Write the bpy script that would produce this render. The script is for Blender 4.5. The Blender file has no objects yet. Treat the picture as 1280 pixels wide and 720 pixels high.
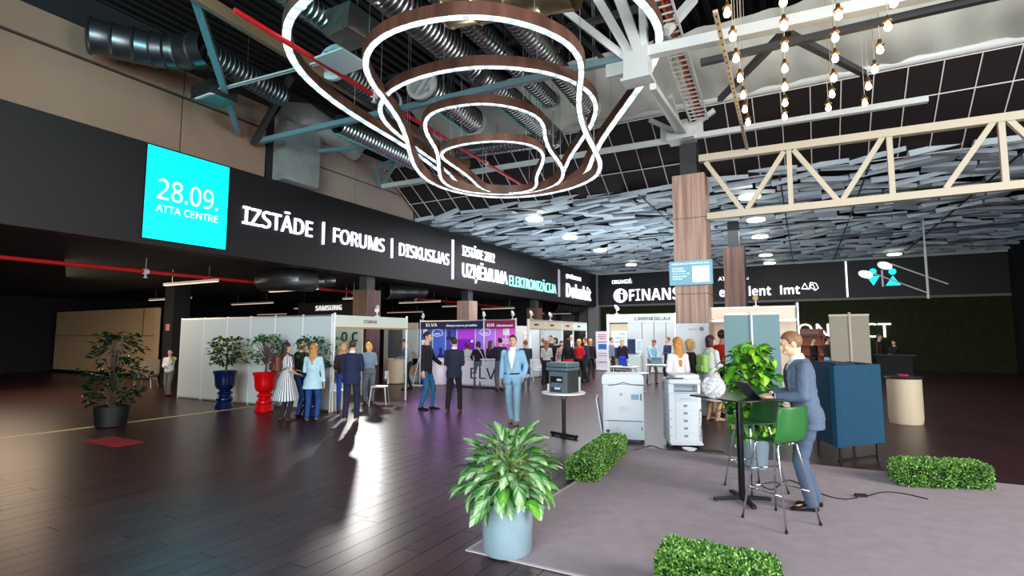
import bpy, bmesh, math, random
from mathutils import Vector, Matrix
R = math.radians
PI = math.pi
rnd = random.Random(7)
SC = bpy.context.scene
COL = SC.collection

# ------------------------------------------------------------------ camera
FOC, EYE = 665.0, 1.75
PITCH = math.atan(61 / FOC)
YAW = math.atan(366 / math.hypot(FOC, 61))
cam = bpy.data.cameras.new('camera')
cam.sensor_width = 36.0
cam.lens = FOC * 36 / 1280
cam.clip_end = 200
camo = bpy.data.objects.new('camera', cam)
camo.location = (0, 0, EYE)
camo.rotation_euler = (PI / 2 + PITCH, 0, YAW)
COL.objects.link(camo)
SC.camera = camo

# ------------------------------------------------------------------ world, exposure, big daylight
SC.view_settings.view_transform = 'Standard'
SC.view_settings.look = 'None'
SC.view_settings.gamma = 1
SC.view_settings.exposure = 0.0
SC.view_settings.use_curve_mapping = False
w = bpy.data.worlds.new('world')
SC.world = w
w.use_nodes = True
w.node_tree.nodes['Background'].inputs[0].default_value = (0.55, 0.68, 0.8, 1)
w.node_tree.nodes['Background'].inputs[1].default_value = 0.06
SC.cycles.use_denoising = True
SC.cycles.max_bounces = 6
SC.cycles.diffuse_bounces = 3
SC.cycles.glossy_bounces = 3
SC.cycles.transmission_bounces = 6
SC.cycles.transparent_max_bounces = 8
SC.cycles.sample_clamp_indirect = 6
SC.cycles.sample_clamp_direct = 30


def area(name, loc, target, sx, sy, watts, col):
    l = bpy.data.lights.new(name, 'AREA')
    l.shape = 'RECTANGLE'
    l.size, l.size_y, l.energy, l.color = sx, sy, watts, col
    o = bpy.data.objects.new(name, l)
    o.location = loc
    o.rotation_euler = (Vector(target) - Vector(loc)).to_track_quat('-Z', 'Z').to_euler()
    COL.objects.link(o)
    return o


def spot(name, loc, target, watts, col, angle=60, blend=0.4, size=0.08):
    l = bpy.data.lights.new(name, 'SPOT')
    l.energy, l.color, l.spot_size, l.spot_blend, l.shadow_soft_size = watts, col, R(angle), blend, size
    o = bpy.data.objects.new(name, l)
    o.location = loc
    o.rotation_euler = (Vector(target) - Vector(loc)).to_track_quat('-Z', 'Z').to_euler()
    COL.objects.link(o)
    return o


# daylight through the glass front behind the camera and through the glazing on the right
area('daylight_entrance', (1.0, -8.5, 3.8), (-2.5, 8, 2.0), 11, 6.5, 3200, (0.90, 0.96, 1.0))
area('daylight_right', (11.0, 3.5, 3.6), (-3, 8, 0.6), 9, 5, 2600, (1.0, 0.95, 0.94))
area('hall_lamps', (-6, 22, 5.75), (-6, 22, 0), 9, 11, 1300, (0.96, 0.97, 1.0))
area('mezzanine_lamps', (-19.5, 7.0, 3.4), (-18.5, 9.5, 0), 5, 3, 300, (1.0, 0.76, 0.52))
area('ceiling_fill', (-6.5, 20.5, 2.55), (-6.5, 20.5, 6), 9, 7, 420, (0.86, 0.95, 1.0))  # added upward fill for the ceiling boards, not a lamp of the stands
area('violet_stand_light', (-10.6, 15.6, 2.2), (-8.5, 10.0, 0), 4.0, 0.3, 26, (0.72, 0.3, 1.0))
spot('teal_floor_fill', (-8.5, 5.6, 5.8), (-4.9, 2.6, 0), 900, (0.02, 0.72, 0.95), 34, 1.0, 0.3)  # added spot that puts the teal glow on the floor
spot('teal_effect_lamp', (-6.5, 1.5, 6.2), (-10.0, 7.0, 7.4), 520, (0.05, 0.85, 0.95), 95, 0.6, 0.1)

# ------------------------------------------------------------------ view rays: where a sight line meets a plane of the room
_cp, _sp, _cy, _sy = math.cos(PITCH), math.sin(PITCH), math.cos(YAW), math.sin(YAW)
FWD = Vector((-_sy * _cp, _cy * _cp, _sp))
RGT = Vector((_cy, _sy, 0))
UPV = RGT.cross(FWD)
CAM = Vector((0, 0, EYE))


def ray(px, py):
    return FWD * FOC + RGT * (px - 640) + UPV * (360 - py)


def onz(px, py, z=0.0):
    r = ray(px, py)
    return CAM + r * ((z - EYE) / r.z)


def onx(px, py, x):
    r = ray(px, py)
    return CAM + r * (x / r.x)


def ony(px, py, y):
    r = ray(px, py)
    return CAM + r * (y / r.y)


def atk(px, py, k):
    return CAM + ray(px, py) * (k / FOC)


# ------------------------------------------------------------------ materials
def lin(c):
    return tuple(((v / 255) / 12.92 if v / 255 <= 0.04045 else ((v / 255 + 0.055) / 1.055) ** 2.4) for v in c)


_mats = {}


def mat(name, rgb, rough=0.6, metal=0.0, emit=0.0, var=0.0, scale=8.0, bump=0.0, bscale=60.0, alpha=1.0, trans=0.0, ior=1.45, spec=0.5, sheen=0.0, stretch=None, ecol=None):
    if name in _mats:
        return _mats[name]
    m = bpy.data.materials.new(name)
    m.use_nodes = True
    nt = m.node_tree
    b = nt.nodes['Principled BSDF']
    c = lin(rgb)
    b.inputs['Base Color'].default_value = (*c, 1)
    b.inputs['Roughness'].default_value = rough
    b.inputs['Metallic'].default_value = metal
    b.inputs['Specular IOR Level'].default_value = spec
    b.inputs['IOR'].default_value = ior
    b.inputs['Transmission Weight'].default_value = trans
    b.inputs['Alpha'].default_value = alpha
    if emit:
        b.inputs['Emission Color'].default_value = (*(lin(ecol) if ecol else c), 1)
        b.inputs['Emission Strength'].default_value = emit
    if var or bump:
        tc = nt.nodes.new('ShaderNodeTexCoord')
        mp = nt.nodes.new('ShaderNodeMapping')
        nt.links.new(tc.outputs['Object'], mp.inputs[0])
        if stretch:
            mp.inputs['Scale'].default_value = stretch
    if var:
        n = nt.nodes.new('ShaderNodeTexNoise')
        n.inputs['Scale'].default_value = scale
        n.inputs['Detail'].default_value = 4
        nt.links.new(mp.outputs[0], n.inputs['Vector'])
        rp = nt.nodes.new('ShaderNodeValToRGB')
        rp.color_ramp.elements[0].position = 0.3
        rp.color_ramp.elements[1].position = 0.7
        rp.color_ramp.elements[0].color = (*[v * (1 - var) for v in c], 1)
        rp.color_ramp.elements[1].color = (*[min(1, v * (1 + var)) for v in c], 1)
        nt.links.new(n.outputs[0], rp.inputs[0])
        nt.links.new(rp.outputs[0], b.inputs['Base Color'])
    if bump:
        n2 = nt.nodes.new('ShaderNodeTexNoise')
        n2.inputs['Scale'].default_value = bscale
        nt.links.new(mp.outputs[0], n2.inputs['Vector'])
        bp = nt.nodes.new('ShaderNodeBump')
        bp.inputs['Strength'].default_value = bump
        bp.inputs['Distance'].default_value = 0.01
        nt.links.new(n2.outputs[0], bp.inputs['Height'])
        nt.links.new(bp.outputs[0], b.inputs['Normal'])
    _mats[name] = m
    return m


def wood(name, rgb, rgb2, rough=0.4, axis=2, scale=14):
    """vertical-grain wood veneer"""
    if name in _mats:
        return _mats[name]
    m = bpy.data.materials.new(name)
    m.use_nodes = True
    nt = m.node_tree
    b = nt.nodes['Principled BSDF']
    b.inputs['Roughness'].default_value = rough
    tc = nt.nodes.new('ShaderNodeTexCoord')
    mp = nt.nodes.new('ShaderNodeMapping')
    s = [scale, scale, scale]
    s[axis] = scale * 0.03
    mp.inputs['Scale'].default_value = s
    n = nt.nodes.new('ShaderNodeTexNoise')
    n.inputs['Scale'].default_value = 1.0
    n.inputs['Detail'].default_value = 5
    rp = nt.nodes.new('ShaderNodeValToRGB')
    rp.color_ramp.elements[0].position = 0.35
    rp.color_ramp.elements[1].position = 0.68
    rp.color_ramp.elements[0].color = (*lin(rgb), 1)
    rp.color_ramp.elements[1].color = (*lin(rgb2), 1)
    nt.links.new(tc.outputs['Object'], mp.inputs[0])
    nt.links.new(mp.outputs[0], n.inputs['Vector'])
    nt.links.new(n.outputs[0], rp.inputs[0])
    nt.links.new(rp.outputs[0], b.inputs['Base Color'])
    _mats[name] = m
    return m


# ------------------------------------------------------------------ mesh builder
class MB:
    def __init__(s):
        s.v, s.f, s.mi, s.cur = [], [], [], 0

    def add(s, vs, fs):
        o = len(s.v)
        s.v += [tuple(v) for v in vs]
        s.f += [tuple(i + o for i in f) for f in fs]
        s.mi += [s.cur] * len(fs)
        return s

    def hexa(s, p):
        return s.add(p, [(0, 3, 2, 1), (4, 5, 6, 7), (0, 1, 5, 4), (1, 2, 6, 5), (2, 3, 7, 6), (3, 0, 4, 7)])

    def box(s, lo, hi):
        (a, b, c), (d, e, f) = lo, hi
        return s.hexa([(a, b, c), (d, b, c), (d, e, c), (a, e, c), (a, b, f), (d, b, f), (d, e, f), (a, e, f)])

    def cbox(s, c, d, M=None):
        x, y, z = d[0] / 2, d[1] / 2, d[2] / 2
        P = [Vector(q) for q in ((-x, -y, -z), (x, -y, -z), (x, y, -z), (-x, y, -z), (-x, -y, z), (x, -y, z), (x, y, z), (-x, y, z))]
        if M:
            P = [M @ q for q in P]
        return s.hexa([q + Vector(c) for q in P])

    def rbox(s, lo, hi, r, n=3):
        """box with rounded vertical edges and a small chamfer on top"""
        x0, y0, z0 = lo
        x1, y1, z1 = hi
        r = min(r, (x1 - x0) / 2.01, (y1 - y0) / 2.01)

        def outline(i):
            pts = []
            for cx, cy, a0 in ((x1 - r, y1 - r, 0), (x0 + r, y1 - r, 90), (x0 + r, y0 + r, 180), (x1 - r, y0 + r, 270)):
                for k in range(n + 1):
                    a = R(a0 + 90 * k / n)
                    pts.append((cx + (r - i) * math.cos(a), cy + (r - i) * math.sin(a)))
            return pts
        c = min(r * 0.5, (z1 - z0) * 0.25)
        rings = [(c, z0), (0, z0 + c), (0, z1 - c), (c, z1)]
        m = 4 * (n + 1)
        vs = [(x, y, z) for i, z in rings for x, y in outline(i)]
        fs = [tuple(reversed(range(m))), tuple(range(3 * m, 4 * m))]
        for q in range(3):
            fs += [(q * m + k, q * m + (k + 1) % m, (q + 1) * m + (k + 1) % m, (q + 1) * m + k) for k in range(m)]
        return s.add(vs, fs)

    def beam(s, p, q, w, h=None, up=(0, 0, 1)):
        p, q = Vector(p), Vector(q)
        h = h or w
        d = (q - p).normalized()
        u = Vector(up)
        if abs(d.dot(u)) > 0.98:
            u = Vector((0, 1, 0))
        a = d.cross(u).normalized() * (w / 2)
        b = a.cross(d).normalized() * (h / 2)
        return s.hexa([p - a - b, p + a - b, p + a + b, p - a + b, q - a - b, q + a - b, q + a + b, q - a + b])

    def rings(s, rr, close=True):
        """loft: rr = list of rings (lists of points, same count)"""
        n = len(rr[0])
        vs = [p for r_ in rr for p in r_]
        fs = []
        for k in range(len(rr) - 1):
            for i in range(n):
                j = (i + 1) % n
                fs.append((k * n + i, k * n + j, (k + 1) * n + j, (k + 1) * n + i))
        if close:
            fs += [tuple(reversed(range(n))), tuple(range((len(rr) - 1) * n, len(rr) * n))]
        return s.add(vs, fs)

    def cyl(s, p, q, r, r2=None, n=12):
        return s.tube([p, q], [r, r if r2 is None else r2], n)

    def tube(s, path, r, n=8, close=True, flat=1.0):
        P = [Vector(p) for p in path]
        rs = r if isinstance(r, (list, tuple)) else [r] * len(P)
        d0 = (P[1] - P[0]).normalized()
        u = Vector((0, 0, 1)) if abs(d0.z) < 0.9 else Vector((0, 1, 0))
        out = []
        for k, p in enumerate(P):
            d = (P[min(k + 1, len(P) - 1)] - P[max(k - 1, 0)]).normalized()
            a = d.cross(u)
            if a.length < 1e-4:
                a = d.orthogonal()
            a.normalize()
            b = a.cross(d).normalized()
            u = b
            out.append([p + a * (rs[k] * math.cos(2 * PI * i / n)) + b * (rs[k] * flat * math.sin(2 * PI * i / n)) for i in range(n)])
        return s.rings(out, close)

    def lathe(s, prof, c=(0, 0, 0), n=24, cap=True):
        c = Vector(c)
        rr = [[c + Vector((r * math.cos(2 * PI * i / n), r * math.sin(2 * PI * i / n), z)) for i in range(n)] for r, z in prof]
        return s.rings(rr, cap)

    def ell(s, c, r, nu=14, nv=9, M=None):
        c = Vector(c)
        vs = []
        for j in range(nv + 1):
            t = PI * j / nv
            for i in range(nu):
                a = 2 * PI * i / nu
                st = max(math.sin(t), 1e-3)
                p = Vector((r[0] * st * math.cos(a), r[1] * st * math.sin(a), -r[2] * math.cos(t)))
                vs.append(c + (M @ p if M else p))
        fs = [tuple(reversed(range(nu))), tuple(range(nv * nu, nv * nu + nu))]
        for j in range(nv):
            for i in range(nu):
                k = (i + 1) % nu
                fs.append((j * nu + i, j * nu + k, (j + 1) * nu + k, (j + 1) * nu + i))
        return s.add(vs, fs)

    def quad(s, a, b, c, d):
        return s.add([a, b, c, d], [(0, 1, 2, 3)])

    def mesh(s, name, mats, smooth=False):
        me = bpy.data.meshes.new(name)
        me.from_pydata(s.v, [], s.f)
        for m in (mats if isinstance(mats, (list, tuple)) else [mats]):
            me.materials.append(m)
        if any(s.mi):
            me.polygons.foreach_set('material_index', s.mi)
        if smooth:
            me.polygons.foreach_set('use_smooth', [True] * len(s.f))
            if smooth == 'auto':
                me.set_sharp_from_angle(angle=R(38))
        me.update()
        return me

    def build(s, name, mats, parent=None, smooth=False, local=True):
        return put(name, s.mesh(name, mats, smooth), parent, local)


def put(name, data, parent=None, local=True):
    o = bpy.data.objects.new(name, data)
    COL.objects.link(o)
    if parent is not None:
        o.parent = parent
        if not local:   # vertices were given in room coordinates
            M = Matrix.Identity(4)
            q = parent
            while q is not None:
                M = q.matrix_basis @ M
                q = q.parent
            o.matrix_parent_inverse = M.inverted()
    return o


def tag(o, label=None, cat=None, group=None, kind=None):
    if label:
        o['label'] = label
    if cat:
        o['category'] = cat
    if group:
        o['group'] = group
    if kind:
        o['kind'] = kind
    return o


def thing(name, label, cat, loc=(0, 0, 0), rz=0.0, group=None):
    o = bpy.data.objects.new(name, None)
    o.location = loc
    o.rotation_euler = (0, 0, rz)
    o.matrix_basis = Matrix.Translation(Vector(loc)) @ Matrix.Rotation(rz, 4, 'Z')
    COL.objects.link(o)
    return tag(o, label, cat, group)


def struct(name, mb, m, smooth=False):
    return tag(mb.build(name, m, None, smooth), kind='structure')


def copy_tree(o, parent=None):
    c = o.copy()
    COL.objects.link(c)
    if parent is not None:
        c.parent = parent
        c.matrix_parent_inverse = o.matrix_parent_inverse.copy()
    for ch in list(o.children):
        copy_tree(ch, c)
    return c


# text: FONT objects, fitted to a width and a height at the end in one go
_texts = []


def sans(s, bold=False):
    """map plain letters to the sans-serif alphabet of the bundled font stack"""
    out = ''
    for ch in s:
        if 'A' <= ch <= 'Z':
            out += {'I': '\u0406', 'J': '\u0408'}.get(ch) or chr((0x1D5D4 if bold else 0x1D5A0) + ord(ch) - 65)
        elif 'a' <= ch <= 'z':
            out += chr((0x1D5EE if bold else 0x1D5BA) + ord(ch) - 97)
        elif '0' <= ch <= '9':
            out += chr((0x1D7EC if bold else 0x1D7E2) + ord(ch) - 48)
        else:
            out += ch
    return out


def text(body, p0, right, up, width, height, m, parent=None, name='lettering', depth=0.004, weight=0.0, label=None):
    """text whose lower left corner is p0, WIDTH along RIGHT and HEIGHT along UP, in room coordinates"""
    cu = bpy.data.curves.new(name, 'FONT')
    cu.body = sans(body, weight >= 0.02)
    if weight >= 0.02:
        weight = 0.0
    cu.extrude = depth
    cu.offset = weight
    cu.resolution_u = 3
    cu.materials.append(m)
    o = put(name, cu, None)
    if label:
        o['label'] = label
    _texts.append((o, Vector(p0), Vector(right).normalized(), Vector(up).normalized(), width, height, parent))
    return o


def fit_texts():
    bpy.context.view_layer.update()
    dg = bpy.context.evaluated_depsgraph_get()
    for o, p0, rt, up, wd, ht, par in _texts:
        me = bpy.data.meshes.new_from_object(o.evaluated_get(dg))
        xs = [v.co.x for v in me.vertices]
        x0, x1 = min(xs), max(xs)
        sx, sy = wd / max(x1 - x0, 1e-3), ht / 0.714
        nrm = rt.cross(up).normalized()
        M = Matrix((rt, up, nrm)).transposed()
        for v in me.vertices:
            v.co = p0 + M @ Vector(((v.co.x - x0) * sx, v.co.y * sy, v.co.z))
        nm = o.name
        lab = o.get('label')
        bpy.data.objects.remove(o)
        me.name = 'lettering'
        n = put('lettering', me, par, local=False)
        if lab:
            n['label'] = lab


# voxel-fused bodies: everything is queued and evaluated in one go at the end
_blobs = []


def blob(name, mb, mats, parent, voxel, smooth=3, post=None):
    o = mb.build(name, mats, parent)
    md = o.modifiers.new('fuse', 'REMESH')
    md.mode = 'VOXEL'
    md.voxel_size = voxel
    md.use_smooth_shade = True
    if smooth:
        m2 = o.modifiers.new('smooth', 'SMOOTH')
        m2.factor = 0.5
        m2.iterations = smooth
    _blobs.append((o, mats, post))
    return o


def fuse_blobs():
    dg = bpy.context.evaluated_depsgraph_get()
    new = [bpy.data.meshes.new_from_object(o.evaluated_get(dg)) for o, _, _ in _blobs]
    for (o, mats, post), me in zip(_blobs, new):
        old = o.data
        nm = old.name
        o.modifiers.clear()
        me.materials.clear()
        for m in (mats if isinstance(mats, (list, tuple)) else [mats]):
            me.materials.append(m)
        o.data = me
        bpy.data.meshes.remove(old)
        me.name = nm
        if post:
            bm = bmesh.new()
            bm.from_mesh(me)
            post(bm)
            bm.to_mesh(me)
            bm.free()
        me.polygons.foreach_set('use_smooth', [True] * len(me.polygons))
        me.update()
# ================================================================== SETTING
XL, YB = -12.25, 34.3          # sign fascia on the left, back fascia
ZF0, ZF1 = 3.77, 5.93          # fascia bottom and top


def floor_mat(name, c1, c2, rough, var_plank=False):
    if name in _mats:
        return _mats[name]
    m = mat(name, c1, rough, spec=0.34)
    nt = m.node_tree
    b = nt.nodes['Principled BSDF']
    tc = nt.nodes.new('ShaderNodeTexCoord')
    mp = nt.nodes.new('ShaderNodeMapping')
    mp.inputs['Rotation'].default_value = (0, 0, PI / 2)
    nt.links.new(tc.outputs['Object'], mp.inputs[0])
    n = nt.nodes.new('ShaderNodeTexNoise')
    mg = nt.nodes.new('ShaderNodeMapping')
    mg.inputs['Scale'].default_value = (22, 0.9, 1)
    nt.links.new(tc.outputs['Object'], mg.inputs[0])
    nt.links.new(mg.outputs[0], n.inputs['Vector'])
    n.inputs['Detail'].default_value = 6
    rp = nt.nodes.new('ShaderNodeValToRGB')
    rp.color_ramp.elements[0].color = (*lin(c1), 1)
    rp.color_ramp.elements[1].color = (*lin(c2), 1)
    rp.color_ramp.elements[0].position = 0.3
    rp.color_ramp.elements[1].position = 0.75
    nt.links.new(n.outputs[0], rp.inputs[0])
    last = rp.outputs[0]
    if not var_plank:
        br = nt.nodes.new('ShaderNodeTexBrick')
        br.inputs['Scale'].default_value = 1.0
        br.inputs['Row Height'].default_value = 0.2
        br.inputs['Brick Width'].default_value = 1.5
        br.inputs['Mortar Size'].default_value = 0.003
        br.inputs['Color1'].default_value = (1, 1, 1, 1)
        br.inputs['Color2'].default_value = (0.82, 0.82, 0.82, 1)
        br.inputs['Mortar'].default_value = (0.4, 0.4, 0.4, 1)
        nt.links.new(mp.outputs[0], br.inputs['Vector'])
        mx = nt.nodes.new('ShaderNodeMixRGB')
        mx.blend_type = 'MULTIPLY'
        mx.inputs[0].default_value = 0.8
        nt.links.new(last, mx.inputs[1])
        nt.links.new(br.outputs['Color'], mx.inputs[2])
        last = mx.outputs[0]
    else:
        oi = nt.nodes.new('ShaderNodeObjectInfo')
        mr = nt.nodes.new('ShaderNodeMapRange')
        mr.inputs['To Min'].default_value = 0.7
        mr.inputs['To Max'].default_value = 1.15
        nt.links.new(oi.outputs['Random'], mr.inputs[0])
        mx = nt.nodes.new('ShaderNodeMixRGB')
        mx.blend_type = 'MULTIPLY'
        mx.inputs[0].default_value = 1
        nt.links.new(last, mx.inputs[1])
        nt.links.new(mr.outputs[0], mx.inputs[2])
        last = mx.outputs[0]
    nt.links.new(last, b.inputs['Base Color'])
    # roughness grain and slight waviness
    r2 = nt.nodes.new('ShaderNodeMapRange')
    r2.inputs['To Min'].default_value = rough * 0.8
    r2.inputs['To Max'].default_value = rough * 1.3
    nt.links.new(n.outputs[0], r2.inputs[0])
    nt.links.new(r2.outputs[0], b.inputs['Roughness'])
    bp = nt.nodes.new('ShaderNodeBump')
    bp.inputs['Strength'].default_value = 0.12
    bp.inputs['Distance'].default_value = 0.004
    nt.links.new(n.outputs[0], bp.inputs['Height'])
    nt.links.new(bp.outputs[0], b.inputs['Normal'])
    return m


M_FLOOR = floor_mat('dark_wood_floor', (44, 24, 27), (80, 50, 50), 0.31)
M_PLANK = floor_mat('dark_wood_plank', (44, 24, 27), (80, 50, 50), 0.31, True)
M_GAP = mat('floor_gap', (8, 6, 6), 0.8)
M_CARPET = mat('grey_carpet', (160, 149, 157), 0.95, var=0.08, scale=6, bump=0.25, bscale=400)
M_BLACK = mat('black_steel', (14, 14, 16), 0.55)
M_DARK = mat('dark_paint', (22, 21, 23), 0.8)
M_FASCIA = mat('fascia_black', (20, 18, 21), 0.5)
M_BEIGE = mat('beige_wall', (134, 108, 90), 0.8, var=0.06, scale=1.2)
M_WHITE = mat('white_laminate', (226, 230, 232), 0.45)
M_WARMW = mat('cream_board', (228, 214, 190), 0.5)
M_ALU = mat('aluminium', (200, 206, 208), 0.3, 0.85)
M_LIGHTSTEEL = mat('pale_painted_steel', (196, 202, 200), 0.4)
M_CREAMSTEEL = mat('cream_painted_steel', (190, 182, 162), 0.42)
M_TEALLITSTEEL = mat('teal_lit_steel', (110, 140, 148), 0.4)  # grey steel with the teal light mixed into its colour
M_DARKSTEEL = mat('dark_painted_steel', (48, 48, 50), 0.5)
M_GALV = mat('galvanised_metal', (150, 152, 150), 0.28, 0.95, var=0.12, scale=3)
M_GALVP = mat('galvanised_sheet', (160, 162, 160), 0.5, 0.35, var=0.12, scale=3)
M_DUCTDARK = mat('dark_duct_metal', (96, 98, 100), 0.35, 0.9, var=0.15, scale=3)  # darker grey than the other duct metal
M_RED = mat('red_pipe_paint', (178, 26, 30), 0.35)
M_FABRIC = mat('pale_roof_fabric', (196, 200, 190), 0.9, var=0.1, scale=0.9, bump=0.6, bscale=1.2)
M_WALNUT = wood('walnut_veneer', (138, 108, 94), (190, 160, 144), 0.45, 2, 16)
M_WALNUTD = wood('walnut_veneer_dark', (66, 42, 34), (104, 72, 60), 0.45, 2, 16)
M_TILE = mat('acoustic_tile_grey', (186, 202, 212), 0.8, var=0.08, scale=2)
M_VOID = mat('black_void', (9, 9, 11), 0.9)
M_GRIDPANEL = mat('dark_grid_panel', (26, 19, 21), 0.65)
M_GRIDBAR = mat('pale_grid_bar', (206, 204, 198), 0.5)
M_MOSS = mat('green_moss', (34, 40, 12), 0.95, var=0.5, scale=14, bump=1.0, bscale=40)
M_LED = mat('led_white', (232, 244, 246), 0.4, emit=1.5)
M_LED2 = mat('led_white_gap', (196, 214, 218), 0.4, emit=0.9)
M_LETTER = mat('backlit_letter_white', (240, 244, 255), 0.4, emit=1.9)
M_TEALLETTER = mat('backlit_letter_teal', (150, 236, 224), 0.4, emit=1.1)
M_CYANGLOW = mat('cyan_glow_shape', (0, 214, 220), 0.4, emit=1.3)
M_HALO = mat('teal_letter_halo', (0, 150, 140), 0.4, emit=0.6)  # halo of light around the teal letters, given as a glowing copy
M_SCREEN = mat('teal_screen', (0, 226, 232), 0.4, emit=1.12)
M_SCREENTXT = mat('screen_text', (236, 255, 255), 0.4, emit=1.0)

# floor: one big slab, with the nearest planks laid one by one in a recess
PX0, PX1, PY0, PY1 = -9.0, 1.4, 1.5, 7.5
fl = MB()
fl.box((PX0, PY0, -0.05), (PX1, PY1, -0.014))
for lo, hi in (((-34, -9, -0.05), (PX0, 40, 0)), ((PX1, -9, -0.05), (14, 40, 0)), ((PX0, -9, -0.05), (PX1, PY0, 0)), ((PX0, PY1, -0.05), (PX1, 40, 0))):
    fl.box(lo, hi)
floor = struct('floor', fl, M_FLOOR)
CX0, CX1, CY0, CY1 = -2.49, 3.4, 3.83, 8.55        # carpet
pm = {}
nplank = 0
i = 0
x = PX0
while x < PX1 - 0.05:
    y = PY0 - rnd.random() * 1.3
    while y < PY1:
        L = rnd.choice((1.35, 1.5, 1.65))
        a, b = max(y, PY0), min(y + L, PY1)
        if b - a > 0.03 and not (x > CX0 + 0.1 and a > CY0 + 0.1) and nplank < 298:
            if x > CX0 + 0.1:
                b = min(b, CY0 + 0.3)
            key = round(b - a, 2)
            if key not in pm:
                q = MB()
                q.hexa([(0.0015, 0.0015, -0.013), (0.1985, 0.0015, -0.013), (0.1985, key - 0.0015, -0.013), (0.0015, key - 0.0015, -0.013),
                        (0.003, 0.003, 0), (0.197, 0.003, 0), (0.197, key - 0.003, 0), (0.003, key - 0.003, 0)])
                pm[key] = q.mesh('plank', M_PLANK)
            o = put('plank', pm[key], floor)
            o.location = (x, a, rnd.uniform(-0.0012, 0.0))
            nplank += 1
        y += L
    x += 0.2
# the rest of the recess lies under the carpet
fr = MB()
fr.box((CX0 + 0.2, CY0 + 0.25, -0.0139), (PX1, PY1, -0.001))
fr.build('subfloor', M_FLOOR, floor)

cp = MB()
cp.box((CX0, CY0, 0.0005), (CX1, CY1, 0.009))
carpet = tag(cp.build('carpet', M_CARPET), 'large flat grey carpet laid over the dark wooden floor under the bar table', 'carpet')
tr = MB()
tr.box((CX0 - 0.03, CY0 - 0.03, 0.0005), (CX1, CY0, 0.011)).box((CX0 - 0.03, CY0, 0.0005), (CX0, CY1, 0.011))
tr.build('edge_strip', mat('carpet_edge', (176, 174, 176), 0.5), carpet)
rc = MB()
p = onz(150, 553)
rc.rbox((p.x - 0.7, p.y - 0.25, 0.0005), (p.x + 0.36, p.y + 0.2, 0.01), 0.06)
tag(rc.build('red_mat', mat('red_mat', (150, 16, 22), 0.9)), 'small red mat on the dark floor at the far left below the leafy shrub', 'mat')
t1 = MB()
t1.box((XL - 0.05, 3.0, 0.0), (XL + 0.03, 9.0, 0.012))
struct('trim_1', t1, mat('pale_floor_trim', (176, 150, 110), 0.4))

# left wall above the fascia: beige panels between dark joints, dark wall over them
wl = MB()
wl.box((-12.75, -9, ZF1), (-12.45, 15.2, 8.9))
wall_left = struct('wall_left', wl, M_DARK)
ys = [-3.0, 0.2, 3.4, 6.75, 8.95]
for a, b in zip(ys[:-1], ys[1:]):
    q = MB()
    q.box((-12.45, a + 0.015, ZF1), (-12.4, b - 0.015, 7.25)).box((-12.45, a + 0.015, 7.3), (-12.36, b - 0.015, 7.9))
    q.build('wall_panel', M_BEIGE, wall_left)
for a, b in ((9.15, 12.2), (12.2, 15.1)):
    q = MB()
    q.box((-12.45, a + 0.01, ZF1), (-12.4, b - 0.01, 6.75)).box((-12.45, a + 0.01, 6.78), (-12.37, b - 0.01, 7.7))
    q.build('wall_panel', mat('greige_wall', (150, 136, 126), 0.8, var=0.06, scale=1.0), wall_left)

# fascias
fa = MB()
fa.box((-12.65, -9, ZF0), (XL, YB + 0.3, ZF1)).box((-12.7, -9, ZF0 - 0.05), (XL + 0.03, YB, ZF0))
fascia_l = tag(fa.build('sign_fascia', M_FASCIA), 'long black sign fascia with backlit white lettering running along the left side', 'sign')
fb = MB()
fb.box((XL, YB, ZF0 + 0.1), (9, YB + 0.3, ZF1))
fascia_b = tag(fb.build('sign_fascia', M_FASCIA), 'black sign fascia with sponsor names across the far back wall', 'sign')
q = MB()
q.box((XL, YB - 0.06, ZF0 - 0.02), (9, YB + 0.02, ZF0 + 0.1))
q.build('bottom_rail', mat('grey_rail', (120, 116, 118), 0.5), fascia_b)
q = MB()
q.box((XL, YB - 0.1, ZF0), (XL + 0.12, YB, ZF1))
q.build('corner_post', mat('corner_post_grey', (150, 146, 150), 0.4), fascia_b)
q = MB()
q.box((XL, YB - 0.05, ZF1 - 0.02), (9, YB + 0.05, ZF1 + 0.1))
q.build('top_rail', M_LIGHTSTEEL, fascia_b)

UPZ, EX, EY = Vector((0, 0, 1)), Vector((1, 0, 0)), Vector((0, 1, 0))


def lefttext(body, pxl, yt, yb, pxr, m, weight=0.0, par=None, depth=0.03, off=0.02):
    p = onx(pxl, yb, XL + off)
    h = onx(pxl, yt, XL + off).z - p.z
    ybr = 421 + (yb - 421) * (1006 - pxr) / (1006 - pxl)
    wd = onx(pxr, ybr, XL + off).y - p.y
    return text(body, p, EY, UPZ, wd, h, m, par or fascia_l, depth=depth, weight=weight)


def leftbar(px, yt, yb, m=None, wpx=0.05):
    a, b = onx(px, yb, XL), onx(px, yt, XL)
    q = MB()
    q.box((XL, a.y - wpx, a.z), (XL + 0.05, a.y + wpx, b.z))
    q.build('divider_bar', m or M_LETTER, fascia_l)


# teal screen
s0, s1 = 5.97, 7.84
sc = thing('led_screen', 'bright teal screen reading 28.09. ATTA CENTRE at the left end of the black fascia', 'screen', (XL + 0.03, (s0 + s1) / 2, 3.82))
q = MB()
q.box((XL + 0.002, s0, 3.84), (XL + 0.05, s1, 5.89))
q.build('casing', M_BLACK, sc, local=False)
q = MB()
q.box((XL + 0.05, s0 + 0.01, 3.85), (XL + 0.055, s1 - 0.01, 5.88))
q.build('display', M_SCREEN, sc, local=False)
lefttext('28.09.', 196, 222, 247.5, 272, M_SCREENTXT, 0.0, sc, 0.002, 0.058)
lefttext('ATTA CENTRE', 194.5, 254.5, 263.7, 272, M_SCREENTXT, 0.0, sc, 0.002, 0.058)

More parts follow.
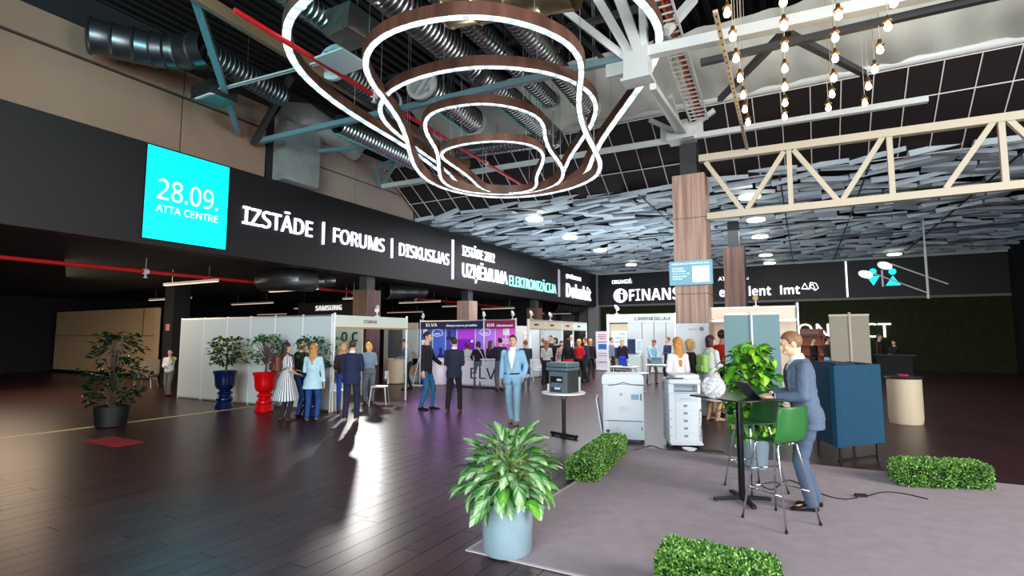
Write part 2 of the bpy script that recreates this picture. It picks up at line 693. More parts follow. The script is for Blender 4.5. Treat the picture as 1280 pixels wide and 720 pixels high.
lefttext('IZST\u0100DE', 303, 257.5, 279, 390, M_LETTER, 0.006)
leftbar(403, 277.5, 305.5, wpx=0.03)
lefttext('FORUMS', 416.5, 284.5, 302.5, 480, M_LETTER, 0.006)
leftbar(489, 298, 322.5, wpx=0.03)
lefttext('DISKUSIJAS', 499, 303.5, 319, 561, M_LETTER, 0.006)
leftbar(565, 299.5, 349, mat('violet_bar', (200, 196, 255), 0.4, emit=1.0), wpx=0.06)
lefttext('IZST\u0100DE 2022', 578, 307, 319, 618, M_LETTER, 0.006)
lefttext('UZ\u0145\u0112MUMA', 578, 328.5, 345.5, 634, M_LETTER, 0.01)
lefttext('ELEKTRONIZ\u0100CIJA', 636.5, 344, 357, 695, M_TEALLETTER, 0.004)
lefttext('ELEKTRONIZ\u0100CIJA', 636.5, 344, 357, 695, M_HALO, 0.03, off=0.004, depth=0.002)
leftbar(698.5, 337, 371, mat('dim_bar', (170, 166, 190), 0.4, emit=0.5), wpx=0.1)
lefttext('\u0122ENER\u0100LSPONSORS', 708, 342.5, 347, 726, M_LETTER, 0.0)
lefttext('Dokobit', 708, 354, 371, 738.5, M_LETTER, 0.02)


def backtext(body, pxl, yt, yb, pxr, m, weight=0.0, z=None):
    p = ony(pxl, yb, YB - 0.03)
    h = ony(pxl, yt, YB - 0.03).z - p.z
    wd = ony(pxr, yb, YB - 0.03).x - p.x
    return text(body, p, EX, UPZ, wd, h, m, fascia_b, depth=0.03, weight=weight)


backtext('ORGANIZ\u0112:', 765, 350.5, 355, 790, M_LETTER)
backtext('FINANSES', 786.5, 362, 376, 869, M_LETTER, 0.03)
backtext('ATBALSTA:', 898, 346.5, 351, 936, M_LETTER)
backtext('excellent', 899.5, 360, 371, 964, M_LETTER, 0.02)
backtext('lmt', 975.5, 357.5, 368, 1000, M_LETTER, 0.035)
# round i emblem
c = ony(775.5, 369.5, YB - 0.03)
q = MB()
q.cyl((c.x, YB - 0.05, c.z), (c.x, YB, c.z), 0.47, n=28)
e = q.build('round_emblem', M_LETTER, fascia_b)
q = MB()
q.cyl((c.x + 0.1, YB - 0.06, c.z + 0.24), (c.x + 0.1, YB - 0.045, c.z + 0.24), 0.1, n=14)
q.box((c.x + 0.0, YB - 0.06, c.z - 0.3), (c.x + 0.2, YB - 0.045, c.z + 0.1)).box((c.x - 0.1, YB - 0.06, c.z + 0.02), (c.x + 0.1, YB - 0.045, c.z + 0.1))
q.build('emblem_cutout', M_FASCIA, e)
# folded outline emblem beside the three letters
pts = [(1002, 361), (1006, 354), (1010, 361), (1002, 361), (1012, 361.5), (1013, 353), (1020, 354), (1023, 360), (1019, 363), (1012, 358), (1016, 355), (1019, 362)]
q = MB()
PP = [ony(a, b, YB - 0.04) for a, b in pts]
for a, b in zip(PP[:-1], PP[1:]):
    q.beam(a, b, 0.06, 0.03)
q.build('outline_emblem', M_LETTER, fascia_b)
a, b = ony(1059.5, 371, YB), ony(1058, 328, YB)
q = MB()
q.box((a.x - 0.04, YB - 0.05, ZF0 + 0.15), (a.x + 0.04, YB, ZF1 - 0.05))
q.build('divider_bar', M_LETTER, fascia_b)
# woman and man pictogram of cyan shapes
q = MB()
for px, up_ in ((1091, False), (1115.5, True)):
    c = ony(px, 339.5, YB - 0.03)
    q.cyl((c.x, YB - 0.05, c.z), (c.x, YB, c.z), 0.17, n=18)
    t = c.z - 0.24
    if up_:
        tri = [(c.x - 0.33, t - 0.5), (c.x + 0.33, t - 0.5), (c.x, t + 0.03)]
    else:
        tri = [(c.x - 0.3, t), (c.x, t - 0.52), (c.x + 0.3, t)]
    q.add([(x_, YB - 0.05, z_) for x_, z_ in tri] + [(x_, YB, z_) for x_, z_ in tri], [(0, 1, 2), (5, 4, 3), (0, 3, 4, 1), (1, 4, 5, 2), (2, 5, 3, 0)])
q.build('pictogram', M_CYANGLOW, fascia_b)
a = ony(1103, 349, YB)
q = MB()
q.box((a.x - 0.04, YB - 0.05, a.z - 0.4), (a.x + 0.04, YB, a.z + 0.5))
q.build('divider_bar', mat('dim_bar', (170, 166, 190)), fascia_b)

# back wall, moss, mezzanine ceiling and walls
wb = MB()
wb.box((-34, YB, 0), (-12.6, YB + 0.3, ZF0 + 0.1))
struct('wall_back', wb, mat('grey_wall', (104, 98, 98), 0.8, var=0.05, scale=0.5))
wb = MB()
wb.box((XL - 0.35, YB + 0.02, 0), (9, YB + 0.3, ZF0 + 0.1))
struct('wall_moss', wb, M_MOSS)
q = MB()
q.box((-12.75, YB - 0.35, 0), (-12.0, YB, ZF0))
struct('trim_2', q, mat('grey_jamb', (150, 148, 148), 0.5))
q = MB()
q.box((-13.8, YB - 0.2, 0), (-13.55, YB, 3.4)).box((-15.2, YB - 0.1, 0), (-14.9, YB, 3.4))
struct('trim_3', q, mat('dark_jamb', (52, 44, 42), 0.6))
q = MB()
q.box((-15.6, YB - 0.15, 0), (-12.8, YB - 0.02, 1.9))
struct('trim_4', q, mat('brown_wainscot', (96, 70, 62), 0.6))
q = MB()
q.box((8.9, 11.0, 0), (9.2, YB + 0.3, 9))
struct('wall_right', q, M_DARK)
q = MB()
q.box((-34, -9, ZF0), (-12.65, YB, ZF0 + 0.15))
struct('ceiling_mezzanine', q, M_DARK)
q = MB()
q.box((-34.2, -9, 0), (-34, YB + 0.3, 4.0))
struct('wall_far_left', q, M_DARK)
# beige partition far left with a dark recess
e0, e1 = ony(193, 421, 12.5).x, ony(232, 421, 12.5).x
q = MB()
q.box((-33, 12.5, 0.0), (e0, 12.7, 2.98))
q.box((e1 - 1.5, 15.0, 0.0), (e1 + 6, 15.1, 2.3))
struct('wall_partition', q, mat('warm_beige_partition', (212, 176, 134), 0.6))
q = MB()
q.box((-33, 12.45, 1.78), (e0, 12.5, 1.81)).box((e0 - 0.9, 12.46, 1.81), (e0 - 0.88, 12.5, 2.98))
struct('trim_5', q, mat('beige_joint', (120, 96, 76), 0.7))
q = MB()
q.box((-33, 12.42, 0), (e0 + 0.02, 12.5, 0.16))
struct('baseboard_left', q, M_BLACK)
q = MB()
q.box((-25, 26.9, 2.3), (-12.9, 27.1, ZF0))
struct('wall_dark', q, M_DARK)

# ceiling of acoustic boards over the far hall
cl = MB()
cl.box((-12.3, 15.35, 6.42), (9, YB + 0.3, 6.5))
ceil = struct('ceiling', cl, M_VOID)
boards = []
row = 0
y = 15.5
while y < YB:
    x = -12.2 + (row % 2) * 0.55 + rnd.uniform(-0.15, 0.15)
    while x < 8.8:
        boards.append((x, y))
        x += 1.16
    y += 0.62
    row += 1
bm_var = []
for k in range(6):
    q = MB()
    L, W = rnd.uniform(0.95, 1.25), rnd.uniform(0.4, 0.52)
    sk = rnd.uniform(-0.12, 0.12)
    q.hexa([(-L / 2, -W / 2, -0.13), (L / 2, -W / 2 + sk, -0.09), (L / 2, W / 2 + sk, -0.01), (-L / 2, W / 2, -0.01),
            (-L / 2, -W / 2, 0.02), (L / 2, -W / 2 + sk, 0.02), (L / 2, W / 2 + sk, 0.02), (-L / 2, W / 2, 0.02)])
    bm_var.append((q, q.mesh('ceiling_board', M_TILE)))
boards.sort(key=lambda b: b[0] ** 2 + b[1] ** 2 + (400 if b[0] > 3.2 else 0))
far = MB()
for n, (x, y) in enumerate(boards):
    q, me = bm_var[rnd.randrange(6)]
    Mx = Matrix.Translation((x, y, 6.16 + rnd.uniform(-0.05, 0.05))) @ Matrix.Rotation(R(rnd.uniform(-9, 9)), 4, 'Z') @ Matrix.Rotation(R(rnd.choice((-1, 1)) * rnd.uniform(2, 16)), 4, 'X') @ Matrix.Rotation(R(rnd.uniform(-9, 9)), 4, 'Y')
    if n < 298:
        o = put('ceiling_board', me, ceil)
        o.matrix_basis = Mx
    else:
        far.add([Mx @ Vector(v) for v in q.v], q.f)
tag(far.build('far_ceiling_boards', M_TILE, ceil), kind='stuff')
q = MB()
for yy in (18.8, 22.5, 26.4, 30.3):
    q.box((-12.2, yy - 0.02, 5.99), (8.9, yy + 0.02, 6.03))
for xx in (-4.2, -0.4, 1.6, 4.6):
    q.box((xx - 0.02, 15.5, 5.985), (xx + 0.02, YB, 6.02))
# thin hanging rails between the boards
q.build('hanging_rail', M_DARKSTEEL, ceil)

# sloping dark grid above the front edge of that ceiling
GA, GB = Vector((0, 15.42, 6.06)), Vector((0, 13.33, 7.39))
gd = (GB - GA)
gl = gd.length
gdn = gd.normalized()
gn = Vector((0, gdn.z, -gdn.y)) * -1
wg = MB()
for xx in (-12.4, 9.0):
    pass
a0, a1 = GA + gn * -0.06, GB + gn * -0.06
wg.add([(-12.4, a0.y, a0.z), (9, a0.y, a0.z), (9, a1.y, a1.z), (-12.4, a1.y, a1.z), (-12.4, a0.y + .1, a0.z + .1), (9, a0.y + .1, a0.z + .1), (9, a1.y + .1, a1.z + .1), (-12.4, a1.y + .1, a1.z + .1)],
       [(0, 1, 2, 3), (7, 6, 5, 4), (0, 4, 5, 1), (3, 2, 6, 7)])
grid = struct('wall_grid', wg, M_VOID)
cw, rows = 0.6, 3
ncol = int(21.2 / cw)
ph = gl / rows
q = MB()
u, v = 0.02, ph - 0.02
A = Vector((0.02, 0, 0)) + gdn * u
pts = [Vector((0.02, 0, 0)) + gdn * u, Vector((cw - 0.02, 0, 0)) + gdn * u, Vector((cw - 0.02, 0, 0)) + gdn * v, Vector((0.02, 0, 0)) + gdn * v]
q.hexa([p + gn * -0.05 for p in pts] + [p for p in pts])
me = q.mesh('grid_panel', M_GRIDPANEL)
qb = MB()
qb.beam(gn * 0.01, gdn * gl + gn * 0.01, 0.022, 0.022, up=(1, 0, 0))
meb = qb.mesh('grid_bar', M_GRIDBAR)
for c_ in range(ncol):
    for r_ in range(rows):
        o = put('grid_panel', me, grid)
        o.location = Vector((-12.25 + c_ * cw, GA.y, GA.z)) + gdn * (ph * r_)
for c_ in range(ncol + 1):
    o = put('grid_bar', meb, grid)
    o.location = (-12.25 + c_ * cw, GA.y, GA.z)
qb = MB()
qb.box((-12.3, -0.011, -0.011), (9, 0.011, 0.011))
meb = qb.mesh('grid_rail', M_GRIDBAR)
for r_ in range(rows + 1):
    o = put('grid_rail', meb, grid)
    o.location = GA + gdn * (ph * r_) + gn * 0.02
q = MB()
q.tube([(-12.3, GB.y - 0.05, GB.z + 0.1), (9, GB.y - 0.05, GB.z + 0.1)], 0.1, 12)
struct('trim_6', q, M_LIGHTSTEEL, True)

# pale fabric under the roof, sagging between its seams
fbm = MB()
NX, NY = 120, 10
vs = []
for j in range(NY + 1):
    t = j / NY
    for i in range(NX + 1):
        xx = -9.3 + 18.3 * i / NX
        yy = 13.3 + (10.95 - 13.3) * t
        zz = 7.45 + (8.02 - 7.45) * t + 0.09 * math.sin(xx * 2.4 + 2.2 * t) * math.sin(PI * t) + 0.05 * abs(math.sin(xx * 3.3 - t * 3)) + 0.02 * math.sin(xx * 9.1 + t * 4) - 0.12 * math.sin(PI * t)
        vs.append((xx, yy, zz))
fbm.add(vs, [(j * (NX + 1) + i, j * (NX + 1) + i + 1, (j + 1) * (NX + 1) + i + 1, (j + 1) * (NX + 1) + i) for j in range(NY) for i in range(NX)])
struct('ceiling_fabric', fbm, M_FABRIC, True)

# corrugated roof deck
dk = MB()
prof = []
xx = -13.0
while xx < 12:
    prof += [(xx, 8.62), (xx + 0.1, 8.62), (xx + 0.13, 8.74), (xx + 0.23, 8.74)]
    xx += 0.26
n = len(prof)
dk.add([(a, -9, b) for a, b in prof] + [(a, 13.4, b) for a, b in prof], [(i, i + 1, n + i + 1, n + i) for i in range(n - 1)])
struct('ceiling_deck', dk, mat('roof_deck', (32, 31, 30), 0.5, 0.3))
q = MB()
q.box((-13, -9, 8.8), (12, 13.6, 8.9))
struct('roof', q, M_DARK)


# columns
def clad_column(cx, cy, w, zc, ztop, label, m, group=None, seams=()):
    t = thing('column', label, 'column', (cx, cy, 0), 0, group)
    h = w / 2
    zz = [0] + list(seams) + [zc]
    for a, b in zip(zz[:-1], zz[1:]):
        q = MB()
        q.box((-h, -h, a + 0.006), (h, h, b - 0.006))
        q.build('wood_cladding', m, t)
    q = MB()
    q.box((-h * 0.9, -h * 0.9, 0), (h * 0.9, h * 0.9, zc))
    q.box((-h * 0.55, -h * 0.6, zc), (h * 0.5, h * 0.6, ztop))
    q.build('core', M_DARKSTEEL, t)
    return t


clad_column(-12.56, 13.0, 0.62, 3.27, 3.75, 'wood-clad column behind the cream stand under the left fascia', M_WALNUTD, seams=(2.2,))
clad_column(-12.56, 18.95, 0.62, 3.27, 3.75, 'pale wood-clad column rising behind the blue and magenta stand', M_WALNUT)
clad_column(-12.56, 25.4, 0.62, 3.27, 3.75, 'small dark wood-clad column farthest along under the left fascia', M_WALNUTD)
PLX, PLY = -2.28, 13.25
pl = clad_column(PLX, PLY, 0.74, 5.62, 6.42, 'tall wood-clad column carrying the pale roof truss and a blue notice board', M_WALNUT, seams=(2.75, 4.55))
clad_column(-2.2, 21.6, 0.72, 5.1, 6.1, 'dark wood-clad column in front of the sponsor fascia beside the truss column', M_WALNUTD)
p = onz(214, 478)
q = MB()
q.box((-0.3, -0.3, 0), (0.3, 0.3, ZF0))
t = thing('column', 'plain black column in the dark passage at the far left', 'column', (-20.5, 11.4, 0))
q.build('shaft', M_DARK, t)
q = MB()
q.box((-0.12, -0.31, 1.98), (0.12, -0.302, 2.22))
q.build('notice', mat('pink_notice', (190, 130, 120), 0.6), t)

# blue notice board hung on the column
c0, c1 = ony(837, 357, 12.75), ony(890, 324, 12.75)
nb = thing('notice_board', 'pale blue programme board hung on the tall column', 'sign', ((c0.x + c1.x) / 2, 12.78, c0.z))
q = MB()
q.box((c0.x, 12.76, c0.z), (c1.x, 12.82, c1.z))
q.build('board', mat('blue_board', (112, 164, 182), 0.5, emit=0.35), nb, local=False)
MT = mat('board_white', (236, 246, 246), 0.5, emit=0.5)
W_, H_ = c1.x - c0.x, c1.z - c0.z


def nbtext(s, u, v, w_, h_):
    text(s, (c0.x + u * W_, 12.756, c0.z + v * H_), EX, UPZ, w_ * W_, h_ * H_, MT, nb, depth=0.001, weight=0.006)


nbtext('UZ\u0145\u0112MUMA ELEKTRONIZ\u0100CIJA 2022', 0.05, 0.855, 0.88, 0.065)
nbtext('PAS\u0100KUMA', 0.07, 0.66, 0.27, 0.07)
nbtext('PROGRAMMA', 0.07, 0.55, 0.32, 0.07)
nbtext('SKEN\u0112 QR KODU', 0.07, 0.33, 0.34, 0.06)
nbtext('TELEFON\u0100', 0.07, 0.23, 0.24, 0.06)
q = MB()
q.box((c0.x + 0.07 * W_, 12.752, c0.z + 0.47 * H_), (c0.x + 0.45 * W_, 12.757, c0.z + 0.482 * H_))
a = Vector((c0.x + 0.47 * W_, 12.754, c0.z + 0.476 * H_))
q.add([a + Vector((-0.03, 0, -0.02)), a + Vector((0.01, 0, 0)), a + Vector((-0.03, 0, 0.02))], [(0, 1, 2)])
q.build('arrow', MT, nb, local=False)
q = MB()
q.box((c0.x + 0.54 * W_, 12.752, c0.z + 0.1 * H_), (c0.x + 0.93 * W_, 12.757, c0.z + 0.76 * H_))
q.build('white_square', MT, nb, local=False)
q = MB()
q.box((-2.5, 12.82, c0.z + 0.1), (-2.05, 12.885, c0.z + 0.4))
q.build('bracket', M_DARKSTEEL, nb, local=False)
# grey logo board low on the same column
c0, c1 = ony(847, 470, 12.5), ony(886, 404, 12.5)
q = MB()
gb = thing('logo_board', 'pale grey display board with a small logo leaning on the tall column', 'sign', ((c0.x + c1.x) / 2, 12.52, 0))
q.box((c0.x, 12.5, 0.02), (c1.x, 12.54, c1.z))
q.build('board', mat('pale_grey_board', (206, 214, 218), 0.5), gb, local=False)
text('xerox', (c0.x + 0.38 * (c1.x - c0.x), 12.497, c1.z - 0.15), EX, UPZ, 0.21, 0.045, mat('grey_print', (120, 130, 140), 0.6), gb, depth=0.001)
q = MB()
cc = Vector((c0.x + 0.78 * (c1.x - c0.x), 12.495, c1.z - 0.125))
q.cyl(cc, cc + Vector((0, 0.004, 0)), 0.05, n=18)
e = q.build('round_mark', mat('grey_print', (120, 130, 140)), gb, local=False)
# ================================================================== ROOF STEEL
def steel(name, label, members, m, w=0.1, group=None, part='member'):
    """one welded frame: every member is a part"""
    c = Vector(members[0][0])
    t = thing(name, label, 'beam', tuple(c), 0, group)
    for mem in members:
        p, q = mem[0], mem[1]
        ww = mem[2] if len(mem) > 2 else w
        b = MB()
        b.beam(p, q, ww, ww, up=(0, 1, 0) if abs((Vector(q) - Vector(p)).normalized().y) < 0.9 else (0, 0, 1))
        b.build(mem[3] if len(mem) > 3 else part, m, t, local=False)
    return t


TY = 12.95
tp = lambda px, py: ony(px, py, TY)
a, b = tp(874, 199), tp(1119, 166)
c, d = tp(884, 271), tp(1119, 247)
ext = lambda p, q, f: p + (q - p) * f
mem = [(a, ext(a, b, 2.4), 0.16, 'chord'), (c, ext(c, d, 2.4), 0.15, 'chord')]
for p, q in (((882, 203), (929, 264)), ((934, 262), (980, 190)), ((986, 188), (989, 258)), ((992, 188), (1048, 252)), ((1052, 252), (1103, 172)), ((1111, 170), (1116, 246))):
    P, Q = tp(*p), tp(*q)
    mem.append((P, Q, 0.1, 'web_bar'))
    if p[0] > 900:
        s = Vector((3.55, 0, 0))
        mem.append((P + s, Q + s, 0.1, 'web_bar'))
steel('roof_truss', 'cream steel truss reaching right from the tall wood-clad column', mem, M_CREAMSTEEL)
N0 = tp(852, 168)                       # top of the column
steel('roof_beam', 'pale steel rail crossing the dark grid at the height of the column top', [(ony(478, 233, 12.9), ony(1160, 124, 12.9), 0.12)], M_LIGHTSTEEL)
B1Y = 8.6
b1 = lambda px, py: ony(px, py, B1Y)
N1 = b1(797, 80)
steel('roof_beam', 'long pale beam under the roof deck passing behind the bulb lights', [(b1(800, 68), ext(b1(831, 60), b1(1115, 0), 2.2), 0.17, 'chord')], M_LIGHTSTEEL)
steel('roof_beam', 'teal-lit beam from the beige wall to the boxed steel node behind the ring lights', [(b1(318, 178), b1(800, 68), 0.12)], M_TEALLITSTEEL)
steel('roof_beam', 'dark steel chord just below the long pale beam at upper right', [(b1(872, 68) + Vector((0, .3, 0)), ext(b1(872, 68), b1(1119, 10), 2.0) + Vector((0, .3, 0)), 0.1)], M_DARKSTEEL)
steel('roof_brace', 'dark V of steel braces against the pale roof fabric', [(ony(900, 124, 12.8), ony(975, 46, 9.0), 0.11), (ony(984, 42, 9.0), ony(1080, 92, 12.8), 0.11)], M_DARKSTEEL)
# column head: fan of struts
mem = [(N0, b1(790, 66), 0.14), (N0 + Vector((0.1, 0, 0)), b1(816, 108), 0.1), (N0, ony(812, 150, 12.2), 0.09), (N0, ony(893, 138, 13.0), 0.1), (N0, ony(838, 120, 11.2), 0.09)]
t = steel('column_head', 'fan of pale struts and plates on top of the tall column', mem, M_LIGHTSTEEL, part='strut')
b = MB()
b.cbox(N0 - Vector((0, 0, 0.1)), (0.62, 0.5, 0.16)).cbox(N0 + Vector((0, 0, 0.12)), (0.34, 0.34, 0.36)).cbox(N0 + Vector((-0.3, 0, 0.1)), (0.4, 0.05, 0.3)).cbox(N0 + Vector((0.3, 0, 0.1)), (0.4, 0.05, 0.3))
b.build('gusset_plate', M_LIGHTSTEEL, t, local=False)
# node box on the long beam with beams running toward the entrance
mem = [(N1 + Vector((-0.1, 0, 0.15)), onz(742, -10, 7.4), 0.14), (N1 + Vector((0.05, 0, 0.15)), onz(772, -10, 7.2), 0.16), (N1 + Vector((0.12, 0, 0.15)), onz(803, -10, 7.4), 0.12), (N1 + Vector((-0.15, 0, 0.1)), onz(684, -4, 7.6), 0.12)]
t = steel('beam_node', 'pale boxed steel node with beams fanning up from it beside the largest ring light', mem, M_LIGHTSTEEL, part='strut')
b = MB()
b.cbox(N1 + Vector((0, 0, -0.02)), (0.42, 0.3, 0.5)).cbox(N1 + Vector((-0.35, 0, 0.05)), (0.4, 0.06, 0.34)).cbox(N1 + Vector((0, 0, -0.3)), (0.5, 0.36, 0.05))
b.build('node_box', M_LIGHTSTEEL, t, local=False)
steel('roof_brace', 'pale slanting strut above the cable ladder at the top edge', [(b1(832, 40), onz(868, -2, 7.7), 0.13)], M_LIGHTSTEEL)
steel('roof_brace', 'teal-lit steel brace slanting down to the beige wall at upper left', [(onx(298, 166, -12.25), onz(243, -6, 7.0), 0.12)], M_TEALLITSTEEL)
steel('roof_brace', 'dark steel brace beside the grey duct on the beige wall', [(onx(316, 180, -12.25), onz(364, 96, 7.9), 0.12)], M_DARKSTEEL)
A0 = onx(476, 232, -12.3)
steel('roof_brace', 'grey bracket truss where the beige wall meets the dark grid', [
    (onx(388, 190, -12.2), ony(520, 178, 11.0), 0.09), (A0, ony(520, 165, 11.0), 0.1), (ony(472, 208, 12.2), ony(560, 176, 12.2), 0.1), (onx(470, 210, -12.2), onx(476, 232, -12.2), 0.09)], M_TEALLITSTEEL)
mem = []
for i in range(3):
    p, q = b1(505 + i * 85, 131 - i * 19), b1(545 + i * 85, 123 - i * 19)
    mem += [(p, q + Vector((0, 0, 0.75)), 0.08), (q + Vector((0, 0, 0.75)), b1(585 + i * 85, 113 - i * 19), 0.08)]
mem.append((mem[0][1] - Vector((2.2, 0, 0)), mem[-1][0] + Vector((1.6, 0, 0)), 0.1, 'chord'))
steel('roof_truss', 'dark web of a roof truss seen through the ring lights', mem, M_DARKSTEEL, part='web_bar')


# ================================================================== DUCTS
def duct(label, path, r, m=None, ribs=0.11, flange=False, name='duct', amp=0.02, n=24):
    P = [Vector(p) for p in path]
    t = thing(name, label, 'duct', tuple(P[0]))
    pts, rs = [], []
    for p, q in zip(P[:-1], P[1:]):
        L = (q - p).length
        k = max(2, int(L / ribs))
        for i in range(k):
            pts += [p.lerp(q, (i + 0.0) / k), p.lerp(q, (i + 0.12) / k), p.lerp(q, (i + 0.2) / k)]
            rs += [r, r + amp, r]
    pts.append(P[-1])
    rs.append(r)
    b = MB()
    b.tube(pts, rs, n, close=False)
    b.build('pipe', m or M_GALV, t, 'auto', local=False)
    for e, o in ((P[0], P[1]), (P[-1], P[-2])):
        if flange:
            d = (e - o).normalized()
            b = MB()
            ring = []
            b.tube([e - d * 0.05, e - d * 0.05, e + d * 0.03, e + d * 0.03, e - d * 0.02], [r, r + 0.06, r + 0.06, r - 0.02, r - 0.03], n, close=False)
            b.build('flange', M_LIGHTSTEEL, t, 'auto', local=False)
    # hangers
    L = (P[-1] - P[0]).length
    for i in range(max(1, int(L / 3))):
        c = P[0].lerp(P[-1], (i + 0.5) / max(1, int(L / 3)))
        if len(P) == 2:
            b = MB()
            b.cyl(c + Vector((0, 0, r)), (c.x, c.y, 8.6), 0.008, n=5)
            b.build('hanger_rod', M_DARKSTEEL, t, local=False)
    return t


ZD = 7.12
duct('long spiral metal duct running the length of the roof behind the middle ring lights', [(-5.2, -3, ZD), (-5.75, 12.9, ZD)], 0.27)
duct('slim spiral duct with an open end seen above the second ring light', [(-4.75, 2.0, ZD), (-4.85, 10.7, ZD)], 0.17, flange=True)
duct('ribbed duct ending in a round collar at the pale roof fabric', [(-3.7, 1.0, 7.05), (-4.1, 11.2, 6.95)], 0.2, flange=True)
duct('short ribbed duct with a white rim hanging above the third ring light', [(-6.75, 8.4, 7.0), (-6.9, 10.6, 7.0)], 0.3, flange=True)
duct('teal-lit ribbed duct crossing behind the smallest ring light', [ony(552, 193, 12.3), ony(700, 172, 12.3)], 0.2)
duct('spiral duct catching pink light beside the beige wall', [(-9.45, 8.7, 6.75), (-9.6, 11.8, 6.75)], 0.22)
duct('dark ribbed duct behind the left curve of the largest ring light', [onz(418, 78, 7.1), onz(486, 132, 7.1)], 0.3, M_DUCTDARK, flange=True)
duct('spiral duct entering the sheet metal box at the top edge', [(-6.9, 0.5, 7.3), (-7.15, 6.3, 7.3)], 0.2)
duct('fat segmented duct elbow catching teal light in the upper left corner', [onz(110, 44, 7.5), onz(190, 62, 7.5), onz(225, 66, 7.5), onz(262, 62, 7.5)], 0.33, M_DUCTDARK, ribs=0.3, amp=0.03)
duct('dark duct trailing along the upper left wall', [onz(258, 66, 7.5), onz(352, 120, 7.5)], 0.25, M_DUCTDARK)
duct('brass-lit wide duct crossing over the second largest ring light', [ony(560, 12, 6.6), ony(720, -14, 6.6)], 0.28, mat('warm_lit_duct', (176, 160, 124), 0.3, 0.9), ribs=0.5)  # warm light put into this duct's metal colour
# sheet metal box
c = onz(432, 40, 7.1)
t = thing('plenum_box', 'tapered sheet metal box at the end of a spiral duct near the top edge', 'duct', tuple(c))
b = MB()
b.hexa([c + Vector(v) for v in ((-0.25, -0.2, -0.12), (0.3, -0.25, -0.12), (0.35, 0.35, -0.12), (-0.3, 0.35, -0.12), (-0.5, -0.4, 0.2), (0.5, -0.4, 0.2), (0.5, 0.5, 0.2), (-0.5, 0.5, 0.2))])
b.build('shell', M_GALV, t, local=False)
# upright rectangular duct against the left wall
t = thing('wall_duct', 'upright ribbed grey duct standing on the black fascia against the beige wall', 'duct', (-12.1, 9.8, ZF1))
b = MB()
b.box((-12.4, 9.22, ZF1 + 0.02), (-11.95, 10.35, 7.55))
b.build('shaft', M_GALVP, t, local=False)
b = MB()
for k in range(14):
    z = ZF1 + 0.12 + k * 0.105
    b.box((-12.42, 9.2, z), (-11.935, 10.37, z + 0.03))
b.build('rib', M_GALVP, t, local=False)
b = MB()
b.tube([(-12.15, 9.4, 7.55), (-12.15, 9.55, 7.85), (-12.1, 9.9, 7.95), (-12.1, 11.2, 7.75), (-12.1, 11.9, 7.5)], [0.35, 0.38, 0.38, 0.36, 0.3], 16)
b.build('elbow', M_GALVP, t, 'auto', local=False)
b = MB()
b.box((-12.44, 8.97, ZF1), (-12.38, 9.16, 8.0))
tag(b.build('wall_post', M_DARK), 'dark upright post between beige wall panels beside the upright grey duct', 'post')
# air unit and lamp panel at upper left
t = thing('air_vent', 'dark air vent box with a pale lip against the upper left wall', 'vent', tuple(onz(268, 118, 6.9)))
c = onz(268, 118, 6.9)
b = MB()
b.cbox(c, (0.7, 0.6, 0.3))
b.build('box', M_DUCTDARK, t, local=False)
b = MB()
b.cbox(c + Vector((0.1, -0.25, -0.16)), (0.5, 0.15, 0.03), Matrix.Rotation(0.4, 3, 'X'))
b.build('lip', M_LIGHTSTEEL, t, local=False)
c = onz(428, 77, 6.3)
t = thing('ceiling_panel', 'flat pale panel hanging edge on between the ring lights at upper left', 'panel', tuple(c))
b = MB()
b.cbox(c, (0.62, 0.62, 0.03))
b.build('sheet', mat('pale_panel', (150, 178, 182), 0.5), t, local=False)
b = MB()
b.cyl(c, c + Vector((0, 0, 0.675)), 0.006, n=5)
b.build('hanger_rod', M_DARKSTEEL, t, local=False)
p, q = onz(240, 121, 6.9), onz(398, 79, 6.9)
t = thing('strip_light', 'long thin double rail crossing the teal-lit brace at upper left', 'rail', tuple(p))
for o in (-0.03, 0.03):
    b = MB()
    b.beam(p + Vector((0, o, 0)), q + Vector((0, o, 0)), 0.025, 0.03)
    b.build('rail', M_LIGHTSTEEL, t, local=False)


def pipe(label, path, r, m, couplers=()):
    t = thing('sprinkler_pipe', label, 'pipe', tuple(path[0]))
    b = MB()
    b.tube(path, r, 10)
    b.build('tube', m, t, 'auto', local=False)
    P, Q = Vector(path[0]), Vector(path[-1])
    for f in couplers:
        c = P.lerp(Q, f)
        d = (Q - P).normalized()
        b = MB()
        b.cyl(c - d * 0.06, c + d * 0.06, r * 1.4, n=10)
        b.cyl(c, c - Vector((0, 0, r * 3)), r * 0.4, n=6)
        b.cyl(c - Vector((0, 0, r * 3)), c - Vector((0, 0, r * 3.3)), r * 1.1, n=8)
        b.build('sprinkler_head', M_LIGHTSTEEL, t, local=False)
        b = MB()
        b.cyl(c, (c.x, c.y, c.z + 0.35), 0.008, n=5)
        b.build('hanger_rod', M_LIGHTSTEEL, t, local=False)
    return t


pipe('thin red sprinkler pipe running under the high roof toward the dark grid', [tuple(onz(293, 13, 6.35)), (-7.1, 9, 6.35), (-7.35, 14.2, 6.35)], 0.045, M_RED, (0.3, 0.75))
pipe('red sprinkler pipe under the black fascia along the left stands', [(-14.75, -2, 3.42), (-14.7, 34, 3.4)], 0.05, M_RED, (0.26, 0.36, 0.46, 0.56, 0.66))
b = MB()
b.beam((-7.7, 2.5, 6.9), (-8.6, 13.0, 6.9), 0.1, 0.2)
tag(b.build('roof_beam', mat('brown_steel', (112, 88, 66), 0.5)), 'long brown beam alongside the high red pipe', 'beam')

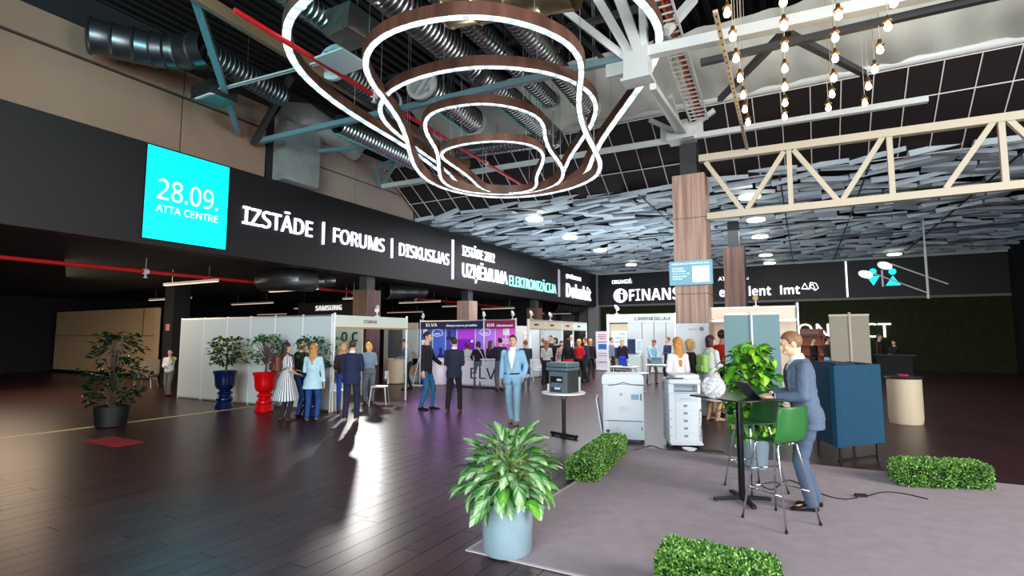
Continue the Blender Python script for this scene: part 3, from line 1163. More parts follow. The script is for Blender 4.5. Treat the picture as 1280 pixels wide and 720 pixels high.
# cable ladder with orange cables
t = thing('cable_ladder', 'white wire cable ladder with orange cables descending behind the largest ring light', 'cable tray', (-1.85, 6, 7))
P, Q = onz(818, -14, 7.0), ony(874, 150, 12.7)
d = (Q - P)
sd = Vector((0.19, 0, 0))
for s_ in (-1, 1):
    b = MB()
    b.beam(P + sd * s_, Q + sd * s_, 0.03, 0.06)
    b.build('rail', M_LIGHTSTEEL, t, local=False)
for k in range(26):
    c = P + d * ((k + 0.5) / 26)
    b = MB()
    b.beam(c - sd, c + sd, 0.025, 0.025)
    b.build('rung', M_LIGHTSTEEL, t, local=False)
for s_, m in ((0.02, mat('orange_cable', (206, 92, 48), 0.5)), (0.09, mat('red_cable', (170, 50, 40), 0.5)), (-0.09, mat('white_cable', (200, 196, 186), 0.5))):
    b = MB()
    b.tube([P + d * (k / 8) + Vector((s_ + rnd.uniform(-.02, .02), 0, 0.05)) for k in range(9)], 0.035, 6)
    b.build('cable', m, t, True, local=False)
P, Q = onz(894, 14, 6.0), onz(934, 186, 6.0)
t = thing('hanging_rail', 'slotted pale hanging rail slanting left of the bulb lights', 'rail', tuple(P))
b = MB()
b.beam(P, Q, 0.06, 0.04)
b.build('channel', mat('slotted_steel', (176, 166, 146), 0.5), t, local=False)
for k in range(30):
    c = P.lerp(Q, (k + 0.5) / 30)
    b = MB()
    b.cbox(c - Vector((0, 0, 0.0205)), (0.02, 0.05, 0.003))
    b.build('slot', M_DARK, t, local=False)

# under the mezzanine
t = thing('duct', 'bulky dark duct with a rounded elbow hanging just under the black fascia', 'duct', (-13.6, 10.8, 3.1))
b = MB()
P0 = onx(352, 342, -13.1)
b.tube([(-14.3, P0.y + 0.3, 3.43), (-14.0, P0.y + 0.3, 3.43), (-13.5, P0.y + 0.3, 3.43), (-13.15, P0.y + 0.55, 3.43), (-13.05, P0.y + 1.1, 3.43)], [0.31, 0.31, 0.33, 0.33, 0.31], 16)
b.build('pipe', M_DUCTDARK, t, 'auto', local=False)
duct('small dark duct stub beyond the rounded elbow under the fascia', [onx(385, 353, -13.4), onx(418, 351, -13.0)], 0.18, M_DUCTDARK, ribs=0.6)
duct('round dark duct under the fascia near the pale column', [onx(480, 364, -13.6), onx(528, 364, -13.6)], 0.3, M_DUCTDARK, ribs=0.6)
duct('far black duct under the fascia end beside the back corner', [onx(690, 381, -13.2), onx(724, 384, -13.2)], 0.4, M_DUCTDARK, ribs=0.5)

# linear lights: (left px, y, right px, y)
M_LIN = mat('linear_light', (255, 226, 200), 0.4, emit=1.1)
lin_l = [(206, 357, 270, 351.5), (187, 375.5, 232, 371), (290, 381, 332, 377), (337, 365, 394, 361), (241, 393.5, 290, 391), (322, 393.5, 356, 391.5), (368, 386, 407, 383), (429, 374, 452, 372.5), (432, 389, 452, 387.5),
         (499, 379, 545, 376.5), (553, 383.5, 580, 381.5), (484, 391, 517, 389), (526, 394, 557, 392.5), (602, 386.5, 635, 384.5), (562, 395.5, 580, 394.5), (630, 389.5, 650, 388), (660, 392.5, 674, 391.5), (690, 392.5, 714, 392)]
nm = {1: 'topmost', 0: 'lower'}
first = None
LNM = ['nearest, crossing the red pipe at far left', 'left of the black column top', 'above the second white panel', 'crossing the red pipe above the white panels', '', 'short one low above the navy urn', 'low one above the fourth white panel', 'beside the upper left of the dark column', 'touching the dark column just above the ECOMHUB fascia',
       'long one right of the dark column', 'ending at the pale column', 'low one left of the pale column over the round counter', 'low one over the ELVA lettering', 'right of the pale column', 'lowest one left of the pale column', 'second one right of the pale column', 'left of the small far column', 'farthest, right of the small far column']
for k, (x0, y0, x1, y1) in enumerate(lin_l):
    if k == 4:
        continue
    p = onz(x0, y0, 3.3)
    p2 = onz(x1, y1, 3.3)
    L = max(1.0, min(3.0, p2.x - p.x))
    t = thing('linear_light', 'pale strip light, ' + LNM[k], 'light', (p.x + L / 2, p.y, 3.3), 0, 'strip lights under the mezzanine')
    b = MB()
    b.box((-L / 2, -0.05, 0), (L / 2, 0.05, 0.07))
    b.build('casing', M_LIGHTSTEEL, t)
    b = MB()
    b.box((-L / 2 + 0.01, -0.045, -0.012), (L / 2 - 0.01, 0.045, 0))
    b.build('diffuser', M_LIN, t)
    for s_ in (-0.35, 0.35):
        b = MB()
        b.cyl((L * s_, 0, 0.07), (L * s_, 0, 0.47), 0.006, n=5)
        b.build('cord', M_ALU, t)
t = thing('sign_board', 'black board with white lettering above the white partition panels', 'sign', (-16, 15.6, 2.9))
c0, c1 = ony(372, 400, 15.6), ony(452, 376, 15.6)
b = MB()
b.box((c0.x, 15.6, c0.z), (c1.x, 15.7, min(c1.z, 3.7)))
b.build('board', M_DARK, t, local=False)
pa, pb = ony(394.5, 388.5, 15.58), ony(427, 381, 15.58)
text('SAMSUNG', pa, EX, UPZ, pb.x - pa.x, pb.z - pa.z, mat('sign_white', (226, 226, 226), 0.5, emit=0.7), t, depth=0.02, weight=0.02)
for xx in (c0.x + 0.3, c1.x - 0.3):
    b = MB()
    b.cyl((xx, 15.65, min(c1.z, 3.7) - 0.02), (xx, 15.65, ZF0), 0.01, n=6)
    b.build('hanger_rod', M_DARKSTEEL, t, local=False)

# ================================================================== RING LIGHTS
M_RINGWOOD = wood('ring_wood', (74, 46, 36), (106, 72, 56), 0.45, 2, 4)


def catmull(P, n):
    """closed Catmull-Rom resampling"""
    out = []
    m = len(P)
    for i in range(m):
        p0, p1, p2, p3 = P[i - 1], P[i], P[(i + 1) % m], P[(i + 2) % m]
        for k in range(n):
            t = k / n
            out.append(0.5 * ((2 * p1) + (p2 - p0) * t + (2 * p0 - 5 * p1 + 4 * p2 - p3) * t * t + (3 * p1 - p0 - 3 * p2 + p3) * t ** 3))
    return out


def ring_light(label, right, left, kn, kf, wd, ht, nwire):
    """right / left: sight lines from the middle of the near arch down to the far middle"""
    def side(pts):
        s = [0]
        for a, b in zip(pts[:-1], pts[1:]):
            s.append(s[-1] + math.hypot(a[0] - b[0], a[1] - b[1]))
        return [atk(p[0], p[1], kn + (kf - kn) * (1 - math.cos(PI * q / s[-1])) / 2) for p, q in zip(pts, s)]
    wd *= 0.9
    Rr, Ll = side(right), side(left)
    P = Rr + list(reversed(Ll))[1:-1]
    for _ in range(2):
        P = [P[i] * 0.7 + (P[i - 1] + P[(i + 1) % len(P)]) * 0.15 for i in range(len(P))]
    C = catmull(P, 5)
    m = len(C)
    cen = sum(C, Vector()) / m
    base = thing('ring_light', label, 'light', tuple(cen), 0, 'wavy ring lights')
    band, led, gap = [], [], []
    nrm = []
    for i in range(m):
        T = (C[(i + 1) % m] - C[i - 1]).normalized()
        o = C[i] - cen
        o.z = 0
        o.normalize()
        N = (o - T * o.dot(T)).normalized()
        nrm.append(N)
    for _ in range(6):
        nrm = [(nrm[i - 1] + nrm[i] * 2 + nrm[(i + 1) % m]).normalized() for i in range(m)]
    for i in range(m):
        T = (C[(i + 1) % m] - C[i - 1]).normalized()
        N = (nrm[i] - T * nrm[i].dot(T)).normalized()
        B = N.cross(T).normalized()
        if B.z < 0:
            B = -B
        w2 = wd / 2
        band.append([C[i] + N * a + B * b for a, b in ((-w2, 0), (w2, 0), (w2, ht), (-w2, ht))])
        l2 = w2 - 0.012
        led.append([C[i] + N * a + B * b for a, b in ((-l2, -0.012), (l2, -0.012), (l2, 0.004), (-l2, 0.004))])
    for nm_, rr, m_ in (('wood_band', band, M_RINGWOOD), ('led_strip', led, M_LED)):
        b = MB()
        b.rings(rr + [rr[0]], close=False)
        if nm_ == 'led_strip':
            b.mi = [(k // 4) % 3 == 2 for k in range(len(b.f))]
            m_ = [M_LED, M_LED2]
        b.build(nm_, m_, base, 'auto', local=False)
    for k in range(nwire):
        i = int(m * (k + 0.5) / nwire) % m
        b = MB()
        b.cyl(C[i], (C[i].x, C[i].y, 8.6), 0.006, n=4)
        b.build('suspension_wire', M_ALU, base, local=False)
    return base


ring_light('smallest ring light, nested lowest and farthest of the wavy rings',
           [(618, 176), (645, 177), (662, 180), (676, 186), (681, 194), (679, 204), (672, 216), (669, 223), (672, 231), (669, 237), (655, 240.5), (635, 242)],
           [(618, 176), (602, 177), (574, 180.5), (556, 186), (549.5, 192), (552, 198), (563, 205), (579, 215), (591, 225), (597, 233), (606, 239.5), (620, 241.5), (635, 242)], 10.2, 12.2, 0.1, 0.15, 6)
ring_light('second smallest ring light, directly above the smallest one',
           [(607, 129), (632, 131.5), (655, 137), (675, 146), (682, 157), (680, 173), (685, 187), (698, 201), (705, 211), (705, 222), (698, 231), (679, 240), (643, 244)],
           [(607, 129), (590, 129.5), (555, 134), (537, 141), (529, 151), (531, 165), (539, 177), (546, 186), (549, 198), (548, 213), (550, 226), (560, 234), (580, 240), (610, 243), (643, 244)], 9.7, 12.25, 0.105, 0.16, 6)
ring_light('middle-sized ring light, third of the five wavy rings',
           [(615, 83), (650, 85), (684, 89), (719, 101), (740, 115), (749, 132), (743, 153), (726, 177), (711, 196), (705, 212), (702, 227), (685, 239), (640, 243.5)],
           [(615, 83), (590, 83.5), (548, 88.5), (507, 101), (482, 115), (472, 132), (475, 146), (486, 160), (507, 175), (527, 191), (549, 204), (562, 216), (571, 231), (592, 240), (640, 243.5)], 8.1, 12.3, 0.115, 0.17, 8)
ring_light('second largest ring light with its wood band across the top of the photo',
           [(595, 19.5), (632, 22.5), (677, 35), (712, 52), (727.5, 73), (728.5, 90), (723, 114), (722, 139), (729, 163), (743, 187), (755, 207), (750, 222), (719, 236), (677, 245), (635, 248)],
           [(595, 19.5), (555, 21.5), (513.5, 29.5), (479, 42), (459, 59), (453, 80), (460, 101), (482, 125), (500, 149), (509, 172), (512, 194), (518, 212), (535, 229), (560, 239), (600, 246.5), (635, 248)], 6.6, 12.3, 0.125, 0.18, 8)
ring_light('largest ring light, sweeping out of the top of the photo',
           [(590, -100), (690, -85), (760, -42), (799, 0), (819.5, 21), (828, 42), (823, 69), (809, 97), (788, 125), (767.5, 153), (750, 177), (740, 196), (735.5, 220), (715, 237), (640, 246.5)],
           [(590, -100), (490, -85), (425, -42), (385, 0), (364, 14), (355.6, 35), (357, 62.5), (371, 87), (395.5, 111), (427, 135), (461, 156), (503, 180), (524, 194), (548, 212), (566, 229), (590, 240), (640, 246.5)], 5.4, 12.3, 0.16, 0.18, 8)

# ================================================================== BULB PENDANTS
M_BULB = mat('bulb_glow', (255, 214, 150), 0.3, emit=26.0)
M_BRASS = mat('bulb_cap', (150, 120, 80), 0.35, 0.8)
ROWN = ['first', 'second', 'third', 'fourth']
NTH = ['topmost', 'second from the top', 'third from the top', 'fourth from the top', 'fifth from the top', 'sixth from the top', 'lowest']
BL = [(r, k) for r, n_ in ((0, 7), (1, 7), (2, 6), (3, 5)) for k in [NTH[i] if i < n_ - 1 else 'lowest' for i in range(n_)]]
bulbs = [(909, 15), (916, 45), (920, 72), (925, 97), (929, 118), (931, 136), (935, 152),
         (979, 1), (980, 31), (981, 58), (981, 85), (981, 108), (981.5, 128), (981, 145),
         (1048, 18), (1044, 46), (1044, 72), (1042, 97), (1040, 117), (1035.5, 134),
         (1110, 32), (1100, 61), (1093.5, 86), (1085.5, 107), (1081, 128), (1117, 2)]
proto = None
colname = ['first', 'second', 'third', 'fourth']
for k, (px, py) in enumerate(bulbs):
    p = onz(px, py, 5.85)
    if proto is None:
        t = thing('pendant_bulb', 'bare warm bulb hanging on a thin cord below the pale roof fabric at upper right', 'light', tuple(p), 0, 'warm hanging bulbs')
        b = MB()
        b.lathe([(0.012, 0.06), (0.03, 0.03), (0.042, -0.005), (0.045, -0.03), (0.036, -0.056), (0.012, -0.072)], n=12)
        b.build('bulb', M_BULB, t, True)
        b = MB()
        b.lathe([(0.06, 0.055), (0.056, 0.068), (0.03, 0.085), (0.022, 0.14), (0.006, 0.15)], n=14)
        b.build('cap', M_BRASS, t, True)
        b = MB()
        b.cyl((0, 0, 0.14), (0, 0, 2.78), 0.005, n=5)
        b.build('cord', mat('pale_cord', (190, 180, 160), 0.6), t)
        proto = t
    else:
        t = copy_tree(proto)
        t.location = p
    t['label'] = ('warm hanging bulb, %s in the %s bulb row from the left' % (BL[k][1], ROWN[BL[k][0]])) if k < 25 else 'warm hanging bulb cut by the upper right corner of the photo'
# pendant ring lamps under the boards
ringl = [(668, 274), (713, 297), (750, 313), (789, 331), (937, 246), (945, 275), (950, 296), (957, 319), (962, 329), (1118, 318)]
RL_ = ['nearest of the row left of the tall column', 'second of the row left of the tall column', 'third of the row left of the tall column', 'farthest of the row left of the tall column',
       'nearest, seen through the cream truss', 'second, just under the cream truss', 'third below the cream truss beside the dark column', 'fourth below the cream truss', 'farthest below the cream truss', 'alone at the right edge above the pictogram']
M_RINGWARM = mat('ring_lamp_glow', (255, 240, 214), 0.4, emit=5.0)
for k, (px, py) in enumerate(ringl):
    p = onz(px, py, 5.83)
    t = thing('ring_lamp', 'warm ring lamp under the boards, ' + RL_[k], 'light', tuple(p), 0, 'round lamps below the ceiling boards')
    b = MB()
    n = 24
    prof = [(0.2, -0.03), (0.3, -0.03), (0.3, 0.03), (0.2, 0.03)]
    b.rings([[Vector((r * math.cos(2 * PI * i / n), r * math.sin(2 * PI * i / n), z)) for r, z in prof] for i in range(n + 1)], close=False)
    b.build('glowing_ring', M_RINGWARM, t, 'auto')
    b = MB()
    b.cyl((0, 0, 0.03), (0, 0, 0.60), 0.008, n=5)
    for i in range(3):
        a = 2 * PI * i / 3
        b.cyl((0.25 * math.cos(a), 0.25 * math.sin(a), 0.03), (0, 0, 0.18), 0.004, n=4)
    b.build('cord', M_ALU, t)
# ================================================================== STANDS
def gk(px, k):
    """point on the floor seen in direction PX at depth K"""
    p = atk(px, 421, k)
    p.z = 0
    return p


def bx(lo, hi, name, m, par, local=False):
    b = MB()
    b.box(lo, hi)
    return b.build(name, m, par, local=local)


M_PANELW = mat('stand_panel_white', (206, 212, 214), 0.5)
M_POST = mat('stand_post', (228, 232, 232), 0.35)
M_FASCW = mat('stand_fascia_pale', (214, 222, 210), 0.5)
M_FASCB = mat('stand_fascia_beige', (206, 188, 160), 0.5)
M_PRINT = mat('dark_print', (40, 46, 48), 0.6)

# long partition of white panels on the left
t = thing('partition', 'row of tall white exhibition panels behind the big blue and red pots', 'partition', (-12.8, 9, 0))
xs = [-15.9, -14.8, -13.75, -12.76, -11.79, -10.77, -9.78]
for a, b in zip(xs[:-1], xs[1:]):
    bx((a + 0.02, 8.985, 0.06), (b - 0.02, 9.015, 2.24), 'panel', M_PANELW, t)
for a in xs:
    b = MB()
    b.cyl((a, 9, 0), (a, 9, 2.29), 0.024, n=8)
    b.build('post', M_POST, t, 'auto', local=False)
bx((xs[0], 8.98, 2.24), (xs[-1], 9.02, 2.275), 'top_rail', M_ALU, t)
bx((xs[0], 8.98, 0.02), (xs[-1], 9.02, 0.06), 'bottom_rail', M_ALU, t)

# cream stand with ECOMHUB fascia
t = thing('exhibition_stand', 'cream exhibition stand with ECOMHUB on its fascia beside the white panels', 'stand', (-9.8, 10.4, 0))
for yy in (9.08, 11.7):
    b = MB()
    b.cyl((-9.78, yy, 0), (-9.78, yy, 2.32), 0.026, n=8)
    b.build('post', M_POST, t, 'auto', local=False)
bx((-9.8, 9.1, 1.99), (-9.76, 11.68, 2.27), 'fascia_board', M_FASCW, t)
bx((-9.84, 9.1, 1.95), (-9.74, 11.68, 1.985), 'fascia_rail', mat('gold_rail', (206, 176, 110), 0.35, 0.4), t)
p, q = onx(455, 404, -9.755), onx(471, 404, -9.755)
text('ECOMHUB', p, EY, UPZ, q.y - p.y, 0.08, M_PRINT, t, depth=0.002)
bx((-13.4, 12.0, 0), (-11.75, 12.05, 2.2), 'back_panel', mat('pale_green_panel', (204, 210, 196), 0.6), t)
for s_, px in (('O', 426.5), ('C', 439.5)):
    p, q = ony(px, 427, 11.98), ony(px + 7.5, 415, 11.98)
    text(s_, p, EX, UPZ, q.x - p.x, q.z - p.z, M_PRINT, t, depth=0.01, weight=0.03)
c = thing('low_counter', 'low pale counter with a white top inside the ECOMHUB stand', 'counter', (-9.9, 9.5, 0))
bx((-10.35, 9.12, 0.0), (-9.86, 9.6, 0.44), 'body', mat('pale_oak', (214, 198, 168), 0.5), c)
bx((-10.38, 9.1, 0.44), (-9.83, 9.62, 0.47), 'top', M_WHITE, c)
c = thing('armchair', 'dark red upholstered chair inside the ECOMHUB stand', 'chair', (-11.0, 10.2, 0))
b = MB()
b.rbox((-11.35, 9.9, 0.1), (-10.75, 10.5, 0.45), 0.08).rbox((-11.35, 10.4, 0.1), (-10.75, 10.55, 1.15), 0.05)
b.build('upholstery', mat('dark_red_fabric', (120, 14, 22), 0.8), c, True, local=False)
b = MB()
for sx in (-11.3, -10.8):
    for sy in (9.95, 10.5):
        b.cyl((sx, sy, 0), (sx, sy, 0.1), 0.015, n=6)
b.build('legs', M_BLACK, c, local=False)
g = gk(186, 18.6)
c = thing('lounge_chair', 'grey lounge chair in the dim passage before the far beige partition', 'chair', tuple(g), R(40))
MLC = mat('lounge_grey', (120, 104, 88), 0.8)
b = MB()
b.rbox((-0.3, -0.3, 0.34), (0.3, 0.3, 0.44), 0.06).rbox((-0.3, 0.24, 0.44), (0.3, 0.32, 0.95), 0.03)
b.build('shell', MLC, c, 'auto')
for sx in (-1, 1):
    for sy in (-1, 1):
        b = MB()
        b.cyl((0.22 * sx, 0.22 * sy, 0.34), (0.27 * sx, 0.27 * sy, 0), 0.014, n=6)
        b.build('leg', M_ALU, c)
# folding chair by the column
f = onz(474, 505)
c = thing('cafe_chair', 'small white chair beside the dark wood-clad column', 'chair', tuple(f), R(-60))
b = MB()
b.rbox((-0.2, -0.2, 0.44), (0.2, 0.2, 0.47), 0.04)
b.build('seat', M_WHITE, c, 'auto')
b = MB()
b.rbox((-0.2, 0.17, 0.5), (-0.15, 0.2, 0.85), 0.01)
b.rbox((-0.2, 0.17, 0.66), (0.2, 0.195, 0.85), 0.01)
b.build('backrest', M_WHITE, c, 'auto')
for sx in (-1, 1):
    for sy in (-1, 1):
        b = MB()
        b.cyl((0.17 * sx, 0.17 * sy, 0.44), (0.21 * sx, 0.22 * sy, 0), 0.012, n=6)
        b.build('leg', M_ALU, c)

# stand two: round counter, panels behind
t = thing('exhibition_stand', 'white stand panels with a beige fascia and dark screen behind the round counter', 'stand', (-14, 16.6, 0))
a, b_ = ony(480, 421, 16.6).x, ony(524, 421, 16.6).x
bx((a, 16.6, 0), (b_ - 0.05, 16.64, 2.05), 'panel', M_PANELW, t)
bx((a, 16.5, 2.05), (b_ - 0.02, 16.56, 2.3), 'fascia_board', M_FASCB, t)
p, q = ony(485.5, 448, 16.58), ony(503, 412, 16.58)
bx((p.x, 16.56, p.z), (q.x, 16.59, q.z), 'screen', mat('dark_screen', (74, 92, 98), 0.3), t)
p, q = ony(486, 428, 16.55), ony(491, 416, 16.55)
bx((p.x, 16.54, p.z), (q.x, 16.56, q.z), 'screen_picture', mat('picture_blue', (60, 84, 130), 0.4), t)
b = MB()
c0 = ony(516, 421, 16.58)
b.cyl((c0.x, 16.57, 0.9), (c0.x, 16.595, 0.9), 0.28, n=20)
b.box((c0.x - 0.28, 16.57, 0.25), (c0.x + 0.28, 16.595, 0.9))
b.build('arched_shape', mat('tan_print', (196, 172, 150), 0.6), t, local=False)
g = onz(494, 479.5)
c = thing('reception_counter', 'rounded pale oak counter in front of the dark screen', 'counter', tuple(g))
b = MB()
b.lathe([(0.33, 0.03), (0.34, 0.9)], n=28)
b.build('body', mat('pale_oak', (214, 198, 168), 0.5), c, 'auto')
b = MB()
b.lathe([(0.37, 0.9), (0.38, 0.92), (0.37, 0.94)], n=28)
b.build('top', M_WHITE, c, 'auto')
b = MB()
b.lathe([(0.3, 0.0), (0.3, 0.03)], n=28)
b.build('plinth', M_BLACK, c, 'auto')

# blue, violet and magenta stand
YE = 16.25
xe = lambda px: ony(px, 421, YE).x
t = thing('exhibition_stand', 'stand with blue and magenta ELVA fascia and glowing violet backdrop', 'stand', (-10.6, YE, 0))
bx((xe(525), YE, 2.04), (xe(604), YE + 0.04, 2.32), 'fascia_board', mat('navy_fascia', (16, 34, 84), 0.45), t)
bx((xe(605.5), YE, 2.04), (xe(644.5), YE + 0.04, 2.32), 'fascia_board', mat('crimson_fascia', (150, 24, 84), 0.45), t)
for px in (525, 604.5, 644.5):
    b = MB()
    b.cyl((xe(px), YE + 0.02, 0), (xe(px), YE + 0.02, 2.4), 0.028, n=8)
    b.build('post', M_POST, t, 'auto', local=False)
bx((xe(525), YE - 0.01, 2.32), (xe(644.5), YE + 0.05, 2.36), 'top_rail', M_ALU, t)
MW = mat('print_white', (240, 242, 248), 0.5, emit=0.25)
for s_, x0, x1, hh, wt in (('ELVA', 532.5, 546.5, 0.12, 0.03), ('Biznesa resursu p\u0101rvald\u012bba', 558, 596, 0.075, 0.02), ('ELVA', 609, 618, 0.11, 0.03), ('Elektrodokumenti', 621, 641, 0.075, 0.02)):
    p = ony(x0, 408.3, YE - 0.005)
    q = ony(x1, 408.3, YE - 0.005)
    text(s_, p, EX, UPZ, q.x - p.x, hh, MW, t, depth=0.002, weight=wt)
YBK = 16.75
xb = lambda px: ony(px, 421, YBK).x
cols = [(525, 541, (60, 92, 190)), (541, 557, (70, 100, 205)), (557, 571, (66, 76, 176)), (571, 594, (176, 66, 214)), (594, 605, (150, 110, 226)), (605, 619, (178, 118, 226)), (619, 632, (206, 96, 206)), (632, 644.5, (220, 92, 204))]
for k, (a, b_, cc) in enumerate(cols):
    bx((xb(a) + 0.02, YBK, 0.05), (xb(b_) - 0.02, YBK + 0.03, 2.1), 'backdrop_panel', mat('backdrop_%d' % k, cc, 0.5, emit=0.28), t)
for a in [525, 541, 557, 571, 594, 605, 619, 632, 644.5]:
    b = MB()
    b.cyl((xb(a), YBK + 0.0, 0), (xb(a), YBK, 2.14), 0.02, n=6)
    b.build('post', M_POST, t, 'auto', local=False)


def flat(px0, px1, y0, y1, name, m, yy=YBK - 0.012, par=None):
    p, q = ony(px0, y1, yy), ony(px1, y0, yy)
    return bx((p.x, yy - 0.004, p.z), (q.x, yy + 0.004, q.z), name, m, par or t)


flat(572, 593.5, 424, 437, 'violet_banner', mat('violet_banner', (128, 10, 190), 0.5, emit=0.3))
flat(588.5, 591.5, 425, 428, 'banner_mark', MW, YBK - 0.02)
flat(529, 534, 411.5, 419.5, 'white_label', MW)
flat(527, 533, 425, 431, 'white_label', MW)
flat(629, 636.5, 411, 419, 'white_label', MW)
flat(625, 637, 423, 430, 'pale_label', mat('label_pink', (236, 190, 236), 0.5, emit=0.2))
for cx, cy in ((547, 417), (606.5, 416)):
    b = MB()
    pts = []
    for k in range(41):
        a = 2 * PI * k / 40
        r = 1.0 + 0.14 * abs(math.sin(a * 2.5))
        pts.append(ony(cx + 6 * r * math.cos(a), cy - (5 if math.sin(a) > 0 else 3) * r * math.sin(a), YBK - 0.015))
    b.tube(pts, 0.014, 5)
    b.build('cloud_outline', MW, t, local=False)
    flat(cx - 3.5, cx + 3.5, cy - 0.3, cy + 1, 'cloud_text', MW)
# printed half figures on the blue backdrop
for cx, cy, s_, cc in ((550.5, 440, 1.0, (44, 44, 120)), (561.5, 418, 0.8, (40, 40, 96))):
    b = MB()
    yy = YBK - 0.016
    o = ony(cx, cy, yy)
    u = 0.03 * s_
    shape = [(-5, -22), (5, -22), (6.5, -12), (5.5, -5), (2, -2.5), (1.6, -1), (2.2, 2), (1.6, 5), (0, 6), (-1.6, 5), (-2.2, 2), (-1.6, -1), (-2, -2.5), (-5.5, -5), (-6.5, -12)]
    if s_ < 1:
        shape = [(x_, max(y_, -8)) for x_, y_ in shape]
    n = len(shape)
    b.add([(o.x + x_ * u, yy, o.z + y_ * u) for x_, y_ in shape] + [(o.x + x_ * u, yy + 0.01, o.z + y_ * u) for x_, y_ in shape], [tuple(range(n))] + [(i, (i + 1) % n, n + (i + 1) % n, n + i) for i in range(n)])
    b.build('printed_figure', mat('figure_print_%d' % int(cx), cc, 0.5), t, local=False)
g0, g1 = ony(566, 421, 15.7), ony(655, 421, 15.7)
c = thing('reception_counter', 'long white counter lettered ELVA in front of the magenta backdrop', 'counter', ((g0.x + g1.x) / 2, 15.9, 0))
b = MB()
b.rbox((g0.x, 15.7, 0.05), (g1.x - 0.5, 16.1, 0.95), 0.12, 5)
b.build('body', mat('gloss_white', (236, 226, 240), 0.3), c, 'auto', local=False)
b = MB()
b.rbox((g0.x - 0.03, 15.66, 0.95), (g1.x - 0.47, 16.14, 0.99), 0.14, 5)
b.build('top', M_WHITE, c, 'auto', local=False)
p, q = ony(588, 473, 15.69), ony(633, 461, 15.69)
text('ELVA', p, EX, UPZ, q.x - p.x, q.z - p.z, M_PRINT, c, depth=0.004)
g0 = onz(549, 480)
c = thing('reception_counter', 'white bell-shaped counter glowing blue below the blue backdrop', 'counter', tuple(g0))
b = MB()
b.lathe([(0.4, 0.0), (0.42, 0.05), (0.36, 0.5), (0.32, 0.8), (0.2, 0.96)], n=28)
b.build('body', mat('gloss_white', (236, 226, 240), 0.3), c, True)
g0 = onz(521, 482)
c = thing('brochure_stand', 'slanting white brochure stand at the left end of the blue backdrop', 'stand', tuple(g0), 0.2)
b = MB()
b.beam((-0.12, -0.1, 0.02), (0.12, 0.1, 1.3), 0.03, 0.02)
b.box((-0.3, -0.2, 0), (0.2, 0.2, 0.02))
b.build('frame', M_WHITE, c)

# white stand on the aisle to the right of it
XB3 = -8.3
t = thing('exhibition_stand', 'white stand with beige fascia boards behind the group of visitors', 'stand', (XB3, 18.5, 0))
yy3 = [16.35, 17.7, 19.2, 20.4, 21.9]
for k, (a, b_) in enumerate(zip(yy3[:-1], yy3[1:])):
    bx((XB3 - 0.04, a + 0.03, 2.04), (XB3, b_ - 0.03, 2.32), 'fascia_board', M_FASCB if k < 3 else M_FASCW, t)
    bx((XB3 - 0.02, a + 0.4, 2.15), (XB3 + 0.006, a + 0.75, 2.21), 'small_print', M_PRINT, t)
for k, a in enumerate(yy3):
    b = MB()
    b.cyl((XB3 - 0.02, a, 0), (XB3 - 0.02, a, 2.36), 0.03 if k else 0.05, n=8)
    b.build('post', M_POST, t, 'auto', local=False)
bx((XB3 - 0.05, yy3[0], 2.32), (XB3 + 0.01, yy3[-1], 2.36), 'top_rail', M_ALU, t)
bx((XB3 - 0.05, yy3[0], 2.0), (XB3 + 0.01, yy3[-1], 2.04), 'bottom_rail', M_ALU, t)
for k in range(4):
    bx((-10.3, 16.9 + k * 1.1, 0.03), (-10.27, 17.97 + k * 1.1, 2.2), 'back_panel', M_PANELW, t)
bx((-10.3, 21.4, 0.03), (-9.2, 21.43, 2.2), 'back_panel', M_PANELW, t)
p, q = onx(655.5, 460, -10.22), onx(664, 416, -10.22)
bx((-10.25, p.y, p.z), (-10.23, q.y, q.z), 'poster', mat('poster_white', (244, 240, 232), 0.5, emit=0.1), t)
a = onx(656.2, 420, -10.2)
text('Cash &', a, EY, UPZ, (q.y - p.y) * 0.75, 0.12, mat('orange_print', (220, 150, 60), 0.5), t, depth=0.002)
a = onx(657, 424, -10.2)
bx((-10.21, a.y, a.z), (-10.2, a.y + 0.35, a.z + 0.04), 'poster_line', mat('orange_print', (220, 150, 60)), t)
# clothes-stand like white chairs near its post
f = onz(673, 477)
c = thing('cafe_chair', 'white cafe chair beside the corner post of the beige-fascia stand', 'chair', tuple(f), 0.5)
b = MB()
b.rbox((-0.21, -0.2, 0.44), (0.21, 0.2, 0.47), 0.05).rbox((-0.21, 0.17, 0.5), (0.21, 0.2, 0.86), 0.03)
b.build('shell', M_WHITE, c, 'auto')
for sx in (-1, 1):
    for sy in (-1, 1):
        b = MB()
        b.cyl((0.17 * sx, 0.17 * sy, 0.44), (0.21 * sx, 0.22 * sy, 0), 0.012, n=6)
        b.build('leg', M_ALU, c)

# E-INVENTARIZACIJA.LV stand at the back
YI = 24.7
xi = lambda px, y=YI: ony(px, 421, y).x
zi = lambda py, px=800, y=YI: ony(px, py, y).z
t = thing('exhibition_stand', 'large white stand with E-INVENTARIZACIJA.LV on its fascia', 'stand', (xi(803), YI, 0))
for px in (760.5, 845):
    b = MB()
    b.box((xi(px) - 0.06, YI - 0.06, 0), (xi(px) + 0.06, YI + 0.06, zi(392)))
    b.build('post', M_POST, t, local=False)
bx((xi(761), YI - 0.03, zi(403)), (xi(845), YI + 0.03, zi(392.5)), 'fascia_board', mat('pale_blue_fascia', (208, 222, 224), 0.5), t)
p, q = ony(793, 400.5, YI - 0.04), ony(838, 397, YI - 0.04)
text('E-INVENTARIZACIJA.LV', p, EX, UPZ, q.x - p.x, 0.16, M_PRINT, t, depth=0.003, weight=0.02)
YJ = 26.2
zj = lambda py: ony(800, py, YJ).z
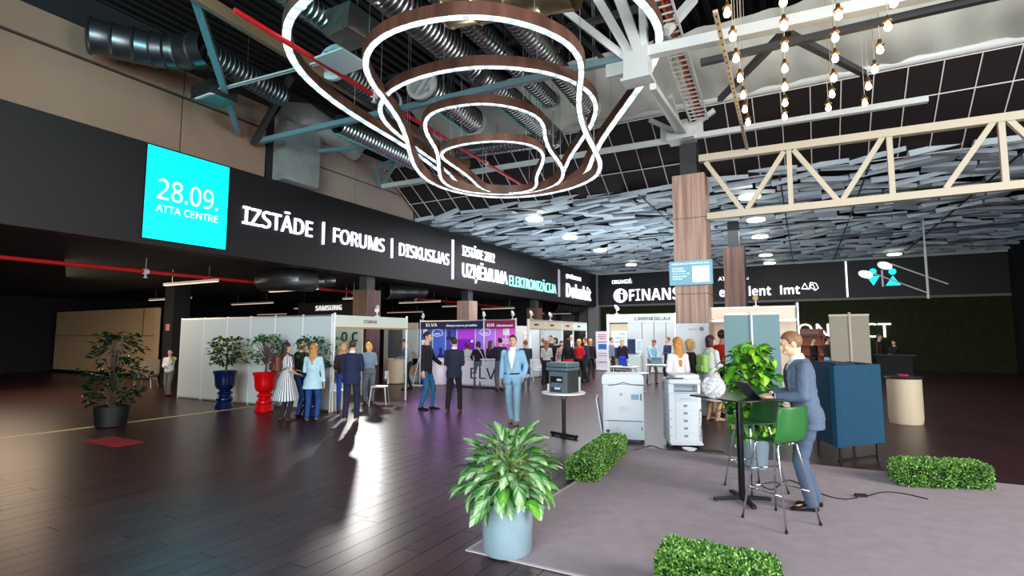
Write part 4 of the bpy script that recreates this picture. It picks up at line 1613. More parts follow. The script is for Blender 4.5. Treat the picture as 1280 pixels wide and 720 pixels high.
for a, b_ in ((785, 803), (803, 818), (818, 833), (833, 852)):
    bx((xi(a, YJ), YJ, 0.03), (xi(b_, YJ) - 0.03, YJ + 0.05, zj(402)), 'back_panel', M_PANELW, t)
bx((xi(763, 27), 27, 0.03), (xi(785, 27), 27.05, zj(404)), 'back_panel', M_FASCB, t)
bx((xi(764, 26.8), 26.8, ony(770, 434, 26.8).z), (xi(784, 26.8), 26.85, ony(770, 414, 26.8).z), 'video_wall', mat('video_wall', (196, 222, 240), 0.4, emit=0.7), t)
for k in range(3):
    yy = 417 + k * 5
    p, q = ony(768 + 6 * (k == 0), yy + 1, 26.78), ony(781, yy, 26.78)
    bx((p.x, 26.78, p.z), (q.x, 26.79, q.z), 'video_text', mat('video_text', (120, 160, 190), 0.5), t)
bx((xi(764, 26.8), 26.78, ony(770, 446, 26.8).z), (xi(784, 26.8), 26.85, ony(770, 435, 26.8).z), 'video_wall', mat('video_navy', (34, 40, 96), 0.4), t)
bx((xi(784, 26), 26, ony(790, 442, 26).z), (xi(794, 26), 26.05, ony(790, 424, 26).z), 'navy_panel', mat('navy_panel', (36, 44, 84), 0.5), t)
bx((xi(784, 25.9), 25.6, 0.03), (xi(802, 25.9), 26.0, ony(790, 444, 25.6).z), 'cupboard', mat('pale_cupboard', (196, 208, 208), 0.5), t)
m = thing('monitor', 'white framed monitor standing on the pale cupboard of the E-INVENTARIZACIJA stand', 'monitor', (xi(799, 25.6), 25.7, ony(790, 444, 25.6).z))
p, q = ony(794.5, 441, 25.7), ony(803, 424, 25.7)
bx((p.x, 25.7, p.z), (q.x, 25.76, q.z), 'casing', M_WHITE, m)
p, q = ony(796, 438, 25.69), ony(801.5, 426, 25.69)
bx((p.x, 25.685, p.z), (q.x, 25.7, q.z), 'screen', mat('screen_pale', (170, 190, 210), 0.3, emit=0.3), m)
b = MB()
b.box((m.location.x - 0.1, 25.68, m.location.z), (m.location.x + 0.1, 25.85, m.location.z + 0.03))
b.box((m.location.x - 0.03, 25.74, m.location.z), (m.location.x + 0.03, 25.8, m.location.z + 0.2))
b.build('foot', M_WHITE, m, local=False)


def cafe_table(px, k, z, r, label, square=False):
    g = gk(px, k)
    c = thing('cafe_table', label, 'table', tuple(g))
    b = MB()
    if square:
        b.rbox((-r, -0.35, z - 0.03), (r, 0.35, z), 0.04)
    else:
        b.lathe([(r - 0.01, z - 0.03), (r, z - 0.015), (r - 0.01, z)], n=28)
    b.build('top', M_WHITE, c, 'auto')
    b = MB()
    if square:
        for sx in (-1, 1):
            b.cyl((sx * (r - 0.06), 0, 0), (sx * (r - 0.06), 0, z - 0.03), 0.025, n=8)
            b.box((sx * (r - 0.06) - 0.03, -0.3, 0), (sx * (r - 0.06) + 0.03, 0.3, 0.03))
        b.box((-r + 0.06, -0.015, z - 0.09), (r - 0.06, 0.015, z - 0.03))
    else:
        b.lathe([(0.24, 0.0), (0.23, 0.02), (0.04, 0.04), (0.03, 0.06), (0.03, z - 0.03)], n=24)
    b.build('pedestal', M_ALU, c, 'auto')
    return c


cafe_table(780, 18.0, 0.76, 0.45, 'low white table holding small items left of the pale cupboard', True)
cafe_table(822, 19.6, 0.74, 0.42, 'white table carrying the grey laptop of the man in the tie', True)
cafe_table(797, 17.2, 0.6, 0.35, 'small white round table behind the left copier')
f = gk(794, 17.8)
c = thing('cafe_chair', 'white shell chair between the white tables behind the left copier', 'chair', tuple(f), 2.2)
b = MB()
b.rbox((-0.22, -0.2, 0.42), (0.22, 0.22, 0.46), 0.08).rbox((-0.22, 0.18, 0.46), (0.22, 0.22, 0.85), 0.02)
b.build('shell', M_WHITE, c, 'auto')
for sx in (-1, 1):
    for sy in (-1, 1):
        b = MB()
        b.cyl((0.15 * sx, 0.15 * sy, 0.42), (0.2 * sx, 0.2 * sy, 0), 0.012, n=6)
        b.build('leg', mat('pale_beech', (206, 180, 140), 0.5), c)
l = gk(820, 19.6)
c = thing('laptop', 'small grey laptop on the white table before the man in the tie', 'laptop', (l.x, l.y, 0.74), 0.3)
b = MB()
b.box((-0.19, -0.13, 0), (0.19, 0.13, 0.018))
b.build('base', M_ALU, c)
b = MB()
b.hexa([(-0.19, -0.13, 0.018), (0.19, -0.13, 0.018), (0.19, -0.12, 0.018), (-0.19, -0.12, 0.018), (-0.19, -0.2, 0.26), (0.19, -0.2, 0.26), (0.19, -0.19, 0.265), (-0.19, -0.19, 0.265)])
b.build('lid', mat('grey_blue_lid', (110, 140, 150), 0.4), c)
l = gk(784, 18.0)
for k in range(4):
    b = MB()
    b.box((l.x - 0.15 + k * 0.09, l.y - 0.1, 0.76), (l.x - 0.09 + k * 0.09, l.y - 0.04, 0.79 + 0.01 * (k % 2)))
    tag(b.build('small_box', M_BLACK), 'tiny black gadget on the low white table, %s from the left' % ['first', 'second', 'third', 'last'][k], 'gadget', 'black gadgets on the low white table')
# roll-up banner
g = gk(753, 27.5)
t = thing('rollup_banner', 'pale roll-up banner with red headings left of the white E-INVENTARIZACIJA stand', 'banner', tuple(g), 0)
w_ = 0.36
zz = lambda py: 1.75 + (421 - py) * 27.5 / 665
bx((-w_, -0.01, 0.06), (w_, 0.0, zz(414.5)), 'sheet', mat('banner_pale', (222, 216, 226), 0.6), t, True)
bx((-w_ - 0.02, -0.08, 0), (w_ + 0.02, 0.08, 0.06), 'base', M_ALU, t, True)
bx((-w_, -0.015, zz(414.5)), (w_, 0.01, zz(414.5) + 0.03), 'top_rail', M_ALU, t, True)
bx((-0.22, -0.014, zz(436.5)), (0.22, -0.01, zz(430)), 'picture', mat('banner_blue', (40, 110, 180), 0.4), t, True)
for k, (wd, py, cc) in enumerate(((0.24, 418, (170, 40, 60)), (0.26, 420.5, (170, 40, 60)), (0.18, 423, (170, 40, 60)), (0.26, 427, (50, 50, 130)), (0.26, 452, (120, 40, 60)), (0.24, 441, (150, 150, 160)), (0.24, 444, (150, 150, 160)))):
    bx((-wd, -0.013, zz(py + 0.9)), (wd, -0.01, zz(py)), 'printed_line', mat('line_%d_%d' % cc[:2], cc, 0.5), t, True)

# cream stand with blue-grey panels on the right
YC = 13.3
xc = lambda px, y=YC: ony(px, 421, y).x
t = thing('exhibition_stand', 'cream-fascia stand with a slim corner post behind the blue-grey panels', 'stand', (xc(945), YC, 0))
bx((xc(889), YC, 2.16), (xc(997), YC + 0.04, 2.4), 'fascia_board', M_WARMW, t)
bx((xc(886), YC - 0.02, 2.4), (xc(998), YC + 0.06, 2.44), 'top_rail', M_POST, t)
bx((xc(889), YC - 0.01, 2.1), (xc(997), YC + 0.05, 2.15), 'bottom_rail', M_ALU, t)
b = MB()
b.cyl((xc(998), YC, 0), (xc(998), YC, 2.5), 0.035, n=8)
b.build('post', M_ALU, t, 'auto', local=False)
bx((xc(890, 14.2), 14.2, 0), (xc(998, 14.2), 14.24, 2.2), 'back_panel', M_WARMW, t)
t = thing('display_screen', 'pair of tall blue-grey panels with a white middle post behind the climbing plant', 'panel', (xc(940, 12), 12, 0))
x12 = lambda px: ony(px, 421, 12).x
MBG = mat('blue_grey_panel', (112, 146, 152), 0.6)
bx((x12(905.5), 12, 0.03), (x12(939), 12.03, 2.2), 'panel', MBG, t)
bx((x12(941), 12, 0.03), (x12(975), 12.03, 2.2), 'panel', MBG, t)
bx((x12(905.5), 11.99, 2.2), (x12(975), 12.04, 2.24), 'top_rail', M_POST, t)
b = MB()
b.cyl((x12(940), 11.98, 0), (x12(940), 11.98, 2.26), 0.022, n=8)
b.build('post', M_POST, t, 'auto', local=False)
YG = 17.5
xg = lambda px: ony(px, 421, YG).x
zg = ony(1060, 395, YG).z
t = thing('display_screen', 'pair of tall grey-brown panels with a cream post standing behind the blue pod seat', 'panel', (xg(1062), YG, 0))
MGB = mat('grey_brown_panel', (150, 146, 132), 0.7)
bx((xg(1037.5), YG, 0.03), (xg(1062), YG + 0.03, zg), 'panel', MGB, t)
bx((xg(1064), YG, 0.03), (xg(1087.5), YG + 0.03, zg), 'panel', MGB, t)
bx((xg(1037), YG - 0.01, zg), (xg(1088), YG + 0.04, zg + 0.05), 'top_rail', M_CREAMSTEEL, t)
b = MB()
b.cyl((xg(1063), YG - 0.03, 0), (xg(1063), YG - 0.03, zg + 0.1), 0.03, n=8)
b.build('post', M_CREAMSTEEL, t, 'auto', local=False)
# CONNECT on the moss
p, q = ony(981, 421.5, YB - 0.02), ony(1113.5, 404, YB - 0.02)
sg = thing('wall_lettering', 'glowing white CONNECT letters mounted on the dark green moss wall', 'sign', (p.x, YB, p.z))
text('CONNECT', p, EX, UPZ, q.x - p.x, q.z - p.z, mat('connect_glow', (240, 244, 248), 0.4, emit=2.2), sg, depth=0.04)
# orange cabinet at the back right
c0 = gk(1012, 27)
t = thing('display_cabinet', 'tall orange wooden cabinet below the O of the glowing letters', 'cabinet', tuple(c0))
zc = lambda py, k=27: 1.75 + (421 - py) * k / 665
MO = mat('orange_wood', (150, 74, 34), 0.5)
bx((-0.6, 0, 0), (0.6, 0.05, zc(411)), 'back', MO, t, True)
for k in range(4):
    bx((-0.6, -0.35, 0.3 + k * 0.5), (0.6, 0, 0.34 + k * 0.5), 'shelf', MO, t, True)
bx((-0.62, -0.36, 0), (-0.58, 0.05, zc(411)), 'side', MO, t, True)
bx((0.58, -0.36, 0), (0.62, 0.05, zc(411)), 'side', MO, t, True)
bx((-0.4, -0.3, zc(418)), (0.4, -0.05, zc(414)), 'grey_case', mat('case_grey', (110, 100, 100), 0.5), t, True)
# counter and dark high table at the right edge
g = gk(1126, 11.0)
t = thing('round_counter', 'pale oak round counter cut by the right edge of the photo', 'counter', tuple(g))
b = MB()
b.lathe([(0.28, 0.0), (0.3, 0.1), (0.3, 0.9)], n=28)
b.build('body', mat('pale_oak2', (186, 172, 146), 0.5), t, 'auto')
b = MB()
b.lathe([(0.33, 0.9), (0.34, 0.92), (0.33, 0.94)], n=28)
b.build('top', M_BLACK, t, 'auto')
b = MB()
b.rbox((-0.1, -0.12, 0.94), (0.08, 0.06, 0.99), 0.02)
b.build('crimson_pad', mat('crimson_pad', (120, 20, 44), 0.6), t, 'auto')
g = gk(1114, 21)
t = thing('high_table', 'black high table in the dim corner at the far right', 'table', tuple(g))
bx((-0.6, -0.3, 1.02), (0.7, 0.3, 1.06), 'top', M_BLACK, t, True)
bx((-0.5, -0.25, 0), (0.6, 0.25, 1.02), 'body', M_DARK, t, True)

# spotlights along the stand tops
MSPOT = mat('spot_housing', (226, 228, 228), 0.4)
spots = [(472, 394, -9.79, 'x', 'on the ECOMHUB fascia'), (529, 397, YE, 'y', 'on the left end of the navy ELVA fascia'), (605, 396, YE, 'y', 'where the navy and crimson fascias meet'), (641, 396, YE, 'y', 'on the right end of the crimson fascia'),
         (664, 398, XB3, 'x', 'on the first beige fascia board'), (688, 399, XB3, 'x', 'on the third beige fascia board'), (771, 390, YI, 'y', 'on the left end of the E-INVENTARIZACIJA fascia'),
         (945, 384.5, YC, 'y', 'on the cream fascia by the dark column')]
for px, py, pl_, ax, where in spots:
    p = onx(px, py, pl_) if ax == 'x' else ony(px, py, pl_)
    s = 0.8 if p.y < 20 else 1.2
    top = {-9.79: 2.28, YE: 2.36, XB3: 2.36, YI: zi(392), YC: 2.44}[pl_]
    t = thing('spotlight', 'small white spotlight ' + where, 'spotlight', (p.x, p.y, top))
    t.scale = (s, s, s)
    b = MB()
    b.cyl((0, 0, 0), (0, -0.05, 0.2), 0.018, n=6)
    b.box((-0.07, -0.05, -0.015), (0.07, 0.05, 0.02))
    b.build('arm', MSPOT, t)
    b = MB()
    d_ = Vector((0.16, -0.2, -0.14)) if pl_ != YC else Vector((0, -0.16, -0.05))
    b.cyl(Vector((0, -0.02, 0.26)) - d_ * 0.5, Vector((0, -0.02, 0.26)) + d_ * 0.5, 0.055, 0.075, 12)
    b.build('head', MSPOT if pl_ != YC else mat('brass_head', (190, 160, 100), 0.4), t, 'auto')
# two bright ones on stalks before the pictogram
for px, py, k, nm_ in ((1082, 343, 20, 'lower'), (1106, 332, 20, 'upper')):
    p = atk(px, py, k)
    t = thing('spotlight', 'bright white stalk spotlight in front of the cyan pictogram, the %s of two' % nm_, 'spotlight', tuple(p))
    b = MB()
    b.ell((0, 0, 0), (0.24, 0.18, 0.14), 14, 8, Matrix.Rotation(0.35, 3, 'Y'))
    b.build('head', mat('spot_glow', (255, 250, 246), 0.4, emit=1.3), t, True)
    b = MB()
    b.cyl((0.2, 0, 0.05), (1.9, 0.4, -0.75), 0.025, n=6)
    b.build('arm', M_LIGHTSTEEL, t)
    if nm_ == 'lower':
        b = MB()
        b.cyl((1.9, 0.4, -0.95), (1.9, 0.4, 0.9), 0.04, n=8)
        b.cyl((1.9, 0.4, 0.9), (1.9, 0.4, 6.42 - p.z), 0.03, n=8)
        b.build('pole', M_LIGHTSTEEL, t)
spot('stand_spot', (-11.6, 12.0, 2.42), (-5.2, 5.2, 0), 700, (1.0, 0.97, 0.94), 90, 0.3, 0.06)

# ================================================================== OFFICE MACHINES
M_COPY = mat('copier_white', (206, 214, 220), 0.4)
M_COPY2 = mat('copier_panel', (190, 202, 212), 0.4)
M_COPYG = mat('copier_grey', (120, 132, 140), 0.45)
M_COPYD = mat('copier_dark', (52, 58, 64), 0.45)
# right copier, front
g = onz(858, 561)
t = thing('copier', 'white copier seen from the front with a column of paper drawers', 'copier', tuple(g), R(24))
W, D = 0.5, 0.5
H = 1.12
b = MB()
b.rbox((-W / 2, 0, 0.08), (W / 2, D, 0.86), 0.012)
b.rbox((-W / 2, 0.02, 0.86), (-W / 2 + 0.09, D, 1.0), 0.01).rbox((W / 2 - 0.05, 0.02, 0.86), (W / 2, D, 1.0), 0.01).rbox((-W / 2, 0.34, 0.86), (W / 2, D, 1.0), 0.01)
b.build('body', M_COPY, t, 'auto')
b = MB()
b.rbox((-W / 2 - 0.005, -0.01, 1.0), (W / 2 + 0.005, D + 0.01, 1.08), 0.03)
b.build('scanner', M_COPY, t, 'auto')
b = MB()
b.rbox((-W / 2 + 0.1, 0.03, 1.08), (W / 2, D, 1.15), 0.04)
b.build('scanner_lid', M_COPY, t, 'auto')
b = MB()
b.rbox((-W / 2 - 0.02, 0.0, 1.075), (-W / 2 + 0.24, 0.16, 1.1), 0.02)
b.build('control_panel', M_COPYD, t, 'auto')
bx((-W / 2 + 0.09, 0.03, 0.865), (W / 2 - 0.05, 0.34, 0.875), 'output_tray', M_COPY2, t, True)
bx((-W / 2 + 0.1, -0.006, 0.72), (W / 2 - 0.06, 0.002, 0.85), 'front_cover', M_COPY2, t, True)
bx((-W / 2 + 0.12, 0.0, 0.985), (W / 2 - 0.06, 0.02, 0.999), 'slot', M_COPYG, t, True)
for k in range(5):
    bx((-0.06 + k * 0.03, -0.009, 0.765 + (k % 2) * 0.004), (-0.042 + k * 0.03, -0.006, 0.777), 'mark', M_COPYG, t, True)
for k in range(5):
    z0 = 0.13 + k * 0.117
    d = bx((-W / 2 + 0.1, -0.012, z0), (W / 2 - 0.06, 0.001, z0 + 0.108), 'drawer', M_COPY, t, True)
    bx((-0.03, -0.015, z0 + 0.05), (0.03, -0.011, z0 + 0.085), 'drawer_handle', M_COPYG, d, True)
for k in range(4):
    bx((-W / 2 - 0.003, 0.05, 0.16 + k * 0.11), (-W / 2 + 0.001, D - 0.05, 0.165 + k * 0.11), 'side_seam', M_COPYG, t, True)
    for sx in (-W / 2 + 0.03, W / 2 - 0.03):
        b = MB()
        b.cyl((sx, -0.004, 0.2 + k * 0.13), (sx, 0.001, 0.2 + k * 0.13), 0.008, n=8)
        b.build('screw_cap', M_COPYD, t)
bx((-W / 2 + 0.02, 0.02, 0.05), (W / 2 + 0.02, D - 0.02, 0.08), 'base_plate', M_COPY, t, True)
for sx in (-1, 1):
    for sy in (0.06, D - 0.06):
        b = MB()
        b.cyl((sx * (W / 2 - 0.05) - 0.012, sy, 0.028), (sx * (W / 2 - 0.05) + 0.012, sy, 0.028), 0.026, n=12)
        b.box((sx * (W / 2 - 0.05) - 0.02, sy - 0.01, 0.03), (sx * (W / 2 - 0.05) + 0.02, sy + 0.01, 0.05))
        b.build('caster', M_BLACK, t)
b = MB()
b.tube([(W / 2 - 0.02, -0.01, 0.62), (W / 2 - 0.0, -0.03, 0.55), (W / 2 - 0.02, -0.025, 0.3), (W / 2 - 0.03, -0.02, 0.12)], 0.006, 6)
b.build('cord', M_COPYD, t, True)
# left copier, back
g = onz(780, 552.5)
t = thing('copier', 'white copier turned back to front with an open side flap', 'copier', tuple(g), R(17))
W, D, H = 0.68, 0.6, 1.1
b = MB()
b.rbox((-W / 2, 0, 0.04), (W / 2, D, 0.95), 0.015)
b.build('body', M_COPY, t, 'auto')
b = MB()
prof = []
pts = [(-W / 2 - 0.01, 0.955)] + [(-W / 2 + 0.06 - 0.07 * math.cos(a), 1.06 + 0.06 * math.sin(a)) for a in (0, 0.4, 0.8, 1.2, PI / 2)] + [(W / 2 - 0.06 + 0.06 * math.sin(a), 1.06 + 0.06 * math.cos(a)) for a in (0, 0.4, 0.8, 1.2, PI / 2)] + [(W / 2, 0.955)]
b.rings([[Vector((x_, y_, z_)) for x_, z_ in pts] for y_ in (-0.01, D)])
b.build('scanner_lid', M_COPY, t, 'auto')
bx((-W / 2 + 0.08, -0.008, 0.36), (W / 2 - 0.03, 0.0, 0.9), 'back_cover', M_COPY, t, True)
bx((-W / 2 + 0.1, -0.008, 0.06), (W / 2 - 0.02, 0.0, 0.33), 'lower_cover', M_COPY2, t, True)
bx((-W / 2 + 0.08, -0.003, 0.335), (W / 2, 0.001, 0.345), 'seam', M_COPYG, t, True)
bx((-W / 2 + 0.02, -0.004, 0.345), (W / 2 - 0.04, 0.001, 0.352), 'seam', M_COPYD, t, True)
for a in ((-0.06, 0.76, 0.05, 0.05, (176, 172, 140)), (0.13, 0.7, 0.13, 0.09, (130, 160, 186)), (-0.08, 0.5, 0.16, 0.09, (196, 204, 214)), (-0.13, 0.17, 0.07, 0.1, (190, 194, 198))):
    bx((a[0], -0.011, a[1]), (a[0] + a[2], -0.008, a[1] + a[3]), 'rating_label', mat('label_%d' % a[4][0], a[4], 0.5), t, True)
bx((W / 2 - 0.06, -0.012, 0.69), (W / 2 - 0.04, -0.007, 0.8), 'vent', M_COPYD, t, True)
bx((W / 2 - 0.05, -0.012, 0.2), (W / 2 - 0.035, -0.007, 0.25), 'vent', M_COPYD, t, True)
b = MB()
b.rbox((-W / 2 + 0.05, -0.012, 0.16), (-W / 2 + 0.11, -0.004, 0.2), 0.01)
b.build('power_socket', M_COPYD, t, 'auto')
b = MB()
b.tube([(-W / 2 + 0.08, -0.01, 0.17), (-W / 2 + 0.09, -0.05, 0.1), (-W / 2 + 0.13, -0.05, 0.02), (-W / 2 + 0.3, -0.1, 0.008)], 0.008, 6)
b.build('cord', M_COPYD, t, True)
b = MB()
b.tube([(-W / 2 + 0.1, -0.012, 0.93), (-0.12, -0.014, 0.945), (0.0, -0.016, 0.985), (0.14, -0.014, 0.95), (W / 2, -0.012, 0.94)], 0.006, 6)
b.build('cable', M_COPYD, t, True)
b = MB()
b.hexa([(-W / 2 - 0.02, 0.02, 0.05), (-W / 2, 0.02, 0.05), (-W / 2, D - 0.1, 0.05), (-W / 2 - 0.02, D - 0.1, 0.05), (-W / 2 - 0.12, 0.05, 0.68), (-W / 2 - 0.1, 0.05, 0.68), (-W / 2 - 0.1, D - 0.12, 0.72), (-W / 2 - 0.12, D - 0.12, 0.72)])
b.build('side_flap', M_COPY2, t)
bx((-W / 2 + 0.05, 0.05, 0.0), (W / 2 - 0.05, D - 0.05, 0.04), 'base', M_COPYD, t, True)
b = MB()
b.box((-0.01, 0.0, 0), (0.24, 0.06, 0.05))
# round table and grey multifunction printer
g = onz(705, 546)
t = thing('round_table', 'white round table on a black T-foot column carrying the grey printer', 'table', tuple(g), R(-20))
zt = 0.78
b = MB()
b.lathe([(0.36, zt - 0.035), (0.385, zt - 0.03), (0.39, zt - 0.015), (0.385, zt)], n=40)
b.build('top', M_WHITE, t, 'auto')
b = MB()
b.cyl((0, 0, 0.06), (0, 0, zt - 0.12), 0.035, n=14)
b.build('column', M_BLACK, t, 'auto')
b = MB()
b.cyl((0, 0, zt - 0.12), (0, 0, zt - 0.035), 0.05, 0.07, 14)
b.build('column_head', M_ALU, t, 'auto')
for a in (0, 90):
    b = MB()
    Mr = Matrix.Rotation(R(a), 3, 'Z')
    b.cbox((0, 0, 0.04), (0.6 if a == 0 else 0.12, 0.07, 0.05), Mr)
    b.build('foot_bar', M_BLACK, t)
for sx in (-1, 1):
    b = MB()
    b.cyl((sx * 0.27, 0, 0), (sx * 0.27, 0, 0.02), 0.025, n=8)
    b.build('glide', M_BLACK, t)
t = thing('printer', 'tall dark grey office printer standing on the white round table', 'printer', (g.x, g.y, zt), R(-12))
MPG = mat('printer_grey', (92, 110, 120), 0.45)
MPD = mat('printer_dark', (58, 58, 60), 0.5)
b = MB()
b.rbox((-0.19, -0.17, 0.0), (0.2, 0.19, 0.36), 0.015)
b.build('body', MPD, t, 'auto')
b = MB()
b.box((-0.185, -0.18, 0.0), (0.17, -0.165, 0.14)).box((-0.185, -0.18, 0.28), (0.17, -0.165, 0.37)).box((-0.185, -0.18, 0.14), (-0.16, -0.165, 0.28)).box((0.11, -0.182, 0.0), (0.19, -0.16, 0.37))
b.build('front_frame', MPG, t)
bx((-0.16, -0.174, 0.17), (0.1, -0.165, 0.28), 'output_slot', M_BLACK, t, True)
bx((-0.13, -0.184, 0.13), (0.1, -0.16, 0.17), 'tray_front', MPG, t, True)
bx((-0.15, -0.186, 0.01), (0.08, -0.178, 0.09), 'paper_drawer', M_COPYD, t, True)
bx((-0.06, -0.19, 0.055), (0.06, -0.184, 0.09), 'white_label', M_COPY, t, True)
bx((-0.02, -0.18, 0.2), (0.08, -0.172, 0.24), 'paper_stop', M_COPY2, t, True)
b = MB()
b.rbox((-0.24, -0.21, 0.38), (0.22, 0.2, 0.43), 0.015)
b.build('scanner', MPG, t, 'auto')
b = MB()
b.rbox((-0.24, -0.2, 0.44), (0.22, 0.2, 0.52), 0.02)
b.build('scanner_lid', MPG, t, 'auto')
bx((-0.22, -0.19, 0.36), (0.2, 0.19, 0.38), 'neck', M_COPYD, t, True)
b = MB()
b.box((-0.2, 0.19, 0.02), (0.22, 0.21, 0.26))
b.build('back_tray', M_WHITE, t)
bx((-0.215, -0.19, 0.03), (-0.19, -0.16, 0.14), 'side_label', M_WHITE, t, True)

# ================================================================== BLUE POD SEAT
c0, c1, c2 = gk(1040, 7.25), gk(1098, 7.62), gk(1008, 8.1)
ux = (c1 - c0)
uy = (c2 - c0)
t = thing('pod_seat', 'tall blue upholstered pod seat standing behind the man in the blue suit', 'seat', tuple(c0))
MBL = mat('petrol_blue_felt', (2, 58, 84), 0.85, var=0.06, scale=5)


def podwall(p, q, thick, z0, z1, name, m=MBL):
    d = (q - p).normalized()
    n_ = Vector((-d.y, d.x, 0)) * thick
    b = MB()
    b.hexa([p + Vector((0, 0, z0)), q + Vector((0, 0, z0)), q + n_ + Vector((0, 0, z0)), p + n_ + Vector((0, 0, z0)), p + Vector((0, 0, z1)), q + Vector((0, 0, z1)), q + n_ + Vector((0, 0, z1)), p + n_ + Vector((0, 0, z1))])
    return b.build(name, m, t, local=False)


podwall(c0, c1, 0.07, 0.27, 1.36, 'back_wall')
podwall(c2, c0, 0.07, 0.27, 1.36, 'side_wall')
podwall(c1, c1 + uy, 0.07, 0.27, 1.36, 'side_wall')
b = MB()
zc_ = [0.3, 0.5]
q0, q1, q2, q3 = c0 + ux * .08 + uy * .08, c1 - ux * .08 + uy * .08, c1 + uy * 0.95 - ux * .08, c2 + ux * .08
b.hexa([v + Vector((0, 0, 0.3)) for v in (q0, q1, q2, q3)] + [v + Vector((0, 0, 0.5)) for v in (q0, q1, q2, q3)])
b.build('seat_cushion', MBL, t, local=False)
b = MB()
p = c0 + uy * 0.5
b.hexa([v + Vector((0, 0, 1.28)) for v in (q0, q0.lerp(q1, .5), q3.lerp(q2, .5), q3)] + [v + Vector((0, 0, 1.385)) for v in (q0, q0.lerp(q1, .5), q3.lerp(q2, .5), q3)])
b.build('inner_ledge', mat('deep_blue_felt', (6, 40, 64), 0.85), t, local=False)
for v in (c0 + ux * .1 + uy * .1, c1 - ux * .1 + uy * .1, c1 + uy * .9 - ux * .1, c2 + ux * .1 - uy * .1):
    b = MB()
    b.cyl((v.x, v.y, 0.0), (v.x, v.y, 0.28), 0.02, n=8)
    b.build('leg', M_BLACK, t, local=False)
b = MB()
q = [v + Vector((0, 0, 0.06)) for v in (c0 + ux * .1 + uy * .15, c1 - ux * .1 + uy * .15)]
b.beam(q[0], q[1], 0.04, 0.03)
b.build('stretcher', M_BLACK, t, local=False)
# low dark console and white power strip beneath
g = gk(925, 8.55)
t = thing('power_strip', 'white socket strip lying on the carpet edge behind the green bar chairs', 'power strip', (g.x, g.y, 0))
b = MB()
b.rbox((-0.14, -0.03, 0.0), (0.22, 0.03, 0.05), 0.01)
b.build('housing', M_WHITE, t, 'auto')
for k in range(4):
    b = MB()
    b.cyl((-0.09 + k * 0.085, 0, 0.05), (-0.09 + k * 0.085, 0, 0.054), 0.022, n=12)
    b.build('socket', M_COPYG, t)
# ================================================================== PEOPLE
V3 = Vector
SKIN = {}


def skin_mat(c):
    return mat('skin_%d_%d' % c[:2], c, 0.5, spec=0.35)


def cloth(c, pattern=None):
    if pattern == 'stripes':
        nm = 'striped_cloth'
        if nm in _mats:
            return _mats[nm]
        m = mat(nm, (230, 232, 234), 0.85)
        nt = m.node_tree
        tc = nt.nodes.new('ShaderNodeTexCoord')
        gr = nt.nodes.new('ShaderNodeTexGradient')
        gr.gradient_type = 'RADIAL'
        nt.links.new(tc.outputs['Object'], gr.inputs['Vector'])
        m1 = nt.nodes.new('ShaderNodeMath')
        m1.operation = 'MULTIPLY'
        m1.inputs[1].default_value = 30
        m2 = nt.nodes.new('ShaderNodeMath')
        m2.operation = 'FRACT'
        nt.links.new(gr.outputs['Fac'], m1.inputs[0])
        nt.links.new(m1.outputs[0], m2.inputs[0])
        rp = nt.nodes.new('ShaderNodeValToRGB')
        rp.color_ramp.interpolation = 'CONSTANT'
        rp.color_ramp.elements[0].color = (*lin((70, 74, 84)), 1)
        rp.color_ramp.elements[1].color = (*lin((222, 226, 230)), 1)
        rp.color_ramp.elements[1].position = 0.42
        nt.links.new(m2.outputs[0], rp.inputs[0])
        nt.links.new(rp.outputs[0], nt.nodes['Principled BSDF'].inputs['Base Color'])
        return m
    if pattern == 'spots':
        return mat('patterned_cloth', c, 0.85, var=0.9, scale=16)
    return mat('cloth_%d_%d_%d' % c, c, 0.82, var=0.1, scale=5, bump=0.5, bscale=22)


def IK(a, b, l1, l2, pole):
    d = b - a
    L = min(d.length, (l1 + l2) * 0.998)
    d = d.normalized()
    x = (l1 * l1 - l2 * l2 + L * L) / (2 * L)
    hh = math.sqrt(max(l1 * l1 - x * x, 0))
    pn = pole - d * pole.dot(d)
    pn.normalize()
    return a + d * x + pn * hh, a + d * L


def capsule(mb, p, q, r0, r1, n=12):
    d = (q - p).normalized()
    mb.tube([p - d * r0 * 0.95, p - d * r0 * 0.6, p, q, q + d * r1 * 0.6, q + d * r1 * 0.95], [r0 * 0.3, r0 * 0.8, r0, r1, r1 * 0.8, r1 * 0.3], n)


ARMS = {'down': (0.25, 0.0, 0.87), 'fold': (0.06, -0.24, 1.13), 'pocket': (0.22, -0.03, 0.91), 'phone': (0.07, -0.25, 1.25), 'reach': (0.16, -0.42, 1.1), 'face': (0.07, -0.15, 1.47), 'behind': (0.1, 0.17, 1.0), 'hip': (0.25, -0.02, 1.02)}
TM = [(0.84, .150, .105, 0), (0.93, .168, .115, .006), (1.02, .156, .108, 0), (1.12, .148, .104, -.005), (1.25, .166, .116, -.006), (1.36, .178, .118, 0), (1.43, .160, .100, .006), (1.475, .095, .078, .012), (1.51, .06, .06, .016)]
TF = [(0.84, .158, .110, .004), (0.93, .172, .118, .010), (1.02, .142, .102, .002), (1.12, .126, .092, -.002), (1.25, .146, .112, -.012), (1.36, .156, .110, -.004), (1.43, .140, .090, .006), (1.475, .085, .070, .012), (1.51, .052, .052, .016)]


def tors(fem, z):
    T = TF if fem else TM
    if z <= T[0][0]:
        return T[0][1:]
    for a, b in zip(T[:-1], T[1:]):
        if z <= b[0]:
            f = (z - a[0]) / (b[0] - a[0])
            return tuple(a[i] + (b[i] - a[i]) * f for i in (1, 2, 3))
    return T[-1][1:]


